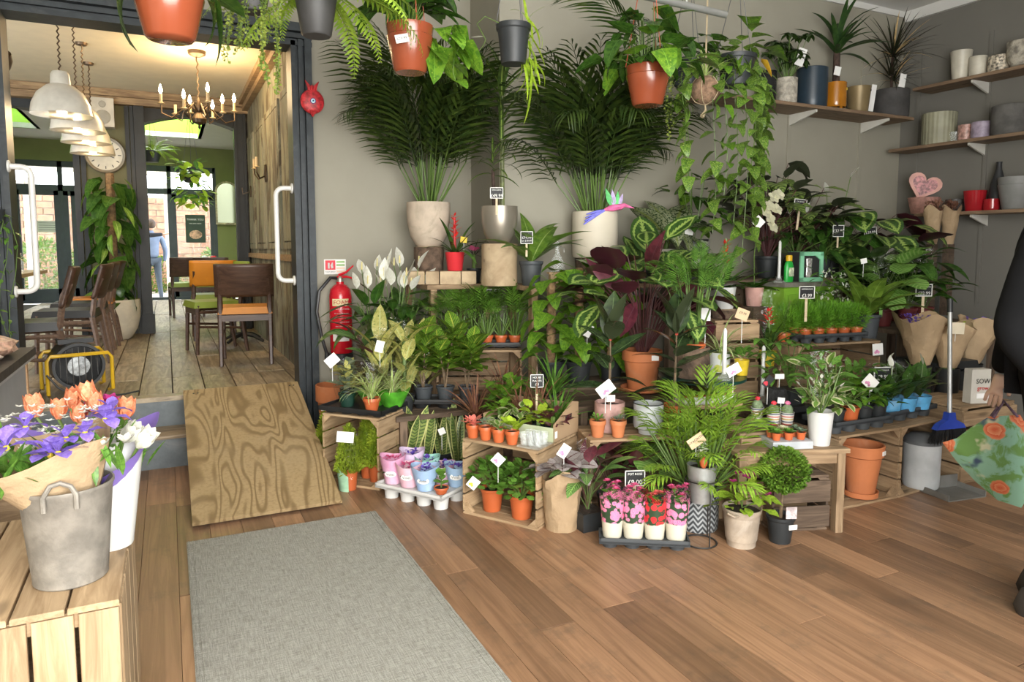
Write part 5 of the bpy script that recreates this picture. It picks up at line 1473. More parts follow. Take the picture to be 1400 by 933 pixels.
# wire stand with zinc pot and hyacinth
p = az(957, 742, 0)
M_wire = mat('black_wire', (.02, .018, .016), .5)
M_zinc = mat('galvanised_zinc', (.36, .37, .36), .45, .6, var=.18, sc=12, bmp=.1)
ws = thing('wire_plant_stand', 'tall black wire stand holding a zinc pot beside the roses', 'stand', p)
g = G()
ring = lambda rr, zz: [(rr * math.cos(a * PI / 12), rr * math.sin(a * PI / 12), zz) for a in range(25)]
g.tube(ring(.075, .004), .004, 5, False); g.build('base_ring', M_wire, ws)
G().tube(ring(.072, .30), .0035, 5, False).build('top_ring', M_wire, ws)
for i in range(3): a = i * 2.09 + .4; G().tube([(.075 * math.cos(a), .075 * math.sin(a), .004), (.072 * math.cos(a), .072 * math.sin(a), .30)], .0035, 5).build('leg', M_wire, ws)
G().tube([(-.05, .05, .19), (.05, -.05, .19)], .0035, 5).build('cross_bar', M_wire, ws)
r = plant('hyacinth', 'white hyacinth in a zinc pot on the wire stand', V((p.x, p.y, .196)), rz=0)
G().lathe([(.048, 0), (.05, .01), (.060, .11), (.063, .112), (.066, .17), (.068, .172), (.064, .174), (.05, .02), (0, .02)], 24).build('pot', M_zinc, r)
G().lathe([(.06, .155), (0, .165)], 14).build('soil', M_soil, r)
rosette(r, .155, leaves('hyl', L_mid, P_strap, .12, (.2, .5), .3, 5), 9, (.10, .15), (.7, 1.3))
for j in range(60): a = j * GA; put(LV['white'], dirM((0, 0, .20 + j * .0013), a, U(-.1, .6), 0, U(.026, .036)), r, 'floret')
G().tube([(0, 0, .15), (0, 0, .28)], .008, 6).build('flower_stalk', M_stem, r)
G().ball((-.035, -.05, .20), .018, 10, 6, 1.5).build('mushroom_pick', M_orange, r)
card('kraft paper plant label tilted over the zinc pot', 952, 603, 2.42, 24, 15, -.6, .06, None, mat('kraft_label', (.58, .42, .26), .8), 'HYACINTH')
# dark chevron pot with bamboo palm
p = az(965, 722, 0); p = V((2.27, 2.58, 0))
def chev():
    m, nt, b = newmat('chevron_relief_glaze')
    tc = nd(nt, 'ShaderNodeTexCoord'); sp = nd(nt, 'ShaderNodeSeparateXYZ'); lk(nt, tc.outputs['Object'], sp.inputs[0])
    a = mth(nt, 'ARCTAN2', sp.outputs[1], sp.outputs[0])
    zz = mth(nt, 'MULTIPLY', mth(nt, 'ABSOLUTE', mth(nt, 'SUBTRACT', mth(nt, 'FRACT', mth(nt, 'MULTIPLY', a, 2.2)), .5)), 2.0)
    s = mth(nt, 'FRACT', mth(nt, 'ADD', zz, mth(nt, 'MULTIPLY', sp.outputs[2], 38.0)))
    c = mixc(nt, sstep(nt, s, .5, .6), (.05, .055, .06), (.40, .42, .43))
    lk(nt, c, b.inputs['Base Color']); b.inputs['Roughness'].default_value = .45
    return m
r = plant('bamboo_palm', 'bushy bright bamboo palm in a chevron patterned grey pot', p, rz=0)
pot(r, 'cyl', .098, .215, chev())
palm(r, .19, F_bamboo, 60, (.15, .24), (.45, 1.55), sh=.20, r0=.08)
palm(r, .19, F_bamboo, 36, (.14, .22), (1.0, 1.55), sh=.34, r0=.08)
# primula in wood-look bucket
p = az(1013, 744, 0)
M_bucket = mat('whitewashed_bucket', (.36, .29, .22), .8, var=.2, sc=9, dirt=((.55, .48, .40), .5), bmp=.2)
r = plant('primula', 'pink flowering primula in a whitewashed ribbed bucket', p, rz=0)
G().lathe([(.064, 0), (.066, .04), (.069, .044), (.068, .05), (.073, .09), (.076, .094), (.075, .10), (.082, .15), (.086, .155), (.088, .175), (.084, .176), (.07, .03), (0, .03)], 24).build('pot', M_bucket, r)
G().tube([(-.09, -.0, .165), (-.11, -.03, .17), (-.10, -.06, .165), (-.07, -.05, .16)], .006, 5).build('handle', M_bucket, r)
G().lathe([(.08, .16), (0, .17)], 12).build('soil', M_soil, r)
lset('prim', L_fern, P_obov, .55, (.5, .9), .2, 5, wave=.12)
for j in range(46): a = j * GA; q = U(.02, .10); put(LV['prim'], dirM((q * math.cos(a), q * math.sin(a), .18 + U(0, .09)), a, U(-.3, .9), U(-.3, .3), U(.06, .09)), r)
for cx, cy, cz in ((.0, -.02, .32), (.015, .0, .34), (-.02, .01, .33), (-.05, -.05, .29), (-.06, .0, .30), (.10, -.06, .23), (.02, -.03, .33)):
    for k_ in range(8): put(LV['mag'], dirM((cx, cy, cz), k_ * GA, U(.1, 1), 0, .022), r, 'petal')
g = G(); 
for cx, cy, cz in ((.0, -.02, .32), (-.02, .01, .33), (-.055, -.02, .29), (.09, -.05, .22)): g.tube([(0, 0, .17), (cx, cy, cz)], .0025, 4)
g.build('flower_stalks', M_stem, r)
# topiary ball
p = az(1066, 740, 0)
r = plant('topiary_ball', 'clipped topiary ball on a stem in a black nursery pot', p, rz=0)
pot(r, 'nurs', .066, .125, M_nurs)
G().tube([(0, 0, .1), (.01, 0, .26)], .008, 6).build('stem', M_bark, r)
tk = dict(m=L_topi, n=4200, rx=.108, rz=.10, leafL=.016, W=.75, up=.2, prof=P_round)
bush(r, 'topi', T(.012, 0, .335), **tk)
G().box((.0, -.062, .155), (.05, .002, .055), rz=-.4).build('care_tag', mat('photo_tag', (.6, .5, .5), .5, var=.5, sc=30), r, False)
G().box((.012, -.063, .085), (.042, .003, .022), rz=-.2).build('label', M_label, r, False)
# stool with dark crate below
FD, RD = onbox(P2(1010, 620, .41), P2(1163, 614, .41))
st = thing('wooden_stool', 'rustic wooden bench carrying succulents above the dark crate', 'bench', FD(0, 0, 0), RD)
for j in range(2): piece('plank', (.56, .145, .022), M_crate2, st, T(.275, .075 + .15 * j, .399))
for sx in (.03, .52):
    for sy in (.03, .27): piece('leg', (.388, .04, .04), M_crate2, st, T(sx, sy, .194) @ RY(PI / 2))
for sy in (.03, .27): piece('apron', (.50, .02, .05), M_crate2, st, T(.275, sy, .362))
a_, b_ = FD(.20, .05, 0), FD(.485, .05, 0)
crate('dark weathered slatted crate under the rustic bench', a_, b_, .29, .22, .27, M_crate3, closed=True)
wp = FD(.45, .09, .411)
r = plant('jasmine', 'white flowering stephanotis in a white pot on the rustic bench', wp, rz=0)
pot(r, 'tap', .062, .165, M_whitep)
for j in range(46): a = j * GA; q = U(.02, .11); put(LV['mid'] if j % 3 else LV['var'], dirM((q * math.cos(a), q * math.sin(a), .17 + U(0, .24)), a, U(-.2, 1.0), U(-.4, .4), U(.06, .10)), r)
for j in range(24): a = j * GA; q = U(.05, .13); put(LV['white'], dirM((q * math.cos(a), q * math.sin(a), .2 + U(.0, .22)), a, U(.1, .9), 0, U(.022, .034)), r, 'flower')
g = G()
for j in range(8): a = j * .8; g.tube([(0, 0, .14), (.06 * math.cos(a), .06 * math.sin(a), .26), (.08 * math.cos(a + .5), .08 * math.sin(a + .5), .38)], .003, 4, False)
g.build('stems', M_stem, r)
sleeve(r, .06, .13, .15, .42)
tg = thing('succulent_tray', 'grey tray of rosette succulents on the rustic bench', 'tray', FD(.27, .10, .411), RD)
G().b2((-.09, -.075, 0), (.11, .06, .035)).build('tray', mat('grey_tray', (.42, .44, .46), .5), tg, False)
def succulent(lab, p, kk_, rad=.024):
    r = plant('succulent', lab, p); pot(r, 'nurs', rad, .035, M_orange, n=12)
    for j in range(16): put(LV[kk_], dirM((0, 0, .034), j * GA, .15 + j * .07, 0, .042 - j * .0014), r)
    return r
labs = ['grey rosette succulent at the front right of the grey tray', 'green rosette succulent at the front centre of the grey tray', 'green rosette succulent at the front left of the grey tray', 'grey rosette succulent at the back right of the grey tray', 'cream tipped succulent at the back centre of the grey tray', 'jade-green succulent at the back left of the grey tray']
for i in range(6): succulent(labs[i], FD(.27 + .07 - .062 * (i % 3), .10 - .035 + .055 * (i // 3), .447), ('grey', 'jade', 'jade', 'grey', 'cream', 'jade')[i])
# tall crate behind with striped cactus cups
a_, b_ = az(1012, 594, .46), az(1105, 587, .46)
crate('tall crate end behind the rustic bench carrying striped cactus cups', a_, b_, .46, .28, .46, M_crate2, closed=True)
FE, RE = onbox(a_, b_)
def stripes():
    m, nt, b = newmat('striped_cup_glaze')
    tc = nd(nt, 'ShaderNodeTexCoord'); sp = nd(nt, 'ShaderNodeSeparateXYZ'); lk(nt, tc.outputs['Object'], sp.inputs[0])
    q = mth(nt, 'MULTIPLY', sp.outputs[2], 75.0)
    s = mth(nt, 'FRACT', q); f = mth(nt, 'MODULO', mth(nt, 'FLOOR', q), 3.0)
    c = mixc(nt, sstep(nt, f, .5, .6), (.55, .08, .07), mixc(nt, sstep(nt, f, 1.4, 1.6), (.05, .07, .15), (.55, .35, .05)))
    c = mixc(nt, sstep(nt, s, .35, .45), c, (.72, .70, .64))
    lk(nt, c, b.inputs['Base Color']); b.inputs['Roughness'].default_value = .35
    return m
M_str = stripes()
M_cact = mat('grey_green_cactus', (.20, .27, .15), .8, var=.25, sc=60, bmp=.6)
M_flr = mat('cactus_flower_red', (.65, .03, .05), .6, var=.2); M_fly = mat('cactus_flower_yellow', (.62, .45, .08), .6); M_flp = mat('cactus_flower_pink', (.75, .2, .38), .6, var=.3, sc=40)
for i, (px, py, m, lab) in enumerate(((999, 562, M_fly, 'yellow topped cactus in striped cup half hidden by palm leaves'), (1035, 573, M_flr, 'red topped cactus in a striped cup, left of three'), (1057, 580, M_flr, 'red topped cactus in a striped cup, middle of three'), (1076, 580, M_flp, 'pink flowering cactus in a striped cup, right of three'))):
    p = az(px, py, .464)
    r = plant('cactus', lab, p); pot(r, 'tap', .035, .062, M_str, n=16)
    G().ball((0, 0, .072), .028, 14, 8, 1.1, wob=.06).build('body', M_cact, r)
    G().ball((0, 0, .108), .014, 8, 5, .8, wob=.15).build('flower', m, r)
sd = thing('slate_saucer', 'round grey slate saucer lying before the cactus cups', 'saucer', az(1038, 582, .464))
G().lathe([(.045, 0), (.05, .004), (.048, .008), (.04, .006), (0, .006)], 20).build('disc', mat('slate_grey', (.2, .2, .19), .7), sd)
card('white price card standing at the cactus cups', 1068, 548, 2.55, 10, 8, .1, .12)
# ================================================================= middle upper: medallion calathea, rubber plants, crate-top pots
lset('lanp', L_purp, P_lance, .34, (.3, .6), .2, 6)
p = az(877, 535, .503)
r = plant('medallion_calathea', 'huge medallion calathea with maroon undersides in a terracotta pot and saucer', p, rz=0)
pot(r, 'terra', .118, .25, M_terra)
G().lathe([(.10, .0), (.125, .012), (.125, .03), (.115, .03), (.105, .015), (0, .012)], 24).build('saucer', M_terra, r)
G().box((0, -.1195, .215), (.05, .004, .03), rz=-.35).build('label', M_label, r, False)
g = G()
for j in range(50):
    a = j * GA + U(-.3, .3); t = (j + .5) / 50; q = .10 + .32 * math.sqrt(t)
    if math.sin(a) > .3: q *= .65
    e_ = V((q * math.cos(a), q * math.sin(a), .36 + U(.30, .46) * (1.2 - t * .8) + U(-.03, .03)))
    g.tube([(.02 * math.cos(a), .02 * math.sin(a), .22), (e_.x * .4, e_.y * .4, .22 + (e_.z - .22) * .65), e_], .0035, 4, False)
    put(LV['medal'], dirM(e_, a + U(-.3, .3), U(-.3, .8) - .3 * t, U(-.4, .4), U(.20, .28)), r)
for (dx, dz, a, e_) in ((-.22, .62, 2.4, .5), (-.08, .72, 4.2, .75), (.1, .60, 5.6, .3), (-.16, .55, 3.6, -.7), (.18, .48, 5.9, -.6)):
    put(LV['lanp'], dirM((dx, -.16, dz), a, e_, 2.2, .30), r)
g.build('stems', M_rstem, r)
TZ = .4125
def rubber(label, p, kind, rad, h, m, H, n, L, lean=(0, 0)):
    r = plant('rubber_plant', label, p, rz=.3)
    pot(r, kind, rad, h, m)
    stemmed(r, h * .85, LV['rubber'], n, H, L, (-.25, .85), M_bark, .008, lean, z0=.18)
    for q in range(3): put(LV['rubber'], dirM((lean[0], lean[1], h * .85 + H), q * 2.1 + .5, 1.25, 0, L[1]), r)
    g = G(); g.tube([(lean[0], lean[1], h * .85 + H), (lean[0], lean[1] + .005, h * .85 + H + .09)], [.008, .002], 5); g.build('red_sheath', mat('red_leaf_sheath', (.45, .06, .04), .5), r)
    return r
M_pinkc = mat('dusky_pink_ceramic', (.42, .25, .22), .6, var=.2, sc=22, bmp=.4)
rubber('glossy dark rubber plant in a dusky pink ribbed pot on the crate', az(833, 588, TZ), 'cyl', .078, .15, M_pinkc, .34, 8, (.20, .27))
rubber('glossy dark rubber plant in an orange pot right of the enamel pot', az(921, 586, TZ), 'nurs', .058, .13, M_orange, .38, 12, (.21, .28), (.01, 0))
lset('tinyg', L_jade, P_obov, .6, (.2,), .1, 3)
for i, (px, kk_) in enumerate(((817, 'tinyg'), (845, 'grey'))):
    r = plant('potted_succulent', ('small green succulent in a terracotta pot at the crate corner', 'small grey flowering succulent in a terracotta pot beside the enamel pot')[i], az(px, 597, TZ))
    pot(r, 'terra', .042, .085, M_terra)
    for j in range(36): a = j * GA; q = U(0, .035); put(LV[kk_], dirM((q * math.cos(a), q * math.sin(a), .08 + U(0, .02)), a, U(.2, 1.2), 0, U(.018, .026)), r)
en = thing('enamel_pot', 'pale grey enamel pot with dark rim and footed base on the crate', 'pot', az(886, 592, TZ))
M_enam = mat('pale_grey_enamel', (.47, .49, .50), .25, var=.06, coat=.3)
G().lathe([(.050, 0), (.052, .022), (.072, .032), (.076, .05), (.076, .155), (.072, .155), (.068, .05), (0, .045)], 26).build('pot', M_enam, en)
G().tube([(.075 * math.cos(a * PI / 14), .075 * math.sin(a * PI / 14), .156) for a in range(29)], .003, 5, False).build('rim', M_black, en)
card('white price card with pink flowers in front of the rubber plant', 828, 532, 2.75, 24, 17, -.65, .10, M_pinkprint)
card('small white plant tag in the dusky pink pot', 835, 545, 2.80, 12, 9, 0, .05)
# pot tree behind: log, dark green garden table and the things on it
tb = thing('garden_table', 'dark green metal table holding the log planter and spider plant', 'table', V((2.62, 2.97, 0)))
M_dg = mat('dark_green_metal', (.008, .045, .032), .35)
G().lathe([(.21, .63), (.235, .64), (.235, .655), (.22, .658), (0, .658)], 28).build('top', M_dg, tb)
for i in range(3): a = i * 2.1 + .5; G().tube([(.15 * math.cos(a), .15 * math.sin(a), .63), (.19 * math.cos(a), .19 * math.sin(a), 0)], .012, 6).build('leg', M_dg, tb)
p = az(961, 508, .66)
r = plant('areca_palm', 'young green palm in a bark covered log planter on the green table', V((2.52, 2.93, .66)), rz=0)
G().lathe([(.085, 0), (.088, .05), (.084, .12), (.087, .165), (.078, .165), (.075, .13), (0, .13)], 18, wob=.04, wn=7).build('pot', M_log, r)
G().lathe([(.06, .15), (.066, .185), (.060, .185), (0, .165)], 16).build('inner_pot', M_orange, r)
palm(r, .16, fronds('yareca', L_mid, n=16, Ll=.42, leafw=.035, vee=.4, t0=.15), 18, (.18, .28), (1.15, 1.54), sh=.32, r0=.03)
def candle(label, p, h, r0=.012):
    c = thing('candle', label, 'candle', p)
    G().lathe([(.045, 0), (.05, .008), (.02, .018), (.016, .03), (.022, .04), (.0, .04)], 18).build('glass_holder', M_clear, c)
    G().lathe([(r0, .03), (r0 * .85, h), (r0 * .4, h + .012), (0, h + .014)], 12).build('taper', M_whitep, c)
    return c
candle('white taper candle in a glass holder on the green table', V((2.62, 2.80, .66)), .26)
card('blank white price card behind the taper candle', 965, 430, 2.88, 13, 18, 0, .18)
def daisy():
    m, nt, b = newmat('retro_flower_glaze')
    v = ocoord(nt, (1, 1, 1), False)
    vo = nd(nt, 'ShaderNodeTexVoronoi'); vo.inputs['Scale'].default_value = 17; lk(nt, v, vo.inputs['Vector'])
    c = mixc(nt, sstep(nt, vo.outputs[0], .42, .46), (.45, .47, .08), (.62, .64, .60))
    c = mixc(nt, sstep(nt, vo.outputs[0], .22, .18), c, (.06, .09, .03))
    lk(nt, c, b.inputs['Base Color']); b.inputs['Roughness'].default_value = .3
    return m
r = plant('spider_plant', 'spider plant in a retro flower patterned pot on the green table', V((2.77, 3.00, .66)), rz=0)
pot(r, 'cyl', .058, .11, daisy()); rosette(r, .10, LV['spider'], 34, (.18, .30), (.4, 1.4), .2)
r = plant('umbrella_plant', 'fresh green fatsia in a crackled yellow pot at the table edge', V((2.80, 2.86, .66)), rz=0)
pot(r, 'tap', .042, .085, mat('crackled_yellow_glaze', (.58, .42, .03), .35, var=.2, sc=20))
for j in range(20): a = j * GA; put(LV['mid'], dirM((.03 * math.cos(a), .03 * math.sin(a), .09 + U(0, .05)), a, U(-.2, .8), 0, U(.07, .10)), r)
# white tray of succulents on its own low bench
a_, b_ = az(938, 556, .555), az(1024, 550, .555)
FS, RS = onbox(a_, b_)
sb = thing('plant_riser', 'small timber riser below the white succulent tray', 'riser', FS(0, 0, 0), RS)
piece('top', (.34, .17, .02), M_crate2, sb, T(.16, .085, .544))
for sx in (.03, .29): piece('side', (.53, .15, .018), M_crate2, sb, T(sx, .085, .267) @ RY(PI / 2))
wt = thing('succulent_tray', 'white cardboard tray of small succulents under the green table', 'tray', FS(.15, .07, .5545), RS)
G().b2((-.15, -.055, 0), (.15, .055, .006)).build('base', M_whitep, wt, False)
g = G()
for a, b in (((-.15, -.055, 0), (.15, -.052, .04)), ((-.15, .052, 0), (.15, .055, .04)), ((-.15, -.055, 0), (-.147, .055, .04)), ((.147, -.055, 0), (.15, .055, .04))): g.b2(a, b)
g.build('rim', M_whitep, wt, False)
sl = ['leftmost', 'second from left', 'middle', 'second from right', 'rightmost']
for i in range(5): succulent('pale rosette succulent in the white tray, ' + sl[i], FS(.035 + .057 * i, .07, .561), 'grey' if i % 2 == 0 else 'jade', .026)
card('white price card with pink print on a stake above the succulents', 1003, 506, 2.62, 20, 14, -.5, .12, M_pinkprint)
# schefflera and black rock pots
rk = mat('black_lava_rock', (.03, .03, .032), .9, var=.5, sc=26, bmp=1.0)
r = plant('bonsai_fig', 'small leafy bonsai growing on a black lava rock', V((2.92, 2.72, .50)), rz=0)
G().lathe([(.05, 0), (.056, .03), (.052, .07), (.045, .10), (0, .105)], 14, wob=.08, wn=5).build('rock', rk, r)
for j in range(22): a = j * GA; put(LV['mid'], dirM((U(.0, .1) * math.cos(a), U(.0, .1) * math.sin(a), .14 + U(0, .1)), a, U(-.3, .8), 0, U(.06, .09)), r)
G().tube([(0, 0, .09), (.02, 0, .22)], .005, 5).build('stem', M_bark, r)
r = plant('schefflera', 'young schefflera with glossy hand-shaped leaves beside the upper crate', V((3.06, 2.76, .50)), rz=0)
G().box((0, 0, .04), (.10, .10, .08), taper=1.1).build('pot', M_nurs, r, False); G().box((0, 0, .082), (.09, .09, .008)).build('soil', M_soil, r, False)
g = G()
for j in range(16):
    a = j * GA; q = U(.05, .17); e_ = V((q * math.cos(a), q * math.sin(a), .22 + U(0, .16)))
    g.tube([(0, 0, .08), (e_.x * .3, e_.y * .3, .22), e_], .003, 4, False)
    for k_ in range(6): put(LV['mid'], dirM(e_, k_ * 1.05 + a, U(-.3, .1), 0, U(.06, .08)), r)
g.build('stems', M_stem, r)
rs = thing('plant_riser', 'black plastic riser under the lava rock bonsai and schefflera', 'riser', V((2.99, 2.74, 0)))
G().box((0, 0, .485), (.27, .16, .03)).build('top', M_black, rs, False)
for sx in (-.11, .11): G().box((sx, 0, .235), (.02, .14, .47)).build('leg', M_black, rs, False)
tk_ = card('small white price tag at the schefflera', 1066, 515, 2.62, 13, 7, 0, .05)
card('black care card with red corner leaning at the lava rock', 1050, 522, 2.60, 10, 17, .7, .1, mat('red_print', (.5, .03, .05), .6), M_slate)
candle('second white taper candle left of the schefflera', V((2.96, 2.86, .50)), .30)
# tall crate on end behind the spider plant, bromeliads
crate('tall slatted crate on end behind the spider plant', (2.86, 3.14), (3.12, 3.06), .93, .26, .93, M_crate2, closed=True)
r = plant('bromeliad', 'red bromeliad in a clear sleeve behind the kraft tag', V((3.16, 3.02, .66)), rz=0)
pot(r, 'nurs', .05, .09, M_yel); rosette(r, .08, LV['brom'], 14, (.2, .3), (.8, 1.45))
for j in range(14): put(LV['bract'], dirM((0, 0, .24 + j * .006), j * GA, .5 + .05 * j, 0, .07 - j * .002), r, 'bract')
G().tube([(0, 0, .08), (0, 0, .33)], .008, 6).build('flower_stalk', M_stem, r)
sleeve(r, .05, .115, .04, .42)
G().box((0, 0, -.08), (.08, .08, .16)).build('stand_block', M_crate3, r, False); r.location.z = .66
lb = thing('plant_riser', 'timber riser under the sleeved red bromeliad', 'riser', (3.16, 3.02, 0)); G().box((0, 0, .25), (.10, .10, .498)).build('block', M_crate2, lb, False)
card('kraft price tag with handwriting before the red bromeliad', 1015, 430, 2.86, 18, 15, .35, .14, None, mat('kraft_label', (.58, .42, .26), .8), '£9.99')
p = V((3.02, 3.30, .933))
r = plant('bromeliad', 'red tipped bromeliad in a white tapered pot on the tall crate', V((3.00, 3.22, .99)), rz=0)
pot(r, 'tap', .068, .13, M_whitep); G().ball((0, -.062, .08), .012, 8, 5, 1, 1, .2).build('sticker', M_yel, r)
rosette(r, .11, LV['brom'], 16, (.2, .32), (.3, 1.3))
for j in range(14): put(LV['bract'], dirM((0, 0, .26 + j * .010), j * GA, .95, 0, .05), r, 'bract')
G().tube([(0, 0, .1), (0, 0, .42)], .008, 6).build('flower_stalk', M_stem, r)
log('short log slice under the white bromeliad pot', V((3.00, 3.22, .932)), .07, .053)

# ================================================================= high tier right of the cream palm pot
M_conc = mat('pale_concrete', (.42, .39, .33), .85, var=.1, sc=8, bmp=.3)
p = V((3.16, 4.03, 1.117))
r = plant('dieffenbachia', 'large spotted dieffenbachia in a pale concrete pot against the wall', p, rz=0)
pot(r, 'cyl', .165, .23, M_conc)
for (a, e_, L, z) in ((1.5, 1.3, .46, .26), (3.3, .75, .42, .32), (.6, 1.15, .46, .28), (5.9, .5, .36, .32), (4.3, .1, .33, .36), (5.0, -.5, .32, .40), (3.7, -.3, .30, .36), (2.6, 1.1, .40, .30), (.3, .9, .38, .30), (4.9, -.7, .30, .30), (5.5, -.3, .3, .34)):
    put(LV['dieff2'], dirM((.04 * math.cos(a), -.08, z), a, e_, U(-.2, .2), L), r)
G().tube([(0, -.04, .2), (0, -.07, .40)], .018, 8).build('stem', M_stem, r)
card('small white tag at the spotted dieffenbachia', 942, 317, 3.86, 12, 8, .2, .08)
r = plant('medallion_calathea', 'medallion calathea with upright round leaves left of the spotted dieffenbachia', V((2.93, 3.93, 1.117)), rz=0)
pot(r, 'nurs', .07, .12, M_nurs)
for (a, e_, L, z, dx) in ((1.3, 1.2, .29, .20, -.08), (1.9, 1.05, .25, .12, -.12), (.9, 1.1, .24, .02, .06), (4.6, -.2, .24, .12, .0), (3.6, .2, .22, .16, -.05)):
    put(LV['medal'], dirM((dx, -.14, z), a, e_, 0, L), r)
g = G()
for dx, z in ((-.04, .26), (.03, .14), (-.05, .2)): g.tube([(0, 0, .1), (dx, -.14, z - .05)], .005, 4)
g.build('stems', M_rstem, r)
def bwmat():
    m, nt, b = newmat('black_white_abstract_glaze'); v = ocoord(nt, (1, 1, 1), False)
    c = mixc(nt, sstep(nt, noise(nt, v, 13, 1), .5, .53), (.03, .03, .03), (.36, .35, .32)); lk(nt, c, b.inputs['Base Color']); b.inputs['Roughness'].default_value = .4
    return m
r = plant('climbing_pothos', 'dark pothos in a black and white abstract pot on the chimney bench', V((3.40, 3.98, 1.117)), rz=0)
pot(r, 'cyl', .115, .30, bwmat())
for j in range(46): a = j * GA; q = U(.02, .20); put(LV['philo'] if j % 3 else LV['pothos'], dirM((q * math.cos(a), min(.15, q * math.sin(a)), .34 + U(0, .45)), a, U(-.6, .5), U(-.3, .3), U(.10, .16)), r)
g = G()
for j in range(5): a = j * 1.2; g.tube([(0, 0, .25), (.05 * math.cos(a), .05 * math.sin(a), .5), (.10 * math.cos(a), .08 * math.sin(a), .78)], .004, 4, False)
g.build('stems', M_stem, r)
# orchid
r = plant('orchid', 'white moth orchid arching over the green cabinet', V((3.62, 3.60, .955)), rz=0)
bnch = thing('plant_riser', 'narrow dark riser under the white orchid', 'riser', (3.62, 3.60, 0)); G().box((0, 0, .476), (.14, .14, .952)).build('block', M_crate3, bnch, False)
pot(r, 'tap', .065, .13, mat('pale_pink_glaze', (.66, .38, .33), .45))
rosette(r, .12, LV['philo'], 6, (.16, .24), (.2, .6))
sp_ = [(0, 0, .12), (-.01, 0, .35), (.0, -.02, .58), (.06, -.04, .72), (.14, -.05, .76)]
G().tube(sp_, .003, 5).build('flower_stalk', M_stem, r)
for i, (x_, y_, z_) in enumerate(((.14, -.06, .76), (.09, -.06, .74), (.10, -.08, .66), (.05, -.07, .68), (.04, -.08, .60), (.02, -.06, .64), (.06, -.09, .54))):
    for k_ in range(5): 
        M_ = T(x_, y_, z_) @ RX(1.1) @ RZ(k_ * 1.257) @ RY(-.2) @ SCL(.048)
        put(LV['cream'], M_, r, 'petal')
card('blank white diamond-turned card in the orchid pot', 1037, 304, 3.40, 14, 14, .75, .1)
# corner foliage on the high dark bench
def leafy(name, label, X, Y, z, lv, n, hp, Lb, spread, pitch=(-.4, .7), potm=None, rad=.075, h=.14, flowers=None, sm=None, kind='nurs', sl=None):
    r = plant(name, label, V((X, Y, z)), rz=0)
    pot(r, kind, rad, h, potm or M_nurs)
    petioled(r, h * .85, LV[lv], n, hp, Lb, spread, pitch, sm)
    if flowers:
        g = G()
        for j in range(flowers[1]):
            a = 3.4 + j * 2.3 / max(1, flowers[1] - 1) ; e_ = V((spread * .6 * math.cos(a), spread * .6 * math.sin(a), h + hp[1] * U(1.1, 1.5)))
            g.tube([(0, 0, h * .8), e_ * .6 + V((0, 0, h * .3)), e_], .003, 4, False)
            put(LV[flowers[0]], dirM(e_, a, U(.8, 1.3), 0, U(.08, .11)), r, 'spathe')
        g.build('flower_stalks', M_stem, r)
    if sl: sleeve(r, rad * .9, sl[0], h * .4, sl[1])
    return r
CZ2 = 1.133
leafy('peacock_calathea', 'tall dark peacock calathea behind the orchid', 4.02, 3.88, CZ2, 'pray', 60, (.38, .74), (.17, .25), .26, sm=M_rstem, rad=.09, h=.16)
leafy('peacock_calathea', 'peacock calathea with wavy leaf tips below the shelf bracket', 4.40, 3.90, CZ2, 'pray', 46, (.28, .62), (.17, .25), .24, sm=M_rstem, rad=.08, h=.15)
leafy('peace_lily', 'peace lily with two white spathes below the back wall shelf', 4.24, 3.82, CZ2, 'lily', 26, (.12, .28), (.18, .26), .16, (-.3, .7), flowers=('white', 3))
leafy('anthurium', 'broad leaved anthurium with a pale spathe in the corner', 4.68, 3.86, CZ2, 'philo', 26, (.18, .42), (.18, .26), .20, (-.5, .4), flowers=('white', 2))
leafy('medallion_calathea', 'medallion calathea spreading toward the right wall shelves', 5.0, 3.84, CZ2, 'medal', 30, (.20, .44), (.24, .32), .32, (-.5, .4), sm=M_rstem)
leafy('peace_lily', 'dark leaved peace lily behind the chalk sign in the corner', 4.48, 3.78, CZ2, 'lily', 24, (.06, .22), (.18, .24), .16, (-.6, .5))
leafy('philodendron', 'dark philodendron filling the corner beside the wrapped flowers', 5.22, 3.84, CZ2, 'dark', 30, (.03, .26), (.14, .20), .20, (-.8, .4))
sign('chalk price sign under the peacock calathea', 1094, 280, 3.66, (('CALATHEA', .15), ('£32.99', .35)), 18, 15, .14, tilt=.1)
sign('chalk price sign reading 32 at the corner peace lily', 1146, 316, 3.62, (('£32.99', .36),), 16, 16, .08)
sign('chalk price sign reading 39.99 below the corner anthurium', 1190, 318, 3.62, (('£39.99', .36),), 18, 14, .12, tilt=-.12)
# green cabinet
M_lcab = mat('lime_green_cabinet_paint', (.20, .40, .035), .5, var=.15, sc=5, dirt=((.10, .2, .03), .4))
cbx = thing('green_cabinet', 'lime green painted cabinet with a worn grey top', 'cabinet', (3.72, 3.43, 0), 0)
G().b2((0, 0, 0), (.48, .26, 1.09)).build('body', M_lcab, cbx, False)
G().b2((-.02, -.02, 1.09), (.50, .27, 1.12)).build('top', mat('worn_grey_top', (.18, .17, .14), .8, var=.3, sc=14), cbx, False)
dr = G().b2((.03, -.012, .72), (.45, 0, 1.04)).build('door', M_lcab, cbx, False)
G().b2((.06, -.014, .97), (.40, -.011, .975)).build('groove', M_dark, dr, False)
CB = V((3.72, 3.43, 1.1205))
bt = thing('feed_bottle', 'green plant food bottle with yellow cap on the green cabinet', 'bottle', CB + V((.10, .06, 0)))
M_gb = mat('bright_green_bottle', (.02, .36, .05), .3)
G().lathe([(.036, 0), (.038, .01), (.038, .11), (.030, .135), (.02, .145), (.0, .145)], 16, ell=.6).build('body', M_gb, bt)
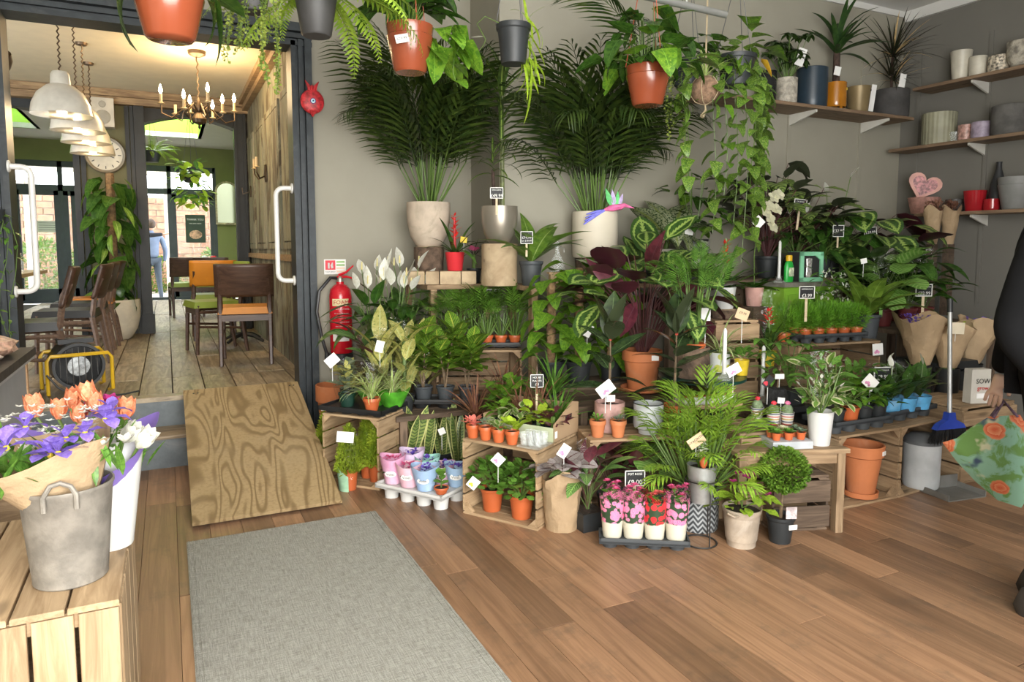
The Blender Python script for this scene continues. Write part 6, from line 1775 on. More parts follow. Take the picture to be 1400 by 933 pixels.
G().lathe([(.022, .145), (.022, .18), (.016, .185), (0, .185)], 14).build('cap', mat('yellow_cap', (.75, .45, .02), .4), bt)
G().box((0, -.0235, .07), (.045, .002, .06)).build('label', mat('bottle_label', (.55, .62, .42), .5, var=.5, sc=40), bt, False)
gbx = thing('gift_box', 'mint green carton with a window showing a glass vase', 'box', CB + V((.19, .04, 0)), -.1)
M_mint = mat('mint_carton', (.24, .58, .36), .5)
G().b2((0, .012, 0), (.20, .13, .205)).build('body', M_dark, gbx, False)
g = G()
for a, b in (((0, 0, 0), (.20, .012, .03)), ((0, 0, .18), (.20, .012, .205)), ((0, 0, 0), (.03, .012, .205)), ((.175, 0, 0), (.20, .012, .205))): g.b2(a, b)
g.prism([(.13, .18), (.175, .18), (.175, .15)], .012, T(0, .012, 0) @ UPRIGHT)
g.build('window_frame', M_mint, gbx, False)
G().b2((0, .0, .2055), (.20, .13, .207)).build('lid', M_mint, gbx, False)
G().lathe([(.022, .03), (.026, .05), (.022, .10), (.026, .16), (.0, .165)], 12, (.085, .011, 0), ell=.3).build('vase', mat('silver_glass', (.55, .52, .5), .15, .5, var=.5, sc=60), gbx)
candle('white taper candle on the green cabinet left of the bottle', CB + V((.0, .05, 0)), .27, .011)
# back-wall shelf
M_shelf = wood('shelf_plank', (.16, .10, .06), (.27, .18, .11), rnd=.05)
SZ = ay(1035, 133, 4.0).z
sh = thing('wall_shelf', 'long wooden shelf on white brackets on the chimney wall', 'shelf', (3.55, 4.0, SZ))
SXR = ay(1250, 162, 4.0).x
piece('plank', (SXR - 3.55, .29, .026), M_shelf, sh, T((SXR - 3.55) / 2, .147, -.013))
M_brk = mat('white_steel_bracket', (.62, .60, .54), .5, var=.05)
for px in (1080, 1178):
    X = ay(px, 172, 4.28).x - 3.55
    bk = G(); bk.prism([(0, 0), (.27, 0), (.27, -.02), (0, -.09)], .018, T(X, .297, -.027) @ Matrix(((0, 0, 1, 0), (-1, 0, 0, 0), (0, 1, 0, 0), (0, 0, 0, 1)))); bk.build('bracket', M_brk, sh, False)
    G().b2((X - .012, .288, -.75), (X + .03, .299, .5)).build('rail_upright', M_wall, sh, False)
def onshelf(name, label, px, py, wpx, hpx, kind, m, Y=4.13, soil=False):
    p = ay(px, py, Y); k = px2m(p); p.z = SZ + .0005
    r = plant(name, label, p, 'pot' if not soil else 'plant', rz=0)
    pot(r, kind, wpx * k / 2, hpx * k, m, soil)
    return r, wpx * k / 2, hpx * k
onshelf('ceramic_pot', 'glossy black pot behind the trailing vines on the wall shelf', 1049, 130, 24, 42, 'cyl', mat('gloss_black_glaze', (.012, .012, .013), .12))
r, rd, h = onshelf('schefflera', 'dark schefflera in an embossed cream pot on the wall shelf', 1075, 138, 28, 36, 'cyl', mat('embossed_cream', (.44, .40, .33), .6, var=.35, sc=26, bmp=.8), soil=True)
g = G()
for j in range(26):
    a = j * GA; q = U(.03, .19); e_ = V((q * math.cos(a), min(.12, q * math.sin(a)), h + .10 + U(0, .22)))
    g.tube([(0, 0, h * .8), e_], .003, 4, False)
    for k_ in range(6): put(LV['dark'], dirM(e_, k_ * 1.05 + a, U(-.5, .0), 0, U(.07, .10)), r)
g.build('stems', M_stem, r)
card('large white price card in the schefflera pot on the shelf', 1095, 78, 4.0, 12, 24, .3, 0)
onshelf('ceramic_pot', 'tall navy cylinder pot on the wall shelf', 1109, 142, 41, 53, 'cyl', mat('navy_matt_glaze', (.022, .038, .055), .35))
r, rd, h = onshelf('yucca', 'yucca with a thick trunk in an orange footed pot on the shelf', 1142, 141, 28, 33, 'cyl', mat('burnt_orange_glaze', (.42, .16, .012), .2, coat=.5), soil=True)
for i in range(3): a = i * 2.1 + .6; G().lathe([(.010, -.03), (.014, 0.01)], 8, (rd * .6 * math.cos(a), rd * .6 * math.sin(a), 0)).build('foot', _mc['burnt_orange_glaze'], r)
r.location.z += .03
G().tube([(0, 0, h * .8), (-.005, 0, h + .25)], [.03, .026], 10).build('trunk', M_cane, r)
for j in range(20): put(LV['yucca'], dirM((-.005, 0, h + .22 + .003 * j), j * GA, .25 + 1.2 * j / 20, 0, U(.32, .46)) , r)
G().ball((rd * .45, -rd * .9, h * .72), .011, 8, 5, 1, 1, .2).build('sticker', M_yel, r)
card('small white tag in the yucca pot on the shelf', 1145, 97, 4.05, 9, 12, .2, 0)
r, rd, h = onshelf('ceramic_pot', 'matt gold tapered pot on the wall shelf', 1173, 148, 32, 36, 'tap', mat('matt_gold_glaze', (.27, .20, .10), .4, .3))
G().ball((rd * .4, -rd * .85, h * .85), .011, 8, 5, 1, 1, .2).build('sticker', M_slate, r)
r, rd, h = onshelf('dracaena', 'spiky dark dracaena in a charcoal stone pot at the shelf end', 1217, 155, 46, 37, 'cyl', mat('charcoal_stone', (.055, .052, .05), .8, var=.3, sc=8, bmp=.3), soil=True)
for (dx, z, n, L) in ((0, .28, 60, (.30, .46)), (.02, .08, 40, (.22, .34)), (-.03, .12, 30, (.22, .32))):
    for j in range(n): put(LV['marg'] if j % 9 else leaves('strawl', L_pale, P_strap, .04, (.5, 1.0), .2, 6), dirM((dx, 0, h + z), j * GA, -.15 + 1.5 * j / n, 0, U(*L)), r)
G().tube([(0, 0, h * .8), (0, 0, h + .3)], .012, 6).build('trunk', M_cane, r)
card('folded white label standing in the charcoal shelf pot', 1234, 110, 3.98, 9, 18, .15, 0)
card('white leaflet leaning on the wall shelf', 1193, 134, 4.10, 7, 36, .12, 0)
# right wall shelves
def wshelf(label, z, y0, y1, br):
    s_ = thing('wall_shelf', label, 'shelf', (XR - .26, y0, z))
    piece('plank', (y1 - y0, .258, .026), M_shelf, s_, T(.13, (y1 - y0) / 2, -.013) @ RZ(PI / 2))
    for yy in br:
        bk = G(); bk.prism([(.0, 0), (.22, 0), (.22, -.09), (0, -.02)], .016, T(.035, yy - y0, -.027) @ UPRIGHT); bk.build('bracket', M_brk, s_, False)
    return s_
S1, S2, S3 = 2.72, 2.226, 1.65
wshelf('top wooden shelf on the right wall with pale cups', S1, 2.2, 4.02, (3.55, 2.6))
wshelf('middle wooden shelf on the right wall with the ribbed pot', S2, 2.2, 4.22, (3.55, 2.6))
wshelf('lower wooden shelf on the right wall with red pots', S3, 2.2, 3.95, (3.5, 2.6))
ur = thing('shelf_rail', 'pair of slotted white shelf uprights fixed to the right wall', 'rail', (XR, 3.5, .9))
for yy in (0.02, .62): G().b2((-.012, yy, 0), (-.001, yy + .03, 2.2)).build('upright', M_wallr, ur, False)
def onw(name, label, px, py, wpx, hpx, z, kind, m, X=5.92, cat='pot'):
    p = ax(px, py, X); k = px2m(p)
    r = thing(name, label, cat, (X, p.y, z + .0005))
    if kind: pot(r, kind, min(.125, wpx * k / 2), hpx * k, m, False)
    return r, wpx * k / 2, hpx * k
M_ivory = mat('ivory_glaze', (.58, .54, .44), .4)
M_speck = mat('speckled_stoneware', (.45, .39, .30), .5, var=.9, sc=42)
onw('ceramic_pot', 'tall ribbed ivory vase on the top right shelf', 1313, 104, 27, 40, S1, 'tap', M_ivory)
onw('ceramic_pot', 'ivory cup in a wire holder on the top right shelf', 1337, 97, 22, 28, S1, 'cyl', M_ivory)
onw('ceramic_pot', 'speckled dalmatian cup on the top right shelf', 1366, 93, 27, 23, S1, 'cyl', M_speck)
onw('ceramic_pot', 'carved stone-effect pot at the frame end of the top shelf', 1396, 86, 36, 36, S1, 'tulip', mat('carved_stone', (.34, .31, .25), .7, var=.5, sc=20, bmp=.8))
r, rd, h = onw('ribbed_pot', 'tall ribbed sage green pot on the middle shelf', 1283, 193, 42, 42, S2, None, None)
g = G(); n = 64; prof = [(rd * .97, 0), (rd, h), (rd * .93, h), (rd * .9, .02), (0, .02)]
g.lathe(prof, 144, wob=.03, wn=24); g.build('pot', mat('sage_ribbed_glaze', (.30, .29, .20), .5), r, True, 20)
onw('ceramic_cup', 'speckled pink mug on the middle right shelf', 1320, 185, 19, 22, S2, 'cyl', mat('pink_speckle', (.42, .24, .20), .35, var=.5, sc=40))
onw('glass_bowl', 'small dark glass bowl beside the pink mug', 1306, 186, 16, 14, S2, 'bowl', M_clear)
onw('ceramic_cup', 'lilac striped cup on the middle right shelf', 1342, 184, 26, 23, S2, 'cyl', mat('lilac_glaze', (.34, .28, .36), .5, var=.3, sc=20))
onw('stone_planter', 'wide dark stone planter at the end of the middle shelf', 1380, 178, 48, 40, S2, 'cyl', mat('dark_stone', (.10, .095, .088), .85, var=.3, sc=9, bmp=.4))
onw('ceramic_pot', 'black and white speckled pot on the lower right shelf', 1305, 285, 23, 18, S3, 'cyl', mat('black_speckle', (.06, .055, .05), .5, var=.9, sc=45))
M_redg = mat('red_gloss_glaze', (.36, .016, .022), .18, coat=.5)
onw('red_pot', 'red glossy pot with yellow sticker on the lower right shelf', 1332, 282, 29, 28, S3, 'tap', M_redg)
r, rd, h = onw('red_mug', 'small red mug beside the red pot on the lower shelf', 1356, 280, 20, 16, S3, 'cyl', M_redg)
r, rd, h = onw('vase', 'matt black bottle vase behind the red mug', 1363, 280, 36, 66, S3, None, None, X=5.97)
G().lathe([(rd * .5, 0), (rd * .62, .01), (rd * .62, h * .25), (rd * .5, h * .55), (rd * .2, h * .85), (rd * .18, h * .97), (rd * .2, h), (0, h)], 20).build('body', mat('matt_black_vase', (.025, .026, .028), .6), r)
onw('planter', 'pale grey planter on a wooden foot at the end of the lower shelf', 1388, 278, 44, 44, S3, 'bowl', mat('pale_grey_planter', (.22, .22, .21), .6))
M_pinkb = mat('pink_basket', (.52, .27, .22), .6, var=.2, sc=30, bmp=.5)
r, rd, h = onw('pink_basket', 'pink woven basket bowl at the left end of the lower shelf', 1262, 290, 52, 22, S3, 'tap', M_pinkb)
r, rd, h = onw('heart_tray', 'pink heart shaped tray with glitter centre propped in the basket', 1262, 268, 50, 42, S3, None, None, X=5.9, cat='tray')
k = rd * 2 / 50
r.location.z = S3 + 22 * k; r.rotation_euler = (0, 0, -.75)
def heart(s): return [(s * .062 * 16 * math.sin(t) ** 3, s * .06 * (13 * math.cos(t) - 5 * math.cos(2 * t) - 2 * math.cos(3 * t) - math.cos(4 * t))) for t in [i * PI / 14 for i in range(28)]]
g = G(T(0, 0, .10) @ UPRIGHT @ RZ(-.35)); g.prism(heart(.135), .02); g.build('rim', mat('pink_resin', (.62, .30, .24), .4), r)
g = G(T(0, -.021, .10) @ UPRIGHT @ RZ(-.35)); g.prism(heart(.10), .002); g.build('glitter_inlay', mat('pink_glitter', (.48, .2, .2), .4, var=.6, sc=40), r)
# dried flowers hanging from ceiling corner
r = thing('dried_flowers', 'bunch of pale dried flowers hung at the top right', 'flowers', ax(1388, -25, 4.6))
F = Fol(); gl2 = leafgeo(P_ovate, .5, .3, .2, 2, 1)
for i in range(220): F.add(gl2, dirM((U(-.12, .12), U(-.1, .1), U(-.02, .16)), U(0, 6.3), U(-1.4, .4), 0, U(.03, .06)))
F.build('foliage', L_pale, r)
G().tube([(0, 0, .1), (0, 0, CZ - r.location.z)], .003, 4).build('string', M_cord, r)
# ================================================================= right: ferns, bouquets, trays, broom
FH, RH = onbox(P2(1092, 472, .76), P2(1205, 466, .76))
tray('black shuttle tray of asparagus ferns on the upper crate', FH(.30, .10, .762), RH, .50, .18, .045, M_greyp, 5, 2)
aspk = dict(m=L_asp, n=900, rx=.07, rz=.075, leafL=.035, W=.10, up=.5)
for i in range(10):
    c, rw = i % 5, i // 5
    r = plant('asparagus_fern', 'feathery asparagus fern in orange pot, %s row, %s' % (('front', 'back')[rw], ('leftmost', 'second from left', 'middle', 'second from right', 'rightmost')[c]), FH(.10 + .10 * c, .06 + .085 * rw, .80), group='tray of asparagus ferns')
    pot(r, 'terra', .04, .05, M_orange)
    bush(r, 'asp', T(0, 0, .115) @ SCL(1, 1, U(.9, 1.2)), **aspk)
r = plant('asparagus_fern', 'asparagus fern in a lone orange pot left of the fern tray', FH(.0, .14, .765)); pot(r, 'terra', .045, .055, M_orange); bush(r, 'asp', T(0, 0, .13) @ SCL(1.25), **aspk)
sign('chalk price sign reading 3.99 among the asparagus ferns', 1103, 400, 3.02, (('ASPARAGUS', .17), ('£3.99', .38)), 22, 17, .14)
p = FH(.66, .12, .763)
r = plant('aspidistra', 'broad leaved striped plant in a charcoal pot beside the fern tray', FH(.675, .14, .763), rz=0)
pot(r, 'nurs', .078, .155, M_greyp)
rosette(r, .14, LV['aspid'], 16, (.32, .46), (.5, 1.35))
G().box((.04, -.06, .17), (.03, .002, .06)).build('care_tag', mat('green_tag', (.2, .4, .1), .5), r, False)
r = plant('jasmine', 'white flowering jasmine on a hoop behind the asparagus ferns', FH(.46, .27, .763), rz=0)
pot(r, 'nurs', .06, .11, mat('brown_foil_pot', (.18, .05, .03), .35))
for j in range(60): a = j * GA; q = U(.02, .15); put(LV['mid'], dirM((q * math.cos(a), q * math.sin(a) * .6, .12 + U(0, .34)), a, U(-.3, .9), 0, U(.06, .09)), r)
for cx, cz in ((-.09, .42), (.04, .40), (.12, .33), (.0, .30), (-.12, .28), (.08, .24)):
    for j in range(16): put(LV['white'], dirM((cx + U(-.04, .04), -.06 + U(-.03, .03), cz + U(-.03, .03)), U(0, 6.3), U(-.2, 1.3), 0, U(.018, .028)), r, 'flower')
G().tube([(-.09, 0, .08), (-.10, 0, .3), (0, 0, .46), (.10, 0, .3), (.09, 0, .08)], .003, 5).build('hoop', M_stem, r)
card('small white tag above the jasmine', 1181, 357, 3.2, 9, 7, -.2, .1)
# sleeved foliage on the dark bench
BZ = .803
M_maroon = mat('maroon_plastic', (.13, .025, .025), .4)
for i, (X, Y, kk_, lab) in enumerate(((4.55, 3.30, 'orbi', 'sleeved striped calathea left of the chalk sign'), (4.78, 3.28, 'philo', 'sleeved philodendron above the kraft bouquets'), (5.0, 3.30, 'lily', 'sleeved dark foliage plant beside the right wall'), (4.68, 3.52, 'dark', 'sleeved dark foliage at the back of the bench'), (4.95, 3.52, 'philo', 'sleeved broad leaves under the lower shelf'))):
    leafy('sleeved_foliage', lab, X, Y, BZ, kk_, 26, (.14, .42), (.17, .25), .13, (-.3, .9), M_maroon, .07, .12, sl=(.17, .52))
sign('chalk price sign reading 32.99 above the kraft bouquets', 1263, 397, 3.06, (('PHILODENDRON', .14), ('£32.99', .4)), 24, 17, .12)
# paired kraft flower wraps below the shelf
for i, (px, lab) in enumerate(((1263, 'left kraft wrapped dried bunch below the pink basket'), (1286, 'right kraft wrapped dried bunch below the pink basket'))):
    p = ay(px, 334, 3.70); p.z = CZ2 + .0
    r = plant('wrapped_bunch', lab, V((p.x, 3.86, CZ2 + .05)) if False else V((p.x - .02, 3.62, BZ)), rz=0)
    zz = ay(px, 334, 3.62).z - BZ; k = px2m(p)
    bag(r, .035, .075, 48 * k, 0, 16, 'paper_wrap', seed=i + 3)
    r.location.z = BZ + zz
    F = Fol()
    for j in range(90): F.add(gl2, dirM((U(-.06, .06), U(-.05, .05), 46 * k + U(-.02, .05)), U(0, 6.3), U(.2, 1.4), 0, U(.03, .05)))
    F.build('dried_heads', leafmat('dried_brown', (.10, .06, .045), (.18, .12, .09)), r)
    st_ = thing('plant_riser', ('left', 'right')[i] + ' slim dark stand under the kraft wrapped dried bunch', 'riser', (r.location.x, r.location.y, BZ))
    G().box((0, 0, (zz - .001) / 2), (.06, .06, zz - .002)).build('post', M_crate3, st_, False)
# kraft bouquets in black buckets
for i, (px, py, Y, sc_, lean, lab) in enumerate(((1258, 498, 2.80, 1.0, -.03, 'large kraft bouquet of purple statice, leftmost in the black bucket'), (1296, 502, 2.72, .9, .0, 'kraft bouquet with yellow flowers and a cream label'), (1328, 496, 2.85, .95, .10, 'kraft bouquet leaning right with a printed mark'))):
    p = ay(px, py, Y)
    r = plant('kraft_bouquet', lab, p, 'bouquet', rz=0)
    bag(r, .055 * sc_, .15 * sc_, .30 * sc_, lean, 24, 'paper_wrap', seed=i)
    for j in range(50): a = U(0, 6.28); q = U(0, .11); put(LV['viol' if i != 1 else 'lime'], dirM((q * math.cos(a) + lean * .9, q * math.sin(a), .27 * sc_ + U(-.02, .04)), a, U(.1, 1.4), 0, U(.018, .03)), r, 'flower')
    G().tube([(0, 0, .0), (0, 0, -.08)], [.04, .03], 8).build('stems', M_stem, r)
    bk = thing('flower_bucket', ('black florist bucket under the statice bouquet', 'black florist bucket under the yellow bouquet', 'black florist bucket under the leaning bouquet')[i], 'bucket', (p.x, p.y, 0))
    G().lathe([(.05, 0), (.068, p.z - .005), (.064, p.z - .005), (.046, .01), (0, .01)], 18).build('bucket', M_black, bk)
card('cream blank label tucked in the yellow kraft bouquet', 1307, 449, 2.61, 25, 16, .05, .06, None, mat('cream_label', (.62, .54, .40), .7))
# trays on the terracotta-pot crate
FQ, RQ = onbox(P2(1148, 598, .39), P2(1232, 585, .39))
tray('dark tray of small foliage pots on the crate above the terracotta pot', FQ(.20, .13, .392), RQ, .42, .22, .055, M_greyp, 4, 2)
tray('dark tray of wrapped peace lilies on the crate above the grey bin', FQ(.66, .19, .392), RQ + .09, .46, .22, .055, M_greyp, 4, 2)
sm_ = [('hoya', 'var', 'cream variegated leafy plant at the left of the dark tray'), ('hoya', 'mid', 'pale green leafy plant in an orange pot in the dark tray'), ('pothos', 'pothos', 'small bright pothos at the centre of the dark tray'), ('pothos', 'philo', 'small dark heartleaf in the dark tray before the chalk sign')]
for i, (nm, kk_, lab) in enumerate(sm_):
    r = plant(nm, lab, FQ(.06 + .105 * i, .08, .443)); pot(r, 'nurs', .05, .075, M_orange if i == 1 else M_nurs)
    for j in range(40): a = j * GA; q = U(.01, .09); put(LV[kk_], dirM((q * math.cos(a), q * math.sin(a), .08 + U(0, .11)), a, U(-.4, .9), 0, U(.05, .08)), r)
    G().tube([(0, 0, .06), (0, 0, .14)], .01, 5).build('stems', M_stem, r)
for i in range(4):
    r = plant('leafy_seedling', ('tall leafy seedling behind the variegated plant', 'leafy seedling behind the orange pot in the dark tray', 'leafy seedling behind the chalk sign', 'leafy seedling at the back right of the dark tray')[i], FQ(.06 + .105 * i, .185, .443)); pot(r, 'nurs', .048, .075, M_nurs)
    for j in range(30): a = j * GA; q = U(.01, .08); put(LV['mid'], dirM((q * math.cos(a), q * math.sin(a), .08 + U(0, .2)), a, U(0, 1.1), 0, U(.06, .09)), r)
    G().tube([(0, 0, .06), (0, 0, .24)], .006, 5).build('stems', M_stem, r)
M_bluew = mat('blue_printed_wrap', (.10, .36, .62), .4, var=.25, sc=14, dirt=((.5, .6, .65), .6))
for i in range(6):
    c, rw = i % 3, i // 3
    r = plant('small_peace_lily', 'small peace lily in blue wrap, %s row, %s' % (('front', 'back')[rw], ('left', 'centre', 'right')[c]), FQ(.53 + .12 * c, .12 + .11 * rw, .443), group='tray of blue wrapped peace lilies')
    pot(r, 'nurs', .045, .06, M_nurs)
    for j in range(16): put(LV['lily'], dirM((0, 0, .06 + .004 * j), j * GA, U(.6, 1.4), 0, U(.14, .21)), r)
    sleeve(r, .048, .062, .0, .075, M_bluew, 14, .04, 'printed_wrap', False)
    sleeve(r, .062, .10, .07, .24)
    if i % 2 == 0:
        G().tube([(0, 0, .06), (.01, 0, .26)], .003, 4).build('flower_stalk', M_stem, r); put(LV['white'], dirM((.01, 0, .25), 4.2, 1.2, 0, .07), r, 'spathe')
sign('chalk price sign reading 9.99 above the dark trays', 1207, 511, 2.55, (('CAMPANULA', .15), ('£9.99', .42)), 26, 18, .12)
card('white card with pink flower print before the chalk sign', 1190, 523, 2.46, 20, 17, .75, .1, M_pinkprint)
card('white card hung from the upper crate edge', 1200, 478, 2.975, 15, 16, -.1, 0, M_pinkprint)
# contents of the crates
tp = thing('terracotta_pot', 'large empty terracotta pot standing in a saucer inside the crate', 'pot', az(1176, 678, .0135))
G().lathe([(.070, .02), (.098, .225), (.102, .228), (.108, .232), (.112, .285), (.108, .29), (.10, .288), (.095, .22), (.065, .04), (0, .04)], 30).build('pot', M_terra, tp)
G().lathe([(.07, 0), (.088, .008), (.09, .035), (.083, .035), (.075, .012), (0, .012)], 28).build('saucer', M_terra, tp)
G().box((.03, -.108, .258), (.034, .004, .022), rz=.25).build('label', M_label, tp, False)
bn = thing('storage_bin', 'pale grey plastic bin with a darker lid inside the crate', 'bin', az(1258, 664, .0135))
M_bin = mat('pale_grey_plastic', (.44, .45, .45), .45)
G().lathe([(.088, 0), (.092, .012), (.094, .02), (.096, .25), (.09, .25)], 26).build('body', M_bin, bn)
G().lathe([(.099, .25), (.099, .268), (.06, .30), (.0, .305)], 26).build('lid', mat('mid_grey_plastic', (.10, .105, .11), .5), bn)
# dustpan with handle, broom clipped to it
dpn = az(1302, 676, 0)
d_ = thing('dustpan', 'long handled metal dustpan standing on the floor', 'dustpan', dpn, -.15)
M_pan = mat('dull_steel', (.22, .215, .20), .5, .5, var=.15)
g = G(); g.b2((-.13, -.09, 0), (.13, .09, .006)); g.build('pan', M_pan, d_, False)
for a, b in (((-.135, -.09, .004), (-.128, .09, .035)), ((.128, -.09, .004), (.135, .09, .035)), ((-.135, .085, .004), (.135, .092, .075))): G().b2(a, b).build('pan_side', M_pan, d_, False)
top = V((.045, .10, 1.03))
M_tube = mat('grey_tube', (.40, .40, .39), .4, .4)
G().tube([(-.02, .075, .02), (-.01, .08, .30)], .008, 8).build('handle', M_tube, d_)
br = thing('broom', 'upright broom with blue head, black bristles and grey handle', 'broom', dpn + V((-.015, .03, .29)), -.15)
b0, b1 = V((0, 0, .16)), V((.075, .10, .78))
G().tube([b0, b1 - (b1 - b0) * .11], .0115, 10).build('handle', M_tube, br)
G().tube([b1 - (b1 - b0) * .12, b1], .015, 10).build('grip', M_black, br)
g = G(); g.prism([(-.105, .075), (.105, .075), (.085, .10), (.03, .125), (.022, .165), (-.022, .165), (-.03, .125), (-.085, .10)], .036, T(0, .018, 0) @ UPRIGHT); g.build('head', mat('royal_blue_plastic', (.025, .055, .34), .35), br, False)
g = G()
for i in range(46):
    for j in range(3):
        t = i / 45 - .5
        g.tube([(t * .19, -.012 + .012 * j, .08), (t * .27 + U(-.006, .006), -.016 + .016 * j + U(-.004, .004), U(-.01, .012))], [.003, .0015], 3, False)
bs = g.build('bristles', M_black, br); bs['kind'] = 'stuff'
# packet, dark bin, mannequin silhouette, bag and shopper
pk = thing('seed_packet', 'white printed paper bag standing on the slatted crate', 'paper bag', V((4.22, 2.44, .4525)), -.3)
G().box((0, 0, .10), (.13, .06, .20), taper=.95).build('bag', mat('white_paper_bag', (.52, .49, .43), .8, var=.08), pk, False)
text('lettering', 'SOW', .04, M_ink, pk, T(.01, -.033, .13) @ UPRIGHT); text('lettering', 'grow', .035, mat('red_ink', (.5, .05, .05), .6), pk, T(.01, -.033, .09) @ UPRIGHT)
G().box((.01, -.033, .045), (.08, .001, .03)).build('label', M_label, pk, False)
db = thing('storage_tub', 'black plastic tub on the floor behind the slatted crate', 'tub', (4.55, 3.0 - .10, 0), -.1)
G().box((0, 0, .28), (.34, .26, .56), taper=1.06).build('tub', M_black, db, False)
G().box((0, 0, .60), (.40, .31, .05), taper=.94).build('lid', M_black, db, False)
# ---------------------------------------------------------------- people
def skin_body(name, pts, edges, root_i, m, parent, sub=2):
    """one continuous figure grown over a jointed skeleton"""
    me = bpy.data.meshes.new(name)
    me.from_pydata([p[:3] for p in pts], edges, [])
    me.materials.append(m)
    o = link(name, me, parent)
    md = o.modifiers.new('Skin', 'SKIN')
    for i, p in enumerate(pts):
        sv = me.skin_vertices[0].data[i]; sv.radius = (p[3], p[4] if len(p) > 4 else p[3]); sv.use_root = i == root_i
    md.use_smooth_shade = True
    s = o.modifiers.new('Sub', 'SUBSURF'); s.levels = sub; s.render_levels = sub
    return o
def person(label, loc, rz, m_top, m_leg, m_skin, m_hair, m_shoe, armL=None, armR=None, stride=.0, hscale=1.0, puffy=1.0):
    root = thing('person', label, 'person', loc, rz)
    root.scale = (hscale,) * 3
    aL = armL or ((.21, 0, 1.38), (.27, .02, 1.12), (.26, -.04, .90))
    aR = armR or ((-.21, 0, 1.38), (-.27, .02, 1.12), (-.26, -.04, .90))
    P = puffy
    pts = [(0, 0, .95, .15 * P, .11 * P), (0, .01, 1.12, .145 * P, .105 * P), (0, .01, 1.30, .16 * P, .115 * P), (0, 0, 1.43, .10, .08), (0, 0, 1.50, .055), (0, -.01, 1.58, .05)]
    ed = [(0, 1), (1, 2), (2, 3), (3, 4), (4, 5)]
    for s_, A in ((1, aL), (-1, aR)):
        b = len(pts); pts += [(s_ * .15, 0, 1.42, .07 * P), (*A[0], .065 * P), (*A[1], .052 * P), (*A[2], .038 * P)]
        ed += [(3, b), (b, b + 1), (b + 1, b + 2), (b + 2, b + 3)]
    body = skin_body('clothed_torso', pts, ed, 0, m_top, root)
    lp, le = [(0, 0, .97, .135, .11)], []
    for s_ in (1, -1):
        b = len(lp); st_ = stride * s_
        lp += [(s_ * .09, 0, .90, .095), (s_ * .10, -st_ * .5 - .02, .50, .062), (s_ * .10, -st_ + .04 * abs(stride) * 4 * (s_ < 0), .10, .042)]
        le += [(0, b), (b, b + 1), (b + 1, b + 2)]
    skin_body('trousers', lp, le, 0, m_leg, root)
    for s_ in (1, -1):
        st_ = stride * s_
        G(T(s_ * .10, -st_ - .05 + .04 * abs(stride) * 4 * (s_ < 0), .0)).lathe([(.0, 0), (.045, .0), (.05, .03), (.045, .07), (.04, .10), (0, .11)], 12, ell=2.3).build('shoe', m_shoe, root)
    g = G(); g.ball((0, -.015, 1.66), .095, 18, 14, 1.25, .85, 1.0); g.ball((0, -.115, 1.65), .018, 8, 6, 1.4, .8)
    for s_ in (-1, 1): g.ball((s_ * .083, -.01, 1.655), .022, 8, 6, 1.3, .4)
    hd = g.build('head', m_skin, root)
    g = G()
    for s_ in (-1, 1): g.ball((s_ * .032, -.103, 1.675), .011, 8, 6)
    g.build('eyes', M_ink, hd)
    G().ball((0, -.105, 1.605), .022, 8, 5, .3, 1, .4).build('mouth', mat('lip_tone', (.4, .16, .13), .5), hd)
    G().ball((0, .012, 1.695), .10, 18, 12, 1.12, .92, 1.0).build('hair', m_hair, hd)
    for s_, A in ((1, aL), (-1, aR)):
        w_, e_ = V(A[2]), V(A[1]); d = (w_ - e_).normalized(); side = V((s_ * 0, 1, 0)) if abs(d.y) < .7 else V((0, 0, 1))
        side = (side - d * side.dot(d)).normalized(); nn = d.cross(side)
        hp = [(*(w_ + d * .0), .022), (*(w_ + d * .05), .030, .020), (*(w_ + d * .085), .028, .016)]; he = [(0, 1), (1, 2)]
        for f in range(4):
            o_ = side * (-.024 + .016 * f); L = (.065, .078, .072, .055)[f]; b = len(hp)
            hp += [(*(w_ + d * .095 + o_), .009), (*(w_ + d * (.095 + L * .5) + o_ * 1.1 + nn * .006), .0085), (*(w_ + d * (.095 + L) + o_ * 1.1 + nn * .02), .0075)]
            he += [(2, b), (b, b + 1), (b + 1, b + 2)]
        b = len(hp); hp += [(*(w_ + d * .04 - side * .03), .0105), (*(w_ + d * .075 - side * .048 + nn * .01), .0095), (*(w_ + d * .10 - side * .05 + nn * .015), .008)]
        he += [(1, b), (b, b + 1), (b + 1, b + 2)]
        skin_body('hand', hp, he, 0, m_skin, root, 1)
    return root
M_skin = mat('skin', (.55, .33, .24), .55, var=.05); M_skin2 = mat('light_skin', (.62, .42, .32), .55, var=.05)
M_puff = mat('black_padded_fabric', (.006, .006, .0065), .9, var=.2, spec=.12); M_blk = mat('black_fabric', (.005, .005, .0055), .9, spec=.12)
M_hairb = mat('brown_hair', (.06, .035, .02), .6, var=.3); M_shoe = mat('dark_shoe', (.03, .025, .02), .6)
SH = az(1430, 845, 0)
person('shopper in a black padded jacket and trousers holding a floral bag at the right edge', V((2.90, 1.42, 0)), .45, M_puff, M_blk, M_skin2, M_hairb, M_shoe, armL=((.22, .02, 1.36), (.30, .12, 1.08), (.37, .17, .82)), armR=((-.23, .04, 1.36), (-.29, .12, 1.06), (-.27, -.04, .86)), puffy=1.2)
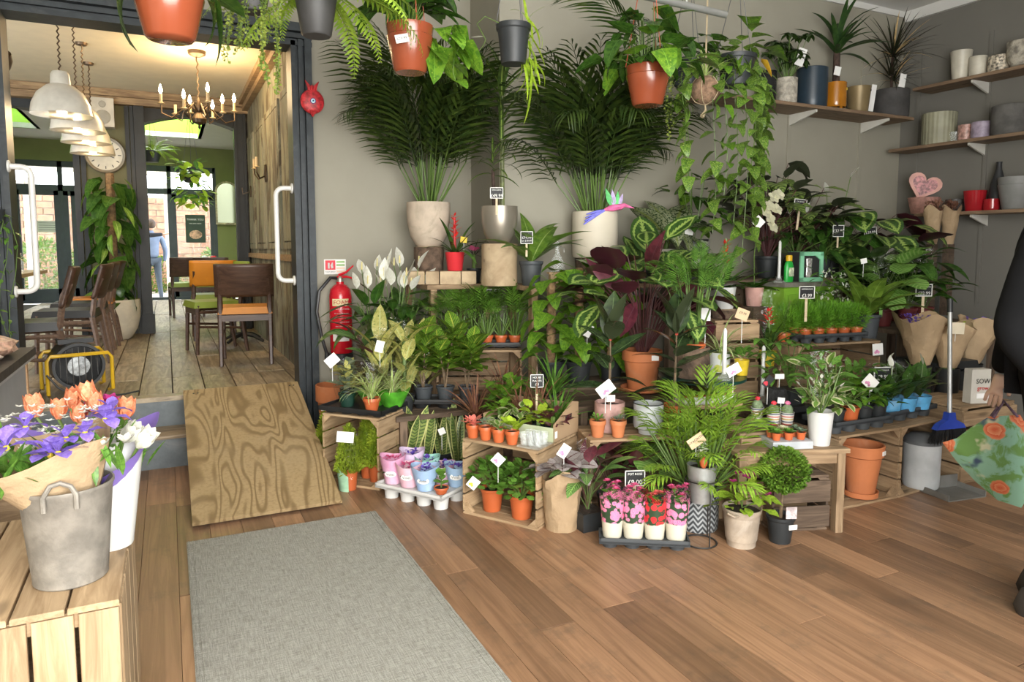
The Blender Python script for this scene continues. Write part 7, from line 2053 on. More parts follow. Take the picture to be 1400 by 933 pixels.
# floral tote carried by the shopper
def floral():
    m, nt, b = newmat('poppy_print_canvas')
    v = ocoord(nt, (1, 1, 1), False)
    vo = nd(nt, 'ShaderNodeTexVoronoi'); vo.inputs['Scale'].default_value = 7.5; lk(nt, v, vo.inputs['Vector'])
    n = noise(nt, v, 11, 4, .6, .8)
    c = mixc(nt, sstep(nt, n, .40, .52), (.10, .20, .045), (.18, .32, .22))
    c = mixc(nt, sstep(nt, noise(nt, v, 8, 3), .55, .62), c, (.40, .38, .24))
    c = mixc(nt, sstep(nt, noise(nt, v, 6, 3, .5), .60, .66), c, (.03, .05, .09))
    d = mth(nt, 'ADD', vo.outputs[0], mth(nt, 'MULTIPLY', n, .25))
    pc = mixc(nt, mth(nt, 'FRACT', mth(nt, 'MULTIPLY', d, 9.0)), (.45, .07, .02), (.55, .20, .09))
    c = mixc(nt, sstep(nt, d, .44, .40), c, pc)
    lk(nt, c, b.inputs['Base Color']); b.inputs['Roughness'].default_value = .8
    return m
fb = thing('tote_bag', 'poppy print canvas tote bag hanging from the shopper at the right edge', 'bag', ay(1372, 548, 1.75))
k = px2m(fb.location)
fb.rotation_euler = (0, 0, -.85)
def bp(px, py): return ((px - 1372) * k * 1.0, -(py - 548) * k)
out = [bp(*q) for q in ((1356, 572), (1335, 590), (1320, 606), (1303, 614), (1322, 640), (1345, 665), (1372, 688), (1400, 695), (1415, 660), (1410, 600), (1392, 566))]
g = G(UPRIGHT); n = len(out); cx, cy = sum(q[0] for q in out) / n, sum(q[1] for q in out) / n
vs = [(x, y, 0) for x, y in out] + [(cx + (x - cx) * .6, cy + (y - cy) * .6, .045) for x, y in out] + [(cx + (x - cx) * .6, cy + (y - cy) * .6, -.045) for x, y in out]
fs = [tuple(range(n, 2 * n)), tuple(reversed(range(2 * n, 3 * n)))]
for i in range(n): j = (i + 1) % n; fs += [(i, j, n + j, n + i), (j, i, 2 * n + i, 2 * n + j)]
g.add(vs, fs); g.build('bag', floral(), fb, True, 60)
for s_ in (-.02, .02): G().tube([(bp(1360, 572)[0], s_, bp(1360, 572)[1]), (0.0, s_ * .5, .0), (bp(1388, 568)[0], s_, bp(1388, 568)[1])], .006, 6).build('strap', _mc['mat_strap'] if 'mat_strap' in _mc else mat('mat_strap', (.10, .06, .09), .8, var=.6, sc=40), fb)
# ================================================================= left foreground: counter, crate, bouquets
M_panel = mat('pale_grey_panel', (.36, .37, .38), .6, var=.06)
ct = thing('counter', 'pale grey counter with a dark top at the left edge', 'counter', (-.6, 3.85, 0))
G().b2((-.65, -1.6, .0), (0, -.03, .86)).build('body', M_panel, ct, False)
G().b2((-.69, -1.64, .86), (.035, .03, .895)).build('top', mat('dark_slate_top', (.045, .040, .036), .55, var=.4, sc=20), ct, False)
G().b2((-.01, -1.62, .845), (.03, .025, .86)).build('edge_strip', mat('pale_edge', (.5, .5, .5), .5), ct, False)
G().b2((-.03, -.03, 0), (.006, .0, .86)).build('end_post', wood('orange_pine_edge', (.42, .24, .12), (.55, .34, .18), rnd=.02), ct, False)
pw = thing('wrapped_flowers', 'pinkish dried flowers in crinkled wrap lying on the counter', 'flowers', (-.68, 3.55, .896))
g = G(); g.ball((0, 0, .045), .11, 16, 10, .42, .9, 1.6, wob=.12); g.build('wrap', mat('pale_pink_crinkle', (.62, .38, .28), .35, var=.35, sc=20, bmp=.8), pw)
g = G(); g.ball((.02, -.22, .03), .06, 12, 8, .5, 1, 1.2, wob=.2); g.build('tissue', mat('white_tissue', (.65, .55, .5), .5, var=.2, sc=20, bmp=.8), pw)
# fairy-leaf plant trailing at the left door post
r = plant('trailing_ivy', 'thin green ivy trailing down the left door post', V((-.86, 4.86, 1.45)), rz=0)
g = G()
for (dx, L) in ((-.05, .55), (.0, .75), (.04, .9), (-.02, .4)): vine(r, LV['mid'], (dx, 0, .12), L, 14, (.04, .06), (.03, -.04), g=g)
g.build('vine', M_stem, r)
G().lathe(potprof('tap', .05, .09), 14, (0, .0, .03)).build('pot', M_nurs, r)
G().tube([(0, .03, .05), (0, .08, .05)], .006, 5).build('hook', M_wire, r)
# crate on end with slats
lc = thing('wooden_crate', 'pale pine crate standing on end in the left foreground', 'crate', (-.66, 1.78, 0))
LZ2, W_, D_ = .55, .535, .675
for i in range(5): piece('slat', (D_, .101, .014), M_crate, lc, T(.053 + .107 * i, D_ / 2, LZ2 - .007) @ RZ(PI / 2))
for i in range(6): piece('slat', (LZ2 - .018, .080, .013), M_crate, lc, T(.045 + .089 * i, .007, (LZ2 - .018) / 2) @ RY(PI / 2) @ RX(PI / 2))
for i in range(4): piece('slat', (LZ2 - .018, .15, .013), M_crate, lc, T(W_ - .007, .095 + .165 * i, (LZ2 - .018) / 2) @ RZ(PI / 2) @ RY(PI / 2) @ RX(PI / 2))
for i in range(4): piece('slat', (LZ2 - .018, .15, .013), M_crate, lc, T(.007, .095 + .165 * i, (LZ2 - .018) / 2) @ RZ(PI / 2) @ RY(PI / 2) @ RX(PI / 2))
for yy in (.03, D_ - .03): piece('batten', (W_ - .03, .035, .035), M_crate, lc, T(W_ / 2, yy, LZ2 - .034))
cb2 = thing('wooden_crate', 'second crate end behind the flower buckets against the counter', 'crate', (-.58, 2.50, 0))
for i in range(3): piece('slat', (.40, .012, .16), M_crate2, cb2, T(.20, .0, .09 + .18 * i)); piece('slat', (.40, .012, .16), M_crate2, cb2, T(.20, .25, .09 + .18 * i))
for xx in (.006, .394):
    for i in range(3): piece('slat', (.24, .012, .16), M_crate2, cb2, T(xx, .125, .09 + .18 * i) @ RZ(PI / 2))
# zinc bucket with kraft bouquet
M_oldzinc = mat('weathered_zinc', (.23, .21, .18), .6, .3, var=.25, sc=16, dirt=((.38, .35, .30), .5), bmp=.15)
p = az(93, 806, .5505); k = px2m(p)
p = V((p.x, p.y + .07, .5505))
bk = thing('zinc_bucket', 'weathered zinc bucket on the left crate holding a kraft bouquet', 'bucket', p)
rr = .100
G().lathe([(rr * .76, 0), (rr * .80, .004), (rr * .80, .012), (rr * .98, .225), (rr * 1.02, .23), (rr * 1.02, .238), (rr * .98, .238), (rr * .95, .22), (rr * .74, .02), (0, .02)], 32).build('bucket', M_oldzinc, bk)
G().tube([(-.035, -rr * .97, .20), (-.035, -rr * 1.0, .235), (-.02, -rr * 1.0, .26), (.0, -rr, .265), (.02, -rr, .255), (.03, -rr * 1.0, .235), (.03, -rr * .97, .20)], .006, 8).build('handle', M_oldzinc, bk)
def flower_iris(root, c, s=.05):
    for j in range(3): put(LV['iris'], dirM(c, j * 2.09 + U(0, 1), .35, 0, s * 1.2), root, 'iris_fall')
    for j in range(3): put(LV['iris'], dirM(c, j * 2.09 + 1 + U(0, 1), 1.2, 0, s), root, 'iris_standard')
    G().ball(tuple(c), .007, 6, 4).build('iris_signal', M_yel, root)
def tulip(root, c, lv, s=.06, tilt=(0, 0)):
    M0 = T(c) @ RX(tilt[0]) @ RY(tilt[1])
    for j in range(6): put(LV[lv], M0 @ RZ(j * 1.047) @ T(.006, 0, 0) @ RY(-1.0) @ SCL(s), root, 'tulip_petal')
bq = plant('kraft_bouquet', 'iris and daisy bouquet in kraft paper standing in the zinc bucket', p + V((0, 0, -.045)), 'bouquet', rz=0)
g = G(); vs, fs = [], []; n, rows = 30, 8; rg = random.Random(5)
for j in range(rows):
    t = j / (rows - 1)
    for i in range(n):
        a = 2 * PI * i / n
        front = max(0, -math.sin(a))
        rad = .062 + (.150 - .062) * max(0, (t - .35) / .65) ** 1.1
        x_ = rad * math.cos(a) * (1 + .18 * t) - .075 * t * t
        hz = .19 + .20 * t - .08 * front * t * t + .02 * math.sin(3 * a) * t
        z_ = .02 + (hz) * t if t < .99 else .02 + hz
        vs.append((x_ + rg.uniform(-.004, .004), rad * math.sin(a) * .8 + rg.uniform(-.004, .004), .115 + .285 * t - .045 * t * t * front + .025 * t * math.sin(2.5 * a + .6)))
for j in range(rows - 1):
    for i in range(n): fs.append((j * n + i, j * n + (i + 1) % n, (j + 1) * n + (i + 1) % n, (j + 1) * n + i))
g.add(vs, fs); g.build('kraft_wrap', M_kraft, bq, True, 30)
hz0 = .37
for (x_, y_, z_) in ((-.19, -.02, .40), (-.16, -.05, .39), (-.02, -.07, .37), (.01, -.05, .40), (.05, -.06, .41), (.09, -.02, .43), (.0, -.10, .38), (.10, .02, .44), (-.10, -.08, .40), (-.07, -.03, .43)): flower_iris(bq, V((x_, y_, z_)), U(.045, .06))
M_daisyc = mat('daisy_centre', (.7, .5, .05), .7)
for i in range(70):
    c = V((U(-.16, .10), U(-.06, .09), U(.40, .47))); 
    for j in range(5): put(LV['white'], dirM(c, j * 1.257, .35, 0, .013), bq, 'daisy_petal')
for i in range(6):
    c = V((-.12 + .05 * i, -.04 + .02 * (i % 2), .37))
    for j in range(5): put(LV['tulipw'], dirM(c, j * 1.257, .4, 0, .03), bq, 'petal')
for i in range(34): put(LV['mid'], dirM((U(-.17, .12), U(-.07, .05), U(.30, .36)), U(0, 6.3), U(.5, 1.4), 0, U(.05, .08)), bq)
gls = leaves('blade', L_mid, P_lance, .16, (.2, .5), .3, 5)
for i in range(26): put(gls, dirM((U(-.16, .13), U(-.09, .04), U(.26, .34)), U(0, 6.3), U(.9, 1.5), 0, U(.09, .14)), bq)
G().tube([(0, 0, .095), (0, 0, .30)], [.04, .05], 8).build('stems', M_stem, bq)
# white vase with purple wrapped tulips
p2 = V((-.165, 2.13, .5505))
vz = thing('white_vase', 'tall tapered white plastic vase behind the zinc bucket', 'vase', p2)
G().lathe([(.052, 0), (.054, .004), (.092, .30), (.089, .30), (.05, .02), (0, .02)], 28).build('vase', M_whitep, vz)
tq = plant('tulip_bouquet', 'peach tulip bouquet in purple paper standing in the white vase', p2 + V((0, 0, .025)), 'bouquet', rz=0)
M_purw = mat('purple_wrapping_paper', (.27, .18, .62), .45, var=.08, sc=6)
g = G(); vs, fs = [], []; rows = 7
for j in range(rows):
    t = j / (rows - 1)
    for i in range(n):
        a = 2 * PI * i / n; rad = .045 + .15 * t ** 1.2
        vs.append((rad * math.cos(a) * .95 - .055 * t, rad * math.sin(a) * .75, .10 + .19 * t + .035 * t * math.cos(2 * a) - .06 * t * max(0, -math.sin(a))))
for j in range(rows - 1):
    for i in range(n): fs.append((j * n + i, j * n + (i + 1) % n, (j + 1) * n + (i + 1) % n, (j + 1) * n + i))
g.add(vs, fs); g.build('purple_wrap', M_purw, tq, True, 40)
g = G()
for i, (px, py) in enumerate(((50, 565), (97, 552), (125, 545), (80, 568), (133, 560), (150, 572), (172, 568), (110, 575))):
    c = ay(px, py + 6, 2.10 + .04 * (i % 2)) - tq.location
    tulip(tq, c, 'peach', U(.058, .068), (U(-.2, .2), U(-.3, .3))); g.tube([(0, 0, .1), (c.x * .5, c.y * .5, c.z * .6), c], .004, 5, False)
for (px, py) in ((168, 604), (188, 612)):
    c = ay(px, py, 2.02) - tq.location; tulip(tq, c, 'tulipw', .07, (.5, .6)); g.tube([(0, 0, .1), c], .004, 5, False)
g.build('stems', M_stem, tq)
for (px, py) in ((150, 553), (112, 565), (140, 563)):
    c = ay(px, py, 2.16) - tq.location
    for j in range(18): put(LV['mag'], dirM(c, j * GA, .2 + .06 * j, 0, .034), tq, 'petal')
for i in range(26): put(gls, dirM((U(-.14, .10), U(-.06, .06), U(.16, .24)), U(0, 6.3), U(.7, 1.4), 0, U(.08, .14)), tq)
for i in range(40):
    c = V((U(-.12, .08), U(-.08, .02), U(.26, .32)))
    for j in range(4): put(LV['white'], dirM(c, j * 1.57, .4, 0, .012), tq, 'small_petal')

# ================================================================= cafe furniture and fittings
M_ch = wood('dark_walnut_chair', (.045, .022, .014), (.085, .045, .028), .4, (3, 30, 30), .1, knots=False, bmp=.05)
M_chl = wood('mid_walnut_chair', (.10, .06, .04), (.17, .105, .07), .45, (3, 30, 30), .1, knots=False, bmp=.05)
def cushion(g, w, d, z, t, c=(0, 0)):
    g.lathe([(0, z), (.46, z), (.5, z + t * .25), (.5, z + t * .7), (.46, z + t), (0, z + t * 1.1)], 24, (c[0], c[1], 0), M=SCL(w, d, 1)); return g
def chair(label, loc, rz, seat, back, legs=None):
    legs = legs or M_ch
    r = thing('dining_chair', label, 'chair', loc, rz)
    for sx in (-.19, .19):
        G().tube([(sx, -.19, 0), (sx, -.17, .44)], [.016, .02], 6).build('leg', legs, r)
        G().tube([(sx, .25, 0), (sx, .19, .42), (sx * .98, .22, .62), (sx * .95, .27, .72)], [.016, .022, .02, .014], 6).build('leg', legs, r)
        G().tube([(sx, -.18, .38), (sx, .20, .38)], .016, 6).build('side_rail', legs, r)
        G().tube([(sx, -.18, .25), (sx, .21, .22)], .012, 6).build('stretcher', legs, r)
    for yy in (-.18, .20): G().b2((-.19, yy - .012, .36), (.19, yy + .012, .41)).build('rail', legs, r, False)
    gg = G(); gg.box((0, 0, .445), (.42, .42, .055), taper=.93); gg.build('seat', seat, r)
    g = G(); vs, fs = [], []
    for i in range(9):
        t = i / 8 - .5; y_ = .235 - .05 * (1 - 4 * t * t) * -1
        for zz, yo in ((.56, -.03), (.585, -.015), (.80, .045), (.825, .05)):
            vs.append((t * .45, y_ + yo - .0, zz))
    for i in range(8):
        for j in range(3): fs.append((i * 4 + j, i * 4 + j + 1, i * 4 + 5 + j, i * 4 + 4 + j))
    g.add(vs, fs); o = g.build('backrest', back, r); md = o.modifiers.new('thickness', 'SOLIDIFY'); md.thickness = .022
    return r
M_sblk = mat('black_leatherette', (.018, .018, .018), .45); M_sor = mat('orange_leatherette', (.55, .20, .015), .45, var=.06); M_sgr = mat('green_leatherette', (.20, .27, .035), .45, var=.06)
F0 = FZ + .001
chair('walnut chair with black seat nearest the left door post', (-.86, 5.55, F0), -PI / 2 + .12, M_sblk, M_ch, M_chl)
chair('walnut chair with black seat beside the fan heater', (-.72, 6.5, F0), -PI / 2 - .05, M_sblk, M_ch, M_chl)
chair('walnut chair with black seat, third along the left table', (-.72, 7.35, F0), -PI / 2, M_sblk, M_ch, M_chl)
chair('walnut chair with orange seat next to the climbing plant pot', (-.70, 8.0, F0), -PI / 2, M_sor, M_ch, M_chl)
chair('walnut chair with orange seat in front by the right cafe wall', (.58, 6.28, F0), PI - .12, M_sor, M_ch)
chair('green backed chair behind the orange seat at the right wall', (.36, 7.05, F0), -PI / 2 + .2, M_sgr, M_sgr)
chair('orange backed chair at the far side of the right table', (.42, 8.1, F0), PI + .0, M_sgr, M_sor)
chair('dark chair with green seat by the garden door, left one', (.22, 10.9, F0), PI + .1, M_sgr, M_ch)
chair('dark chair with green seat by the garden door, right one', (.55, 10.75, F0), PI - .05, M_sgr, M_ch)
M_ttop = mat('pale_oak_laminate', (.48, .39, .26), .4, var=.06)
def table(label, x0, x1, y0, y1):
    r = thing('cafe_table', label, 'table', ((x0 + x1) / 2, (y0 + y1) / 2, F0))
    G().b2(((x0 - x1) / 2, (y0 - y1) / 2, .72), ((x1 - x0) / 2, (y1 - y0) / 2, .75)).build('top', M_ttop, r, False)
    G().tube([(0, 0, .03), (0, 0, .72)], .03, 8).build('pedestal', M_black, r)
    for i in range(4): a = i * PI / 2 + .78; G().tube([(0, 0, .08), (.13 * math.cos(a), .13 * math.sin(a), .06), (.24 * math.cos(a), .24 * math.sin(a), .012)], [.025, .02, .014], 6).build('foot', M_black, r)
    return r
table('long pale cafe table beside the row of walnut chairs', -1.75, -1.02, 5.9, 7.9)
table('pale cafe table along the right cafe wall', .48, .88, 7.35, 7.95)
table('far pale cafe table near the mirror', .25, .85, 11.25, 11.9)
# table things
tz = F0 + .7505
r = plant('table_plant', 'low leafy table plant in a wooden box on the left cafe table', V((-1.22, 7.25, tz)), rz=0)
G().box((0, 0, .045), (.17, .12, .09)).build('box', M_crate, r, False)
for i in range(34): a = i * GA; put(LV['lime'] if i % 3 else LV['white'], dirM((.06 * math.cos(a), .04 * math.sin(a), .09 + U(0, .03)), a, U(.1, 1.2), 0, U(.05, .08)), r)
for i, (x_, y_, h_, m_, lab) in enumerate(((-1.10, 7.05, .15, M_clear, 'glass oil bottle on the left cafe table'), (-1.13, 6.7, .13, mat('red_sauce', (.5, .03, .03), .3), 'red sauce bottle on the left cafe table'), (-1.30, 6.4, .20, M_clear, 'slim glass bud vase on the left cafe table'))):
    b = thing('bottle', lab, 'bottle', (x_, y_, tz)); G().lathe([(.028, 0), (.03, .01), (.03, h_ * .55), (.012, h_ * .75), (.012, h_), (0, h_)], 12).build('body', m_, b)
    G().lathe([(.014, h_), (.014, h_ + .012), (0, h_ + .012)], 10).build('cap', M_white if i != 1 else M_exred, b)
for i, (x_, y_, m_, lab) in enumerate(((.50, 11.35, M_white, 'white salt pot on the far cafe table'), (.62, 11.35, M_exred, 'red sugar tin on the far cafe table'))):
    b = thing('condiment_pot', lab, 'pot', (x_, y_, tz)); G().lathe([(.04, 0), (.045, .01), (.045, .07), (.03, .09), (0, .095)], 14).build('body', m_, b)
# fan heater
p = az(104, 541, FZ); fh = thing('fan_heater', 'black drum fan heater on a yellow tube frame at the cafe edge', 'heater', V((p.x, p.y + .10, F0)), .25)
M_ytube = mat('yellow_tube', (.68, .42, .02), .35)
D0 = RX(PI / 2)
G(T(0, -.10, .19) @ RX(-PI / 2)).lathe([(.135, 0), (.15, .01), (.15, .24), (.13, .27), (.0, .27)], 26).build('drum', M_black, fh)
G(T(0, -.10, .19) @ RX(PI / 2)).lathe([(.150, 0), (.150, .012), (.132, .012), (.128, .0)], 26).build('front_ring', M_black, fh)
G(T(0, -.098, .19) @ RX(PI / 2)).lathe([(.128, 0), (0, .004)], 20).build('grille', mat('steel_mesh', (.30, .31, .31), .4, .7, var=.4, sc=50), fh)
g = G()
for q in range(-3, 4): g.tube([(q * .035, -.105, .19 - math.sqrt(max(0, .125 ** 2 - (q * .035) ** 2))), (q * .035, -.105, .19 + math.sqrt(max(0, .125 ** 2 - (q * .035) ** 2)))], .0025, 4)
g.build('grille_wire', mat('steel', (.5, .5, .5), .3, .9), fh)
for yy in (-.15, .14): G().tube([(-.17, yy + .06, .015), (-.18, yy, .03), (-.18, yy, .24), (-.16, yy, .27), (.16, yy, .27), (.18, yy, .24), (.18, yy, .03), (.17, yy + .06, .015)], .012, 8).build('frame_tube', M_ytube, fh)
G().box((0, .02, .345), (.2, .10, .03)).build('control_box', M_black, fh, False)
cbl = thing('power_cable', 'black cable trailing from the heater toward the counter', 'cable', (-.70, 5.14, F0 + .004))
G().tube([(0, 0, .16), (.06, -.02, .08), (.15, -.03, .02), (.28, -.03, .004), (.42, 0, .004), (.5, .04, .01)], .006, 6).build('cable', M_black, cbl)
# climbing plant in cream pot
r = plant('climbing_philodendron', 'tall climbing philodendron on a moss pole in a cream pot by the pier', V((-.50, 8.40, F0)), rz=0)
pot(r, 'tulip', .23, .42, mat('cream_planter', (.62, .56, .43), .6))
G().lathe([(.04, .3), (.045, 1.2), (.04, 1.72), (0, 1.73)], 10, wob=.1).build('moss_pole', M_moss, r)
for j in range(70): t = j / 70; a = j * GA; q = U(.08, .18); put(LV['philo'] if j % 4 else LV['aglao'], dirM((q * math.cos(a), q * math.sin(a) * .6 - .06, .45 + 1.25 * t), a + U(-.4, .4), U(-1.1, -.3), U(-.4, .4), U(.20, .30)), r)
# clock and speaker
ck = thing('wall_clock', 'round pale wall clock on the olive pier', 'clock', V((ay(144, 212, YP - .03).x, YP - .03, ay(144, 212, YP - .03).z)))
G(RX(PI / 2)).lathe([(.185, 0), (.20, .015), (.19, .03), (.165, .025), (.165, .012), (0, .012)], 32).build('case', mat('clock_bezel', (.20, .17, .12), .4, .3), ck)
G(RX(PI / 2)).lathe([(.165, .013), (0, .0135)], 32).build('face', mat('clock_face', (.62, .57, .45), .5), ck)
g = G()
for i in range(12): a = i * PI / 6; g.box((.135 * math.sin(a), -.015, .135 * math.cos(a)), (.008, .002, .03), M=RY(a))
g.build('hour_marks', M_ink, ck, False)
for a, L in ((1.9, .09), (.5, .13)): G(RY(a)).box((0, -.017, L / 2), (.008, .002, L)).build('hand', M_ink, ck, False)
sk = thing('speaker', 'white wall speaker high on the olive pier', 'speaker', V((ay(141, 155, YP - .1).x, YP - .10, ay(141, 155, YP - .1).z)))
G().box((0, 0, 0), (.21, .16, .30)).build('cabinet', mat('off_white_plastic', (.55, .50, .40), .5), sk, False)
for zz, rr_ in ((-.05, .075), (.085, .035)): G(T(0, -.08, zz) @ RX(PI / 2)).lathe([(rr_, 0), (rr_ * .9, .005), (0, .002)], 20).build('driver', mat('speaker_mesh', (.38, .35, .28), .7), sk)
G().tube([(0, .08, 0), (0, .10, 0)], .02, 6).build('bracket', M_black, sk)
# pendants
def plight(parent_loc, e, col=(1, .72, .40), r_=.03):
    l = bpy.data.lights.new('bulb_light', 'POINT'); l.energy = e; l.color = col; l.shadow_soft_size = r_
    o = bpy.data.objects.new('bulb_light', l); o.location = parent_loc; COL.objects.link(o)
M_enamel = mat('cream_enamel', (.60, .57, .50), .28, coat=.4)
M_glow = mat('warm_bulb', (1, .8, .5), .4, emit=((1, .72, .38), 14))
M_chain = mat('bronze_chain', (.16, .11, .07), .45, .7)
for i, (px, py, Y) in enumerate(((85, 158, 5.62), (107, 180, 6.28), (118, 196, 6.95), (127, 211, 7.65))):
    p = ay(px, py, Y)
    r = thing('pendant_lamp', ('cream enamel pendant lamp nearest the doorway', 'second cream enamel pendant lamp', 'third cream enamel pendant lamp', 'farthest cream enamel pendant lamp')[i], 'lamp', p)
    sh_ = [(.185, 0), (.183, .006), (.172, .07), (.14, .14), (.085, .19), (.06, .20), (.056, .265), (.045, .285), (0, .285)]
    G().lathe(sh_ + [], 28).build('shade', M_enamel, r)
    o = G().lathe([(.181, .002), (.168, .068), (.136, .136), (.08, .184), (0, .19)], 28).build('shade_lining', mat('white_lining', (.8, .76, .66), .5), r)
    G().ball((0, 0, .07), .035, 12, 8, 1.2).build('bulb', M_glow, r)
    G().tube([(0, 0, .285)] + [(.006 * (-1) ** q, 0, .285 + q * .02) for q in range(1, int((CC - p.z - .31) / .02))] + [(0, 0, CC - p.z)], .005, 4).build('chain', M_chain, r)
    G().lathe([(.04, CC - p.z - .02), (.045, CC - p.z)], 12).build('ceiling_rose', M_chain, r)
    plight(p + V((0, 0, .0)), 11)
# chandelier
p = ay(272, 152, 6.8)
r = thing('chandelier', 'bronze eight arm chandelier with candle bulbs in the cafe', 'chandelier', p)
M_brz = mat('antique_bronze', (.10, .07, .045), .35, .8)
G().lathe([(0, -.16), (.012, -.14), (.008, -.12), (.055, -.10), (.065, -.07), (.04, -.03), (.018, -.01), (.03, .02), (.022, .06), (.012, .10), (0, .12)], 16).build('column', M_brz, r)
H_ = CC - p.z
G().tube([(0, 0, .1)] + [(.006 * (-1) ** q, 0, .1 + q * .03) for q in range(1, int((H_ - .14) / .03))] + [(0, 0, H_)], .006, 4).build('chain', M_chain, r)
G().lathe([(.03, H_ - .05), (.07, H_ - .03), (.075, H_)], 14).build('ceiling_rose', M_chain, r)
for i in range(8):
    a = i * PI / 4 + .2; R_ = .30 if i % 2 == 0 else .22
    c, s_ = math.cos(a), math.sin(a); zc = .03 if i % 2 == 0 else -.02
    G().tube([(.02 * c, .02 * s_, -.01), (.08 * c, .08 * s_, .05), (.15 * c, .15 * s_, -.02), (.22 * c * R_ / .3, .22 * s_ * R_ / .3, -.08), (R_ * c, R_ * s_, -.05), (R_ * c, R_ * s_, zc)], .007, 6).build('arm', M_brz, r)
    cup = G().lathe([(.01, zc - .01), (.035, zc), (.012, zc + .01), (.012, zc + .08), (0, zc + .08)], 10, (R_ * c, R_ * s_, 0)).build('candle_sleeve', mat('cream_candle_sleeve', (.60, .45, .25), .5), r)
    if i not in (3,): G().lathe([(.006, zc + .08), (.016, zc + .105), (.010, zc + .135), (.002, zc + .16)], 10, (R_ * c, R_ * s_, 0)).build('bulb', mat('candle_bulb', (1, .85, .6), .3, emit=((1, .78, .45), 40)), cup)
plight(p + V((0, 0, .30)), 34, r_=.25)
# spot lamp on the left, wall sconce, switch
sp = thing('ceiling_spotlight', 'small chrome ceiling spotlight at the left of the doorway', 'lamp', ay(6, 80, 5.5))
z_ = CC - sp.location.z
G().tube([(0, 0, z_), (0, 0, .02)], .012, 6).build('stem', M_brz, sp)
G(RX(.9) @ RY(.4)).lathe([(.05, -.06), (.045, .0), (.025, .05), (0, .055)], 14).build('housing', M_brz, sp)
G(RX(.9) @ RY(.4)).lathe([(.042, -.055), (0, -.052)], 14).build('lens', M_glow, sp)
sc_ = thing('wall_sconce', 'twin candle wall sconce on the distressed cafe wall', 'lamp', V((.86, 7.0, 2.05)))
G().lathe([(.03, -.08), (.05, 0), (.03, .08)], 10, M=SCL(.35, 1, 1)).build('backplate', M_brz, sc_)
for s_ in (-.09, .09):
    G().tube([(0, 0, -.02), (-.06, s_ * .6, -.05), (-.09, s_, 0), (-.09, s_, .05)], .007, 5).build('arm', M_brz, sc_)
    G().lathe([(.03, .05), (.012, .06), (.012, .14), (0, .14)], 10, (-.09, s_, 0)).build('candle_sleeve', mat('cream_candle_sleeve', (.6, .45, .25), .5), sc_)
sc2 = thing('wall_sconce', 'small brass wall light beyond the chandelier by the pilaster', 'lamp', V((.86, 8.35, 1.98)))
G().lathe([(.03, -.06), (.045, 0), (.03, .06)], 10, M=SCL(.35, 1, 1)).build('backplate', M_brz, sc2); G().tube([(0, 0, 0), (-.08, 0, -.03), (-.09, 0, .04)], .007, 5).build('arm', M_brz, sc2)
# garden room: mirror, hanging plants
mr = thing('mirror', 'ornate gilt arched mirror on the green garden room wall', 'mirror', V((1.06, YF - .03, 2.2)))
pts = [(-.17, -.36), (.17, -.36), (.17, .22)] + [(.17 * math.cos(q), .22 + .16 * math.sin(q)) for q in (.4, .8, 1.2, 1.57, 1.94, 2.34, 2.74)] + [(-.17, .22)]
G(UPRIGHT).prism([(x_ * 1.2, y_ * 1.1) for x_, y_ in pts], .02).build('frame', mat('gilt_plaster', (.5, .42, .28), .5, var=.4, sc=30, bmp=.6), mr)
G(T(0, -.021, 0) @ UPRIGHT).prism(pts, .003).build('glass', mat('mirror_glass', (.55, .62, .5), .05, 1, var=0), mr)
for i, (px, py, Y, n, L, lab) in enumerate(((262, 250, 10.1, 120, .55, 'hanging green basket plant in front of the garden door'), (207, 222, 10.1, 40, .25, 'feathery hanging fern by the pier edge'))):
    p = ay(px, py, Y); r = plant('hanging_plant', lab, p, rz=0)
    pot(r, 'bowl', .12, .14, M_nurs); hang(r, .12, .14, C2 - p.z - .024)
    for j in range(n):
        a = j * GA
        if i == 0: put(LV['lime'] if j % 2 else LV['mid'], dirM((U(.05, .20) * math.cos(a), U(.05, .2) * math.sin(a), U(-.30, .28)), a, U(-.9, .6), 0, U(.09, .15)), r)
        else: put(F_fern, dirM((.05 * math.cos(a), .05 * math.sin(a), .14), a, U(-.2, 1.0), 0, U(.24, .38)), r, 'frond')
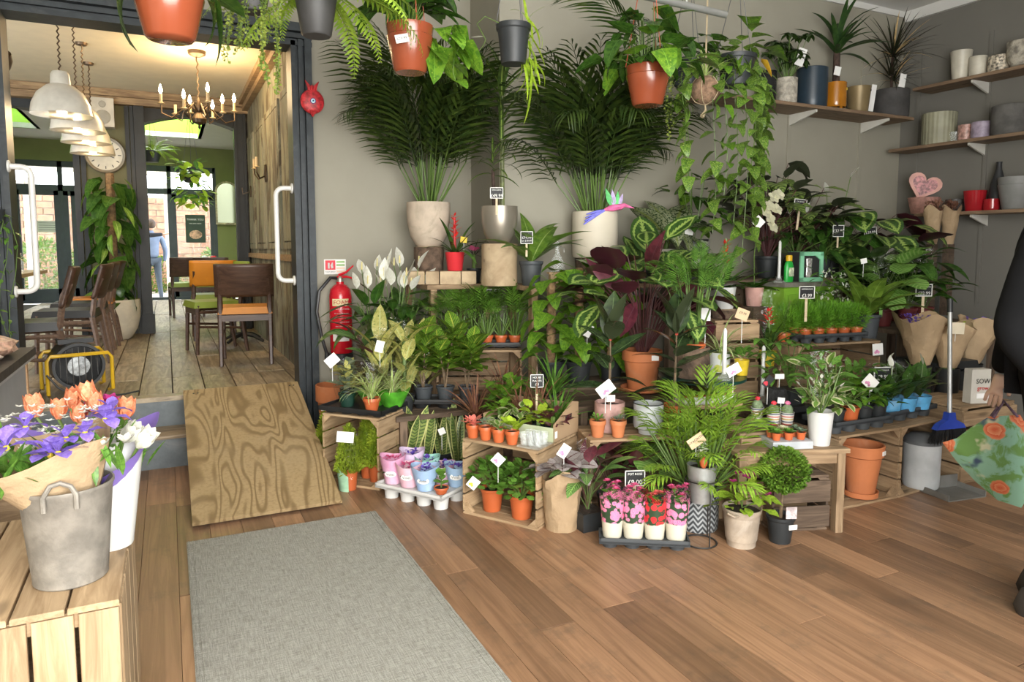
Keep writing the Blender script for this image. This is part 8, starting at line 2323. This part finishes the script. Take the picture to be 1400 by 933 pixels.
# yard: shrubs, people
shk = dict(m=L_topi, n=1600, rx=.5, rz=.5, leafL=.09, W=.5, up=.2)
for i, (X, Y, s_) in enumerate(((-2.6, 19.6, 1.3), (-1.6, 20.2, 1.0), (.55, 19.0, .85), (1.3, 18.6, 1.2), (-.2, 20.3, .9), (2.2, 20.0, 1.2))):
    r = plant('garden_shrub', ('leafy shrub outside the left garden window', 'smaller leafy shrub outside the left window', 'shrub outside the glazed door leaf', 'tall shrub right of the garden door', 'low shrub behind the walking person', 'shrub at the far right of the yard')[i], V((X, Y, .2)), 'shrub')
    bush(r, 'shrub', T(0, 0, .55 * s_) @ SCL(s_), **shk)
    G().tube([(0, 0, 0), (0, 0, .5 * s_)], .03, 6).build('trunk', M_bark, r)
M_blue = mat('slate_blue_shirt', (.14, .18, .27), .8); M_jean = mat('dark_denim', (.055, .07, .095), .85); M_navy = mat('navy_jumper', (.012, .013, .02), .8)
person('person in a slate blue top and jeans walking across the yard outside', V((-.28, 16.6, .2)), PI + .3, M_blue, M_jean, M_skin, M_hairb, M_shoe, stride=.16, hscale=.98)
person('person in a navy jumper with one arm stretched out, hidden behind the pier', V((-.75, 16.0, .2)), PI / 2 + .2 - PI / 2, M_navy, M_jean, M_skin, M_hairb, M_shoe, armL=((.21, 0, 1.40), (.46, -.02, 1.42), (.70, -.04, 1.44)), hscale=1.0)
# ================================================================= leaves near a wall turn away from it
_bb = {}
def tame(o):
    if not o.get('label') or o.type != 'EMPTY' or o.location.y < 3.3 or o.location.y > 5: return
    W = T(o.location) @ o.rotation_euler.to_matrix().to_4x4()
    lx = XR - .02
    for c in o.children:
        if c.name.split('.')[0] not in ('leaf', 'frond', 'petal', 'spathe', 'bract'): continue
        me = c.data
        if me.name not in _bb: _bb[me.name] = [v.co.copy() for v in me.vertices]
        for k in range(4):
            M = W @ c.matrix_basis
            pts = [M @ q for q in _bb[me.name]]
            my = max(q.y - (4.285 if q.x > 2.0 else 4.975) for q in pts); mx = max(q.x for q in pts) - lx
            if my <= 0 and mx <= 0: break
            b = M.translation; tip = M @ V((1, 0, 0))
            a = math.atan2(tip.y - b.y, tip.x - b.x)
            if k == 0 and my > 0: N = RZ(-2 * a)
            elif k == 0: N = RZ(PI - 2 * a)
            elif k == 1: N = RZ(-PI / 2 - math.atan2(tip.y - b.y, tip.x - b.x))
            else: N = SCL(.6)
            c.matrix_basis = W.inverted() @ (T(b) @ N @ T(-b) @ M)
for o in list(COL.objects):
    if o.parent is None: tame(o)
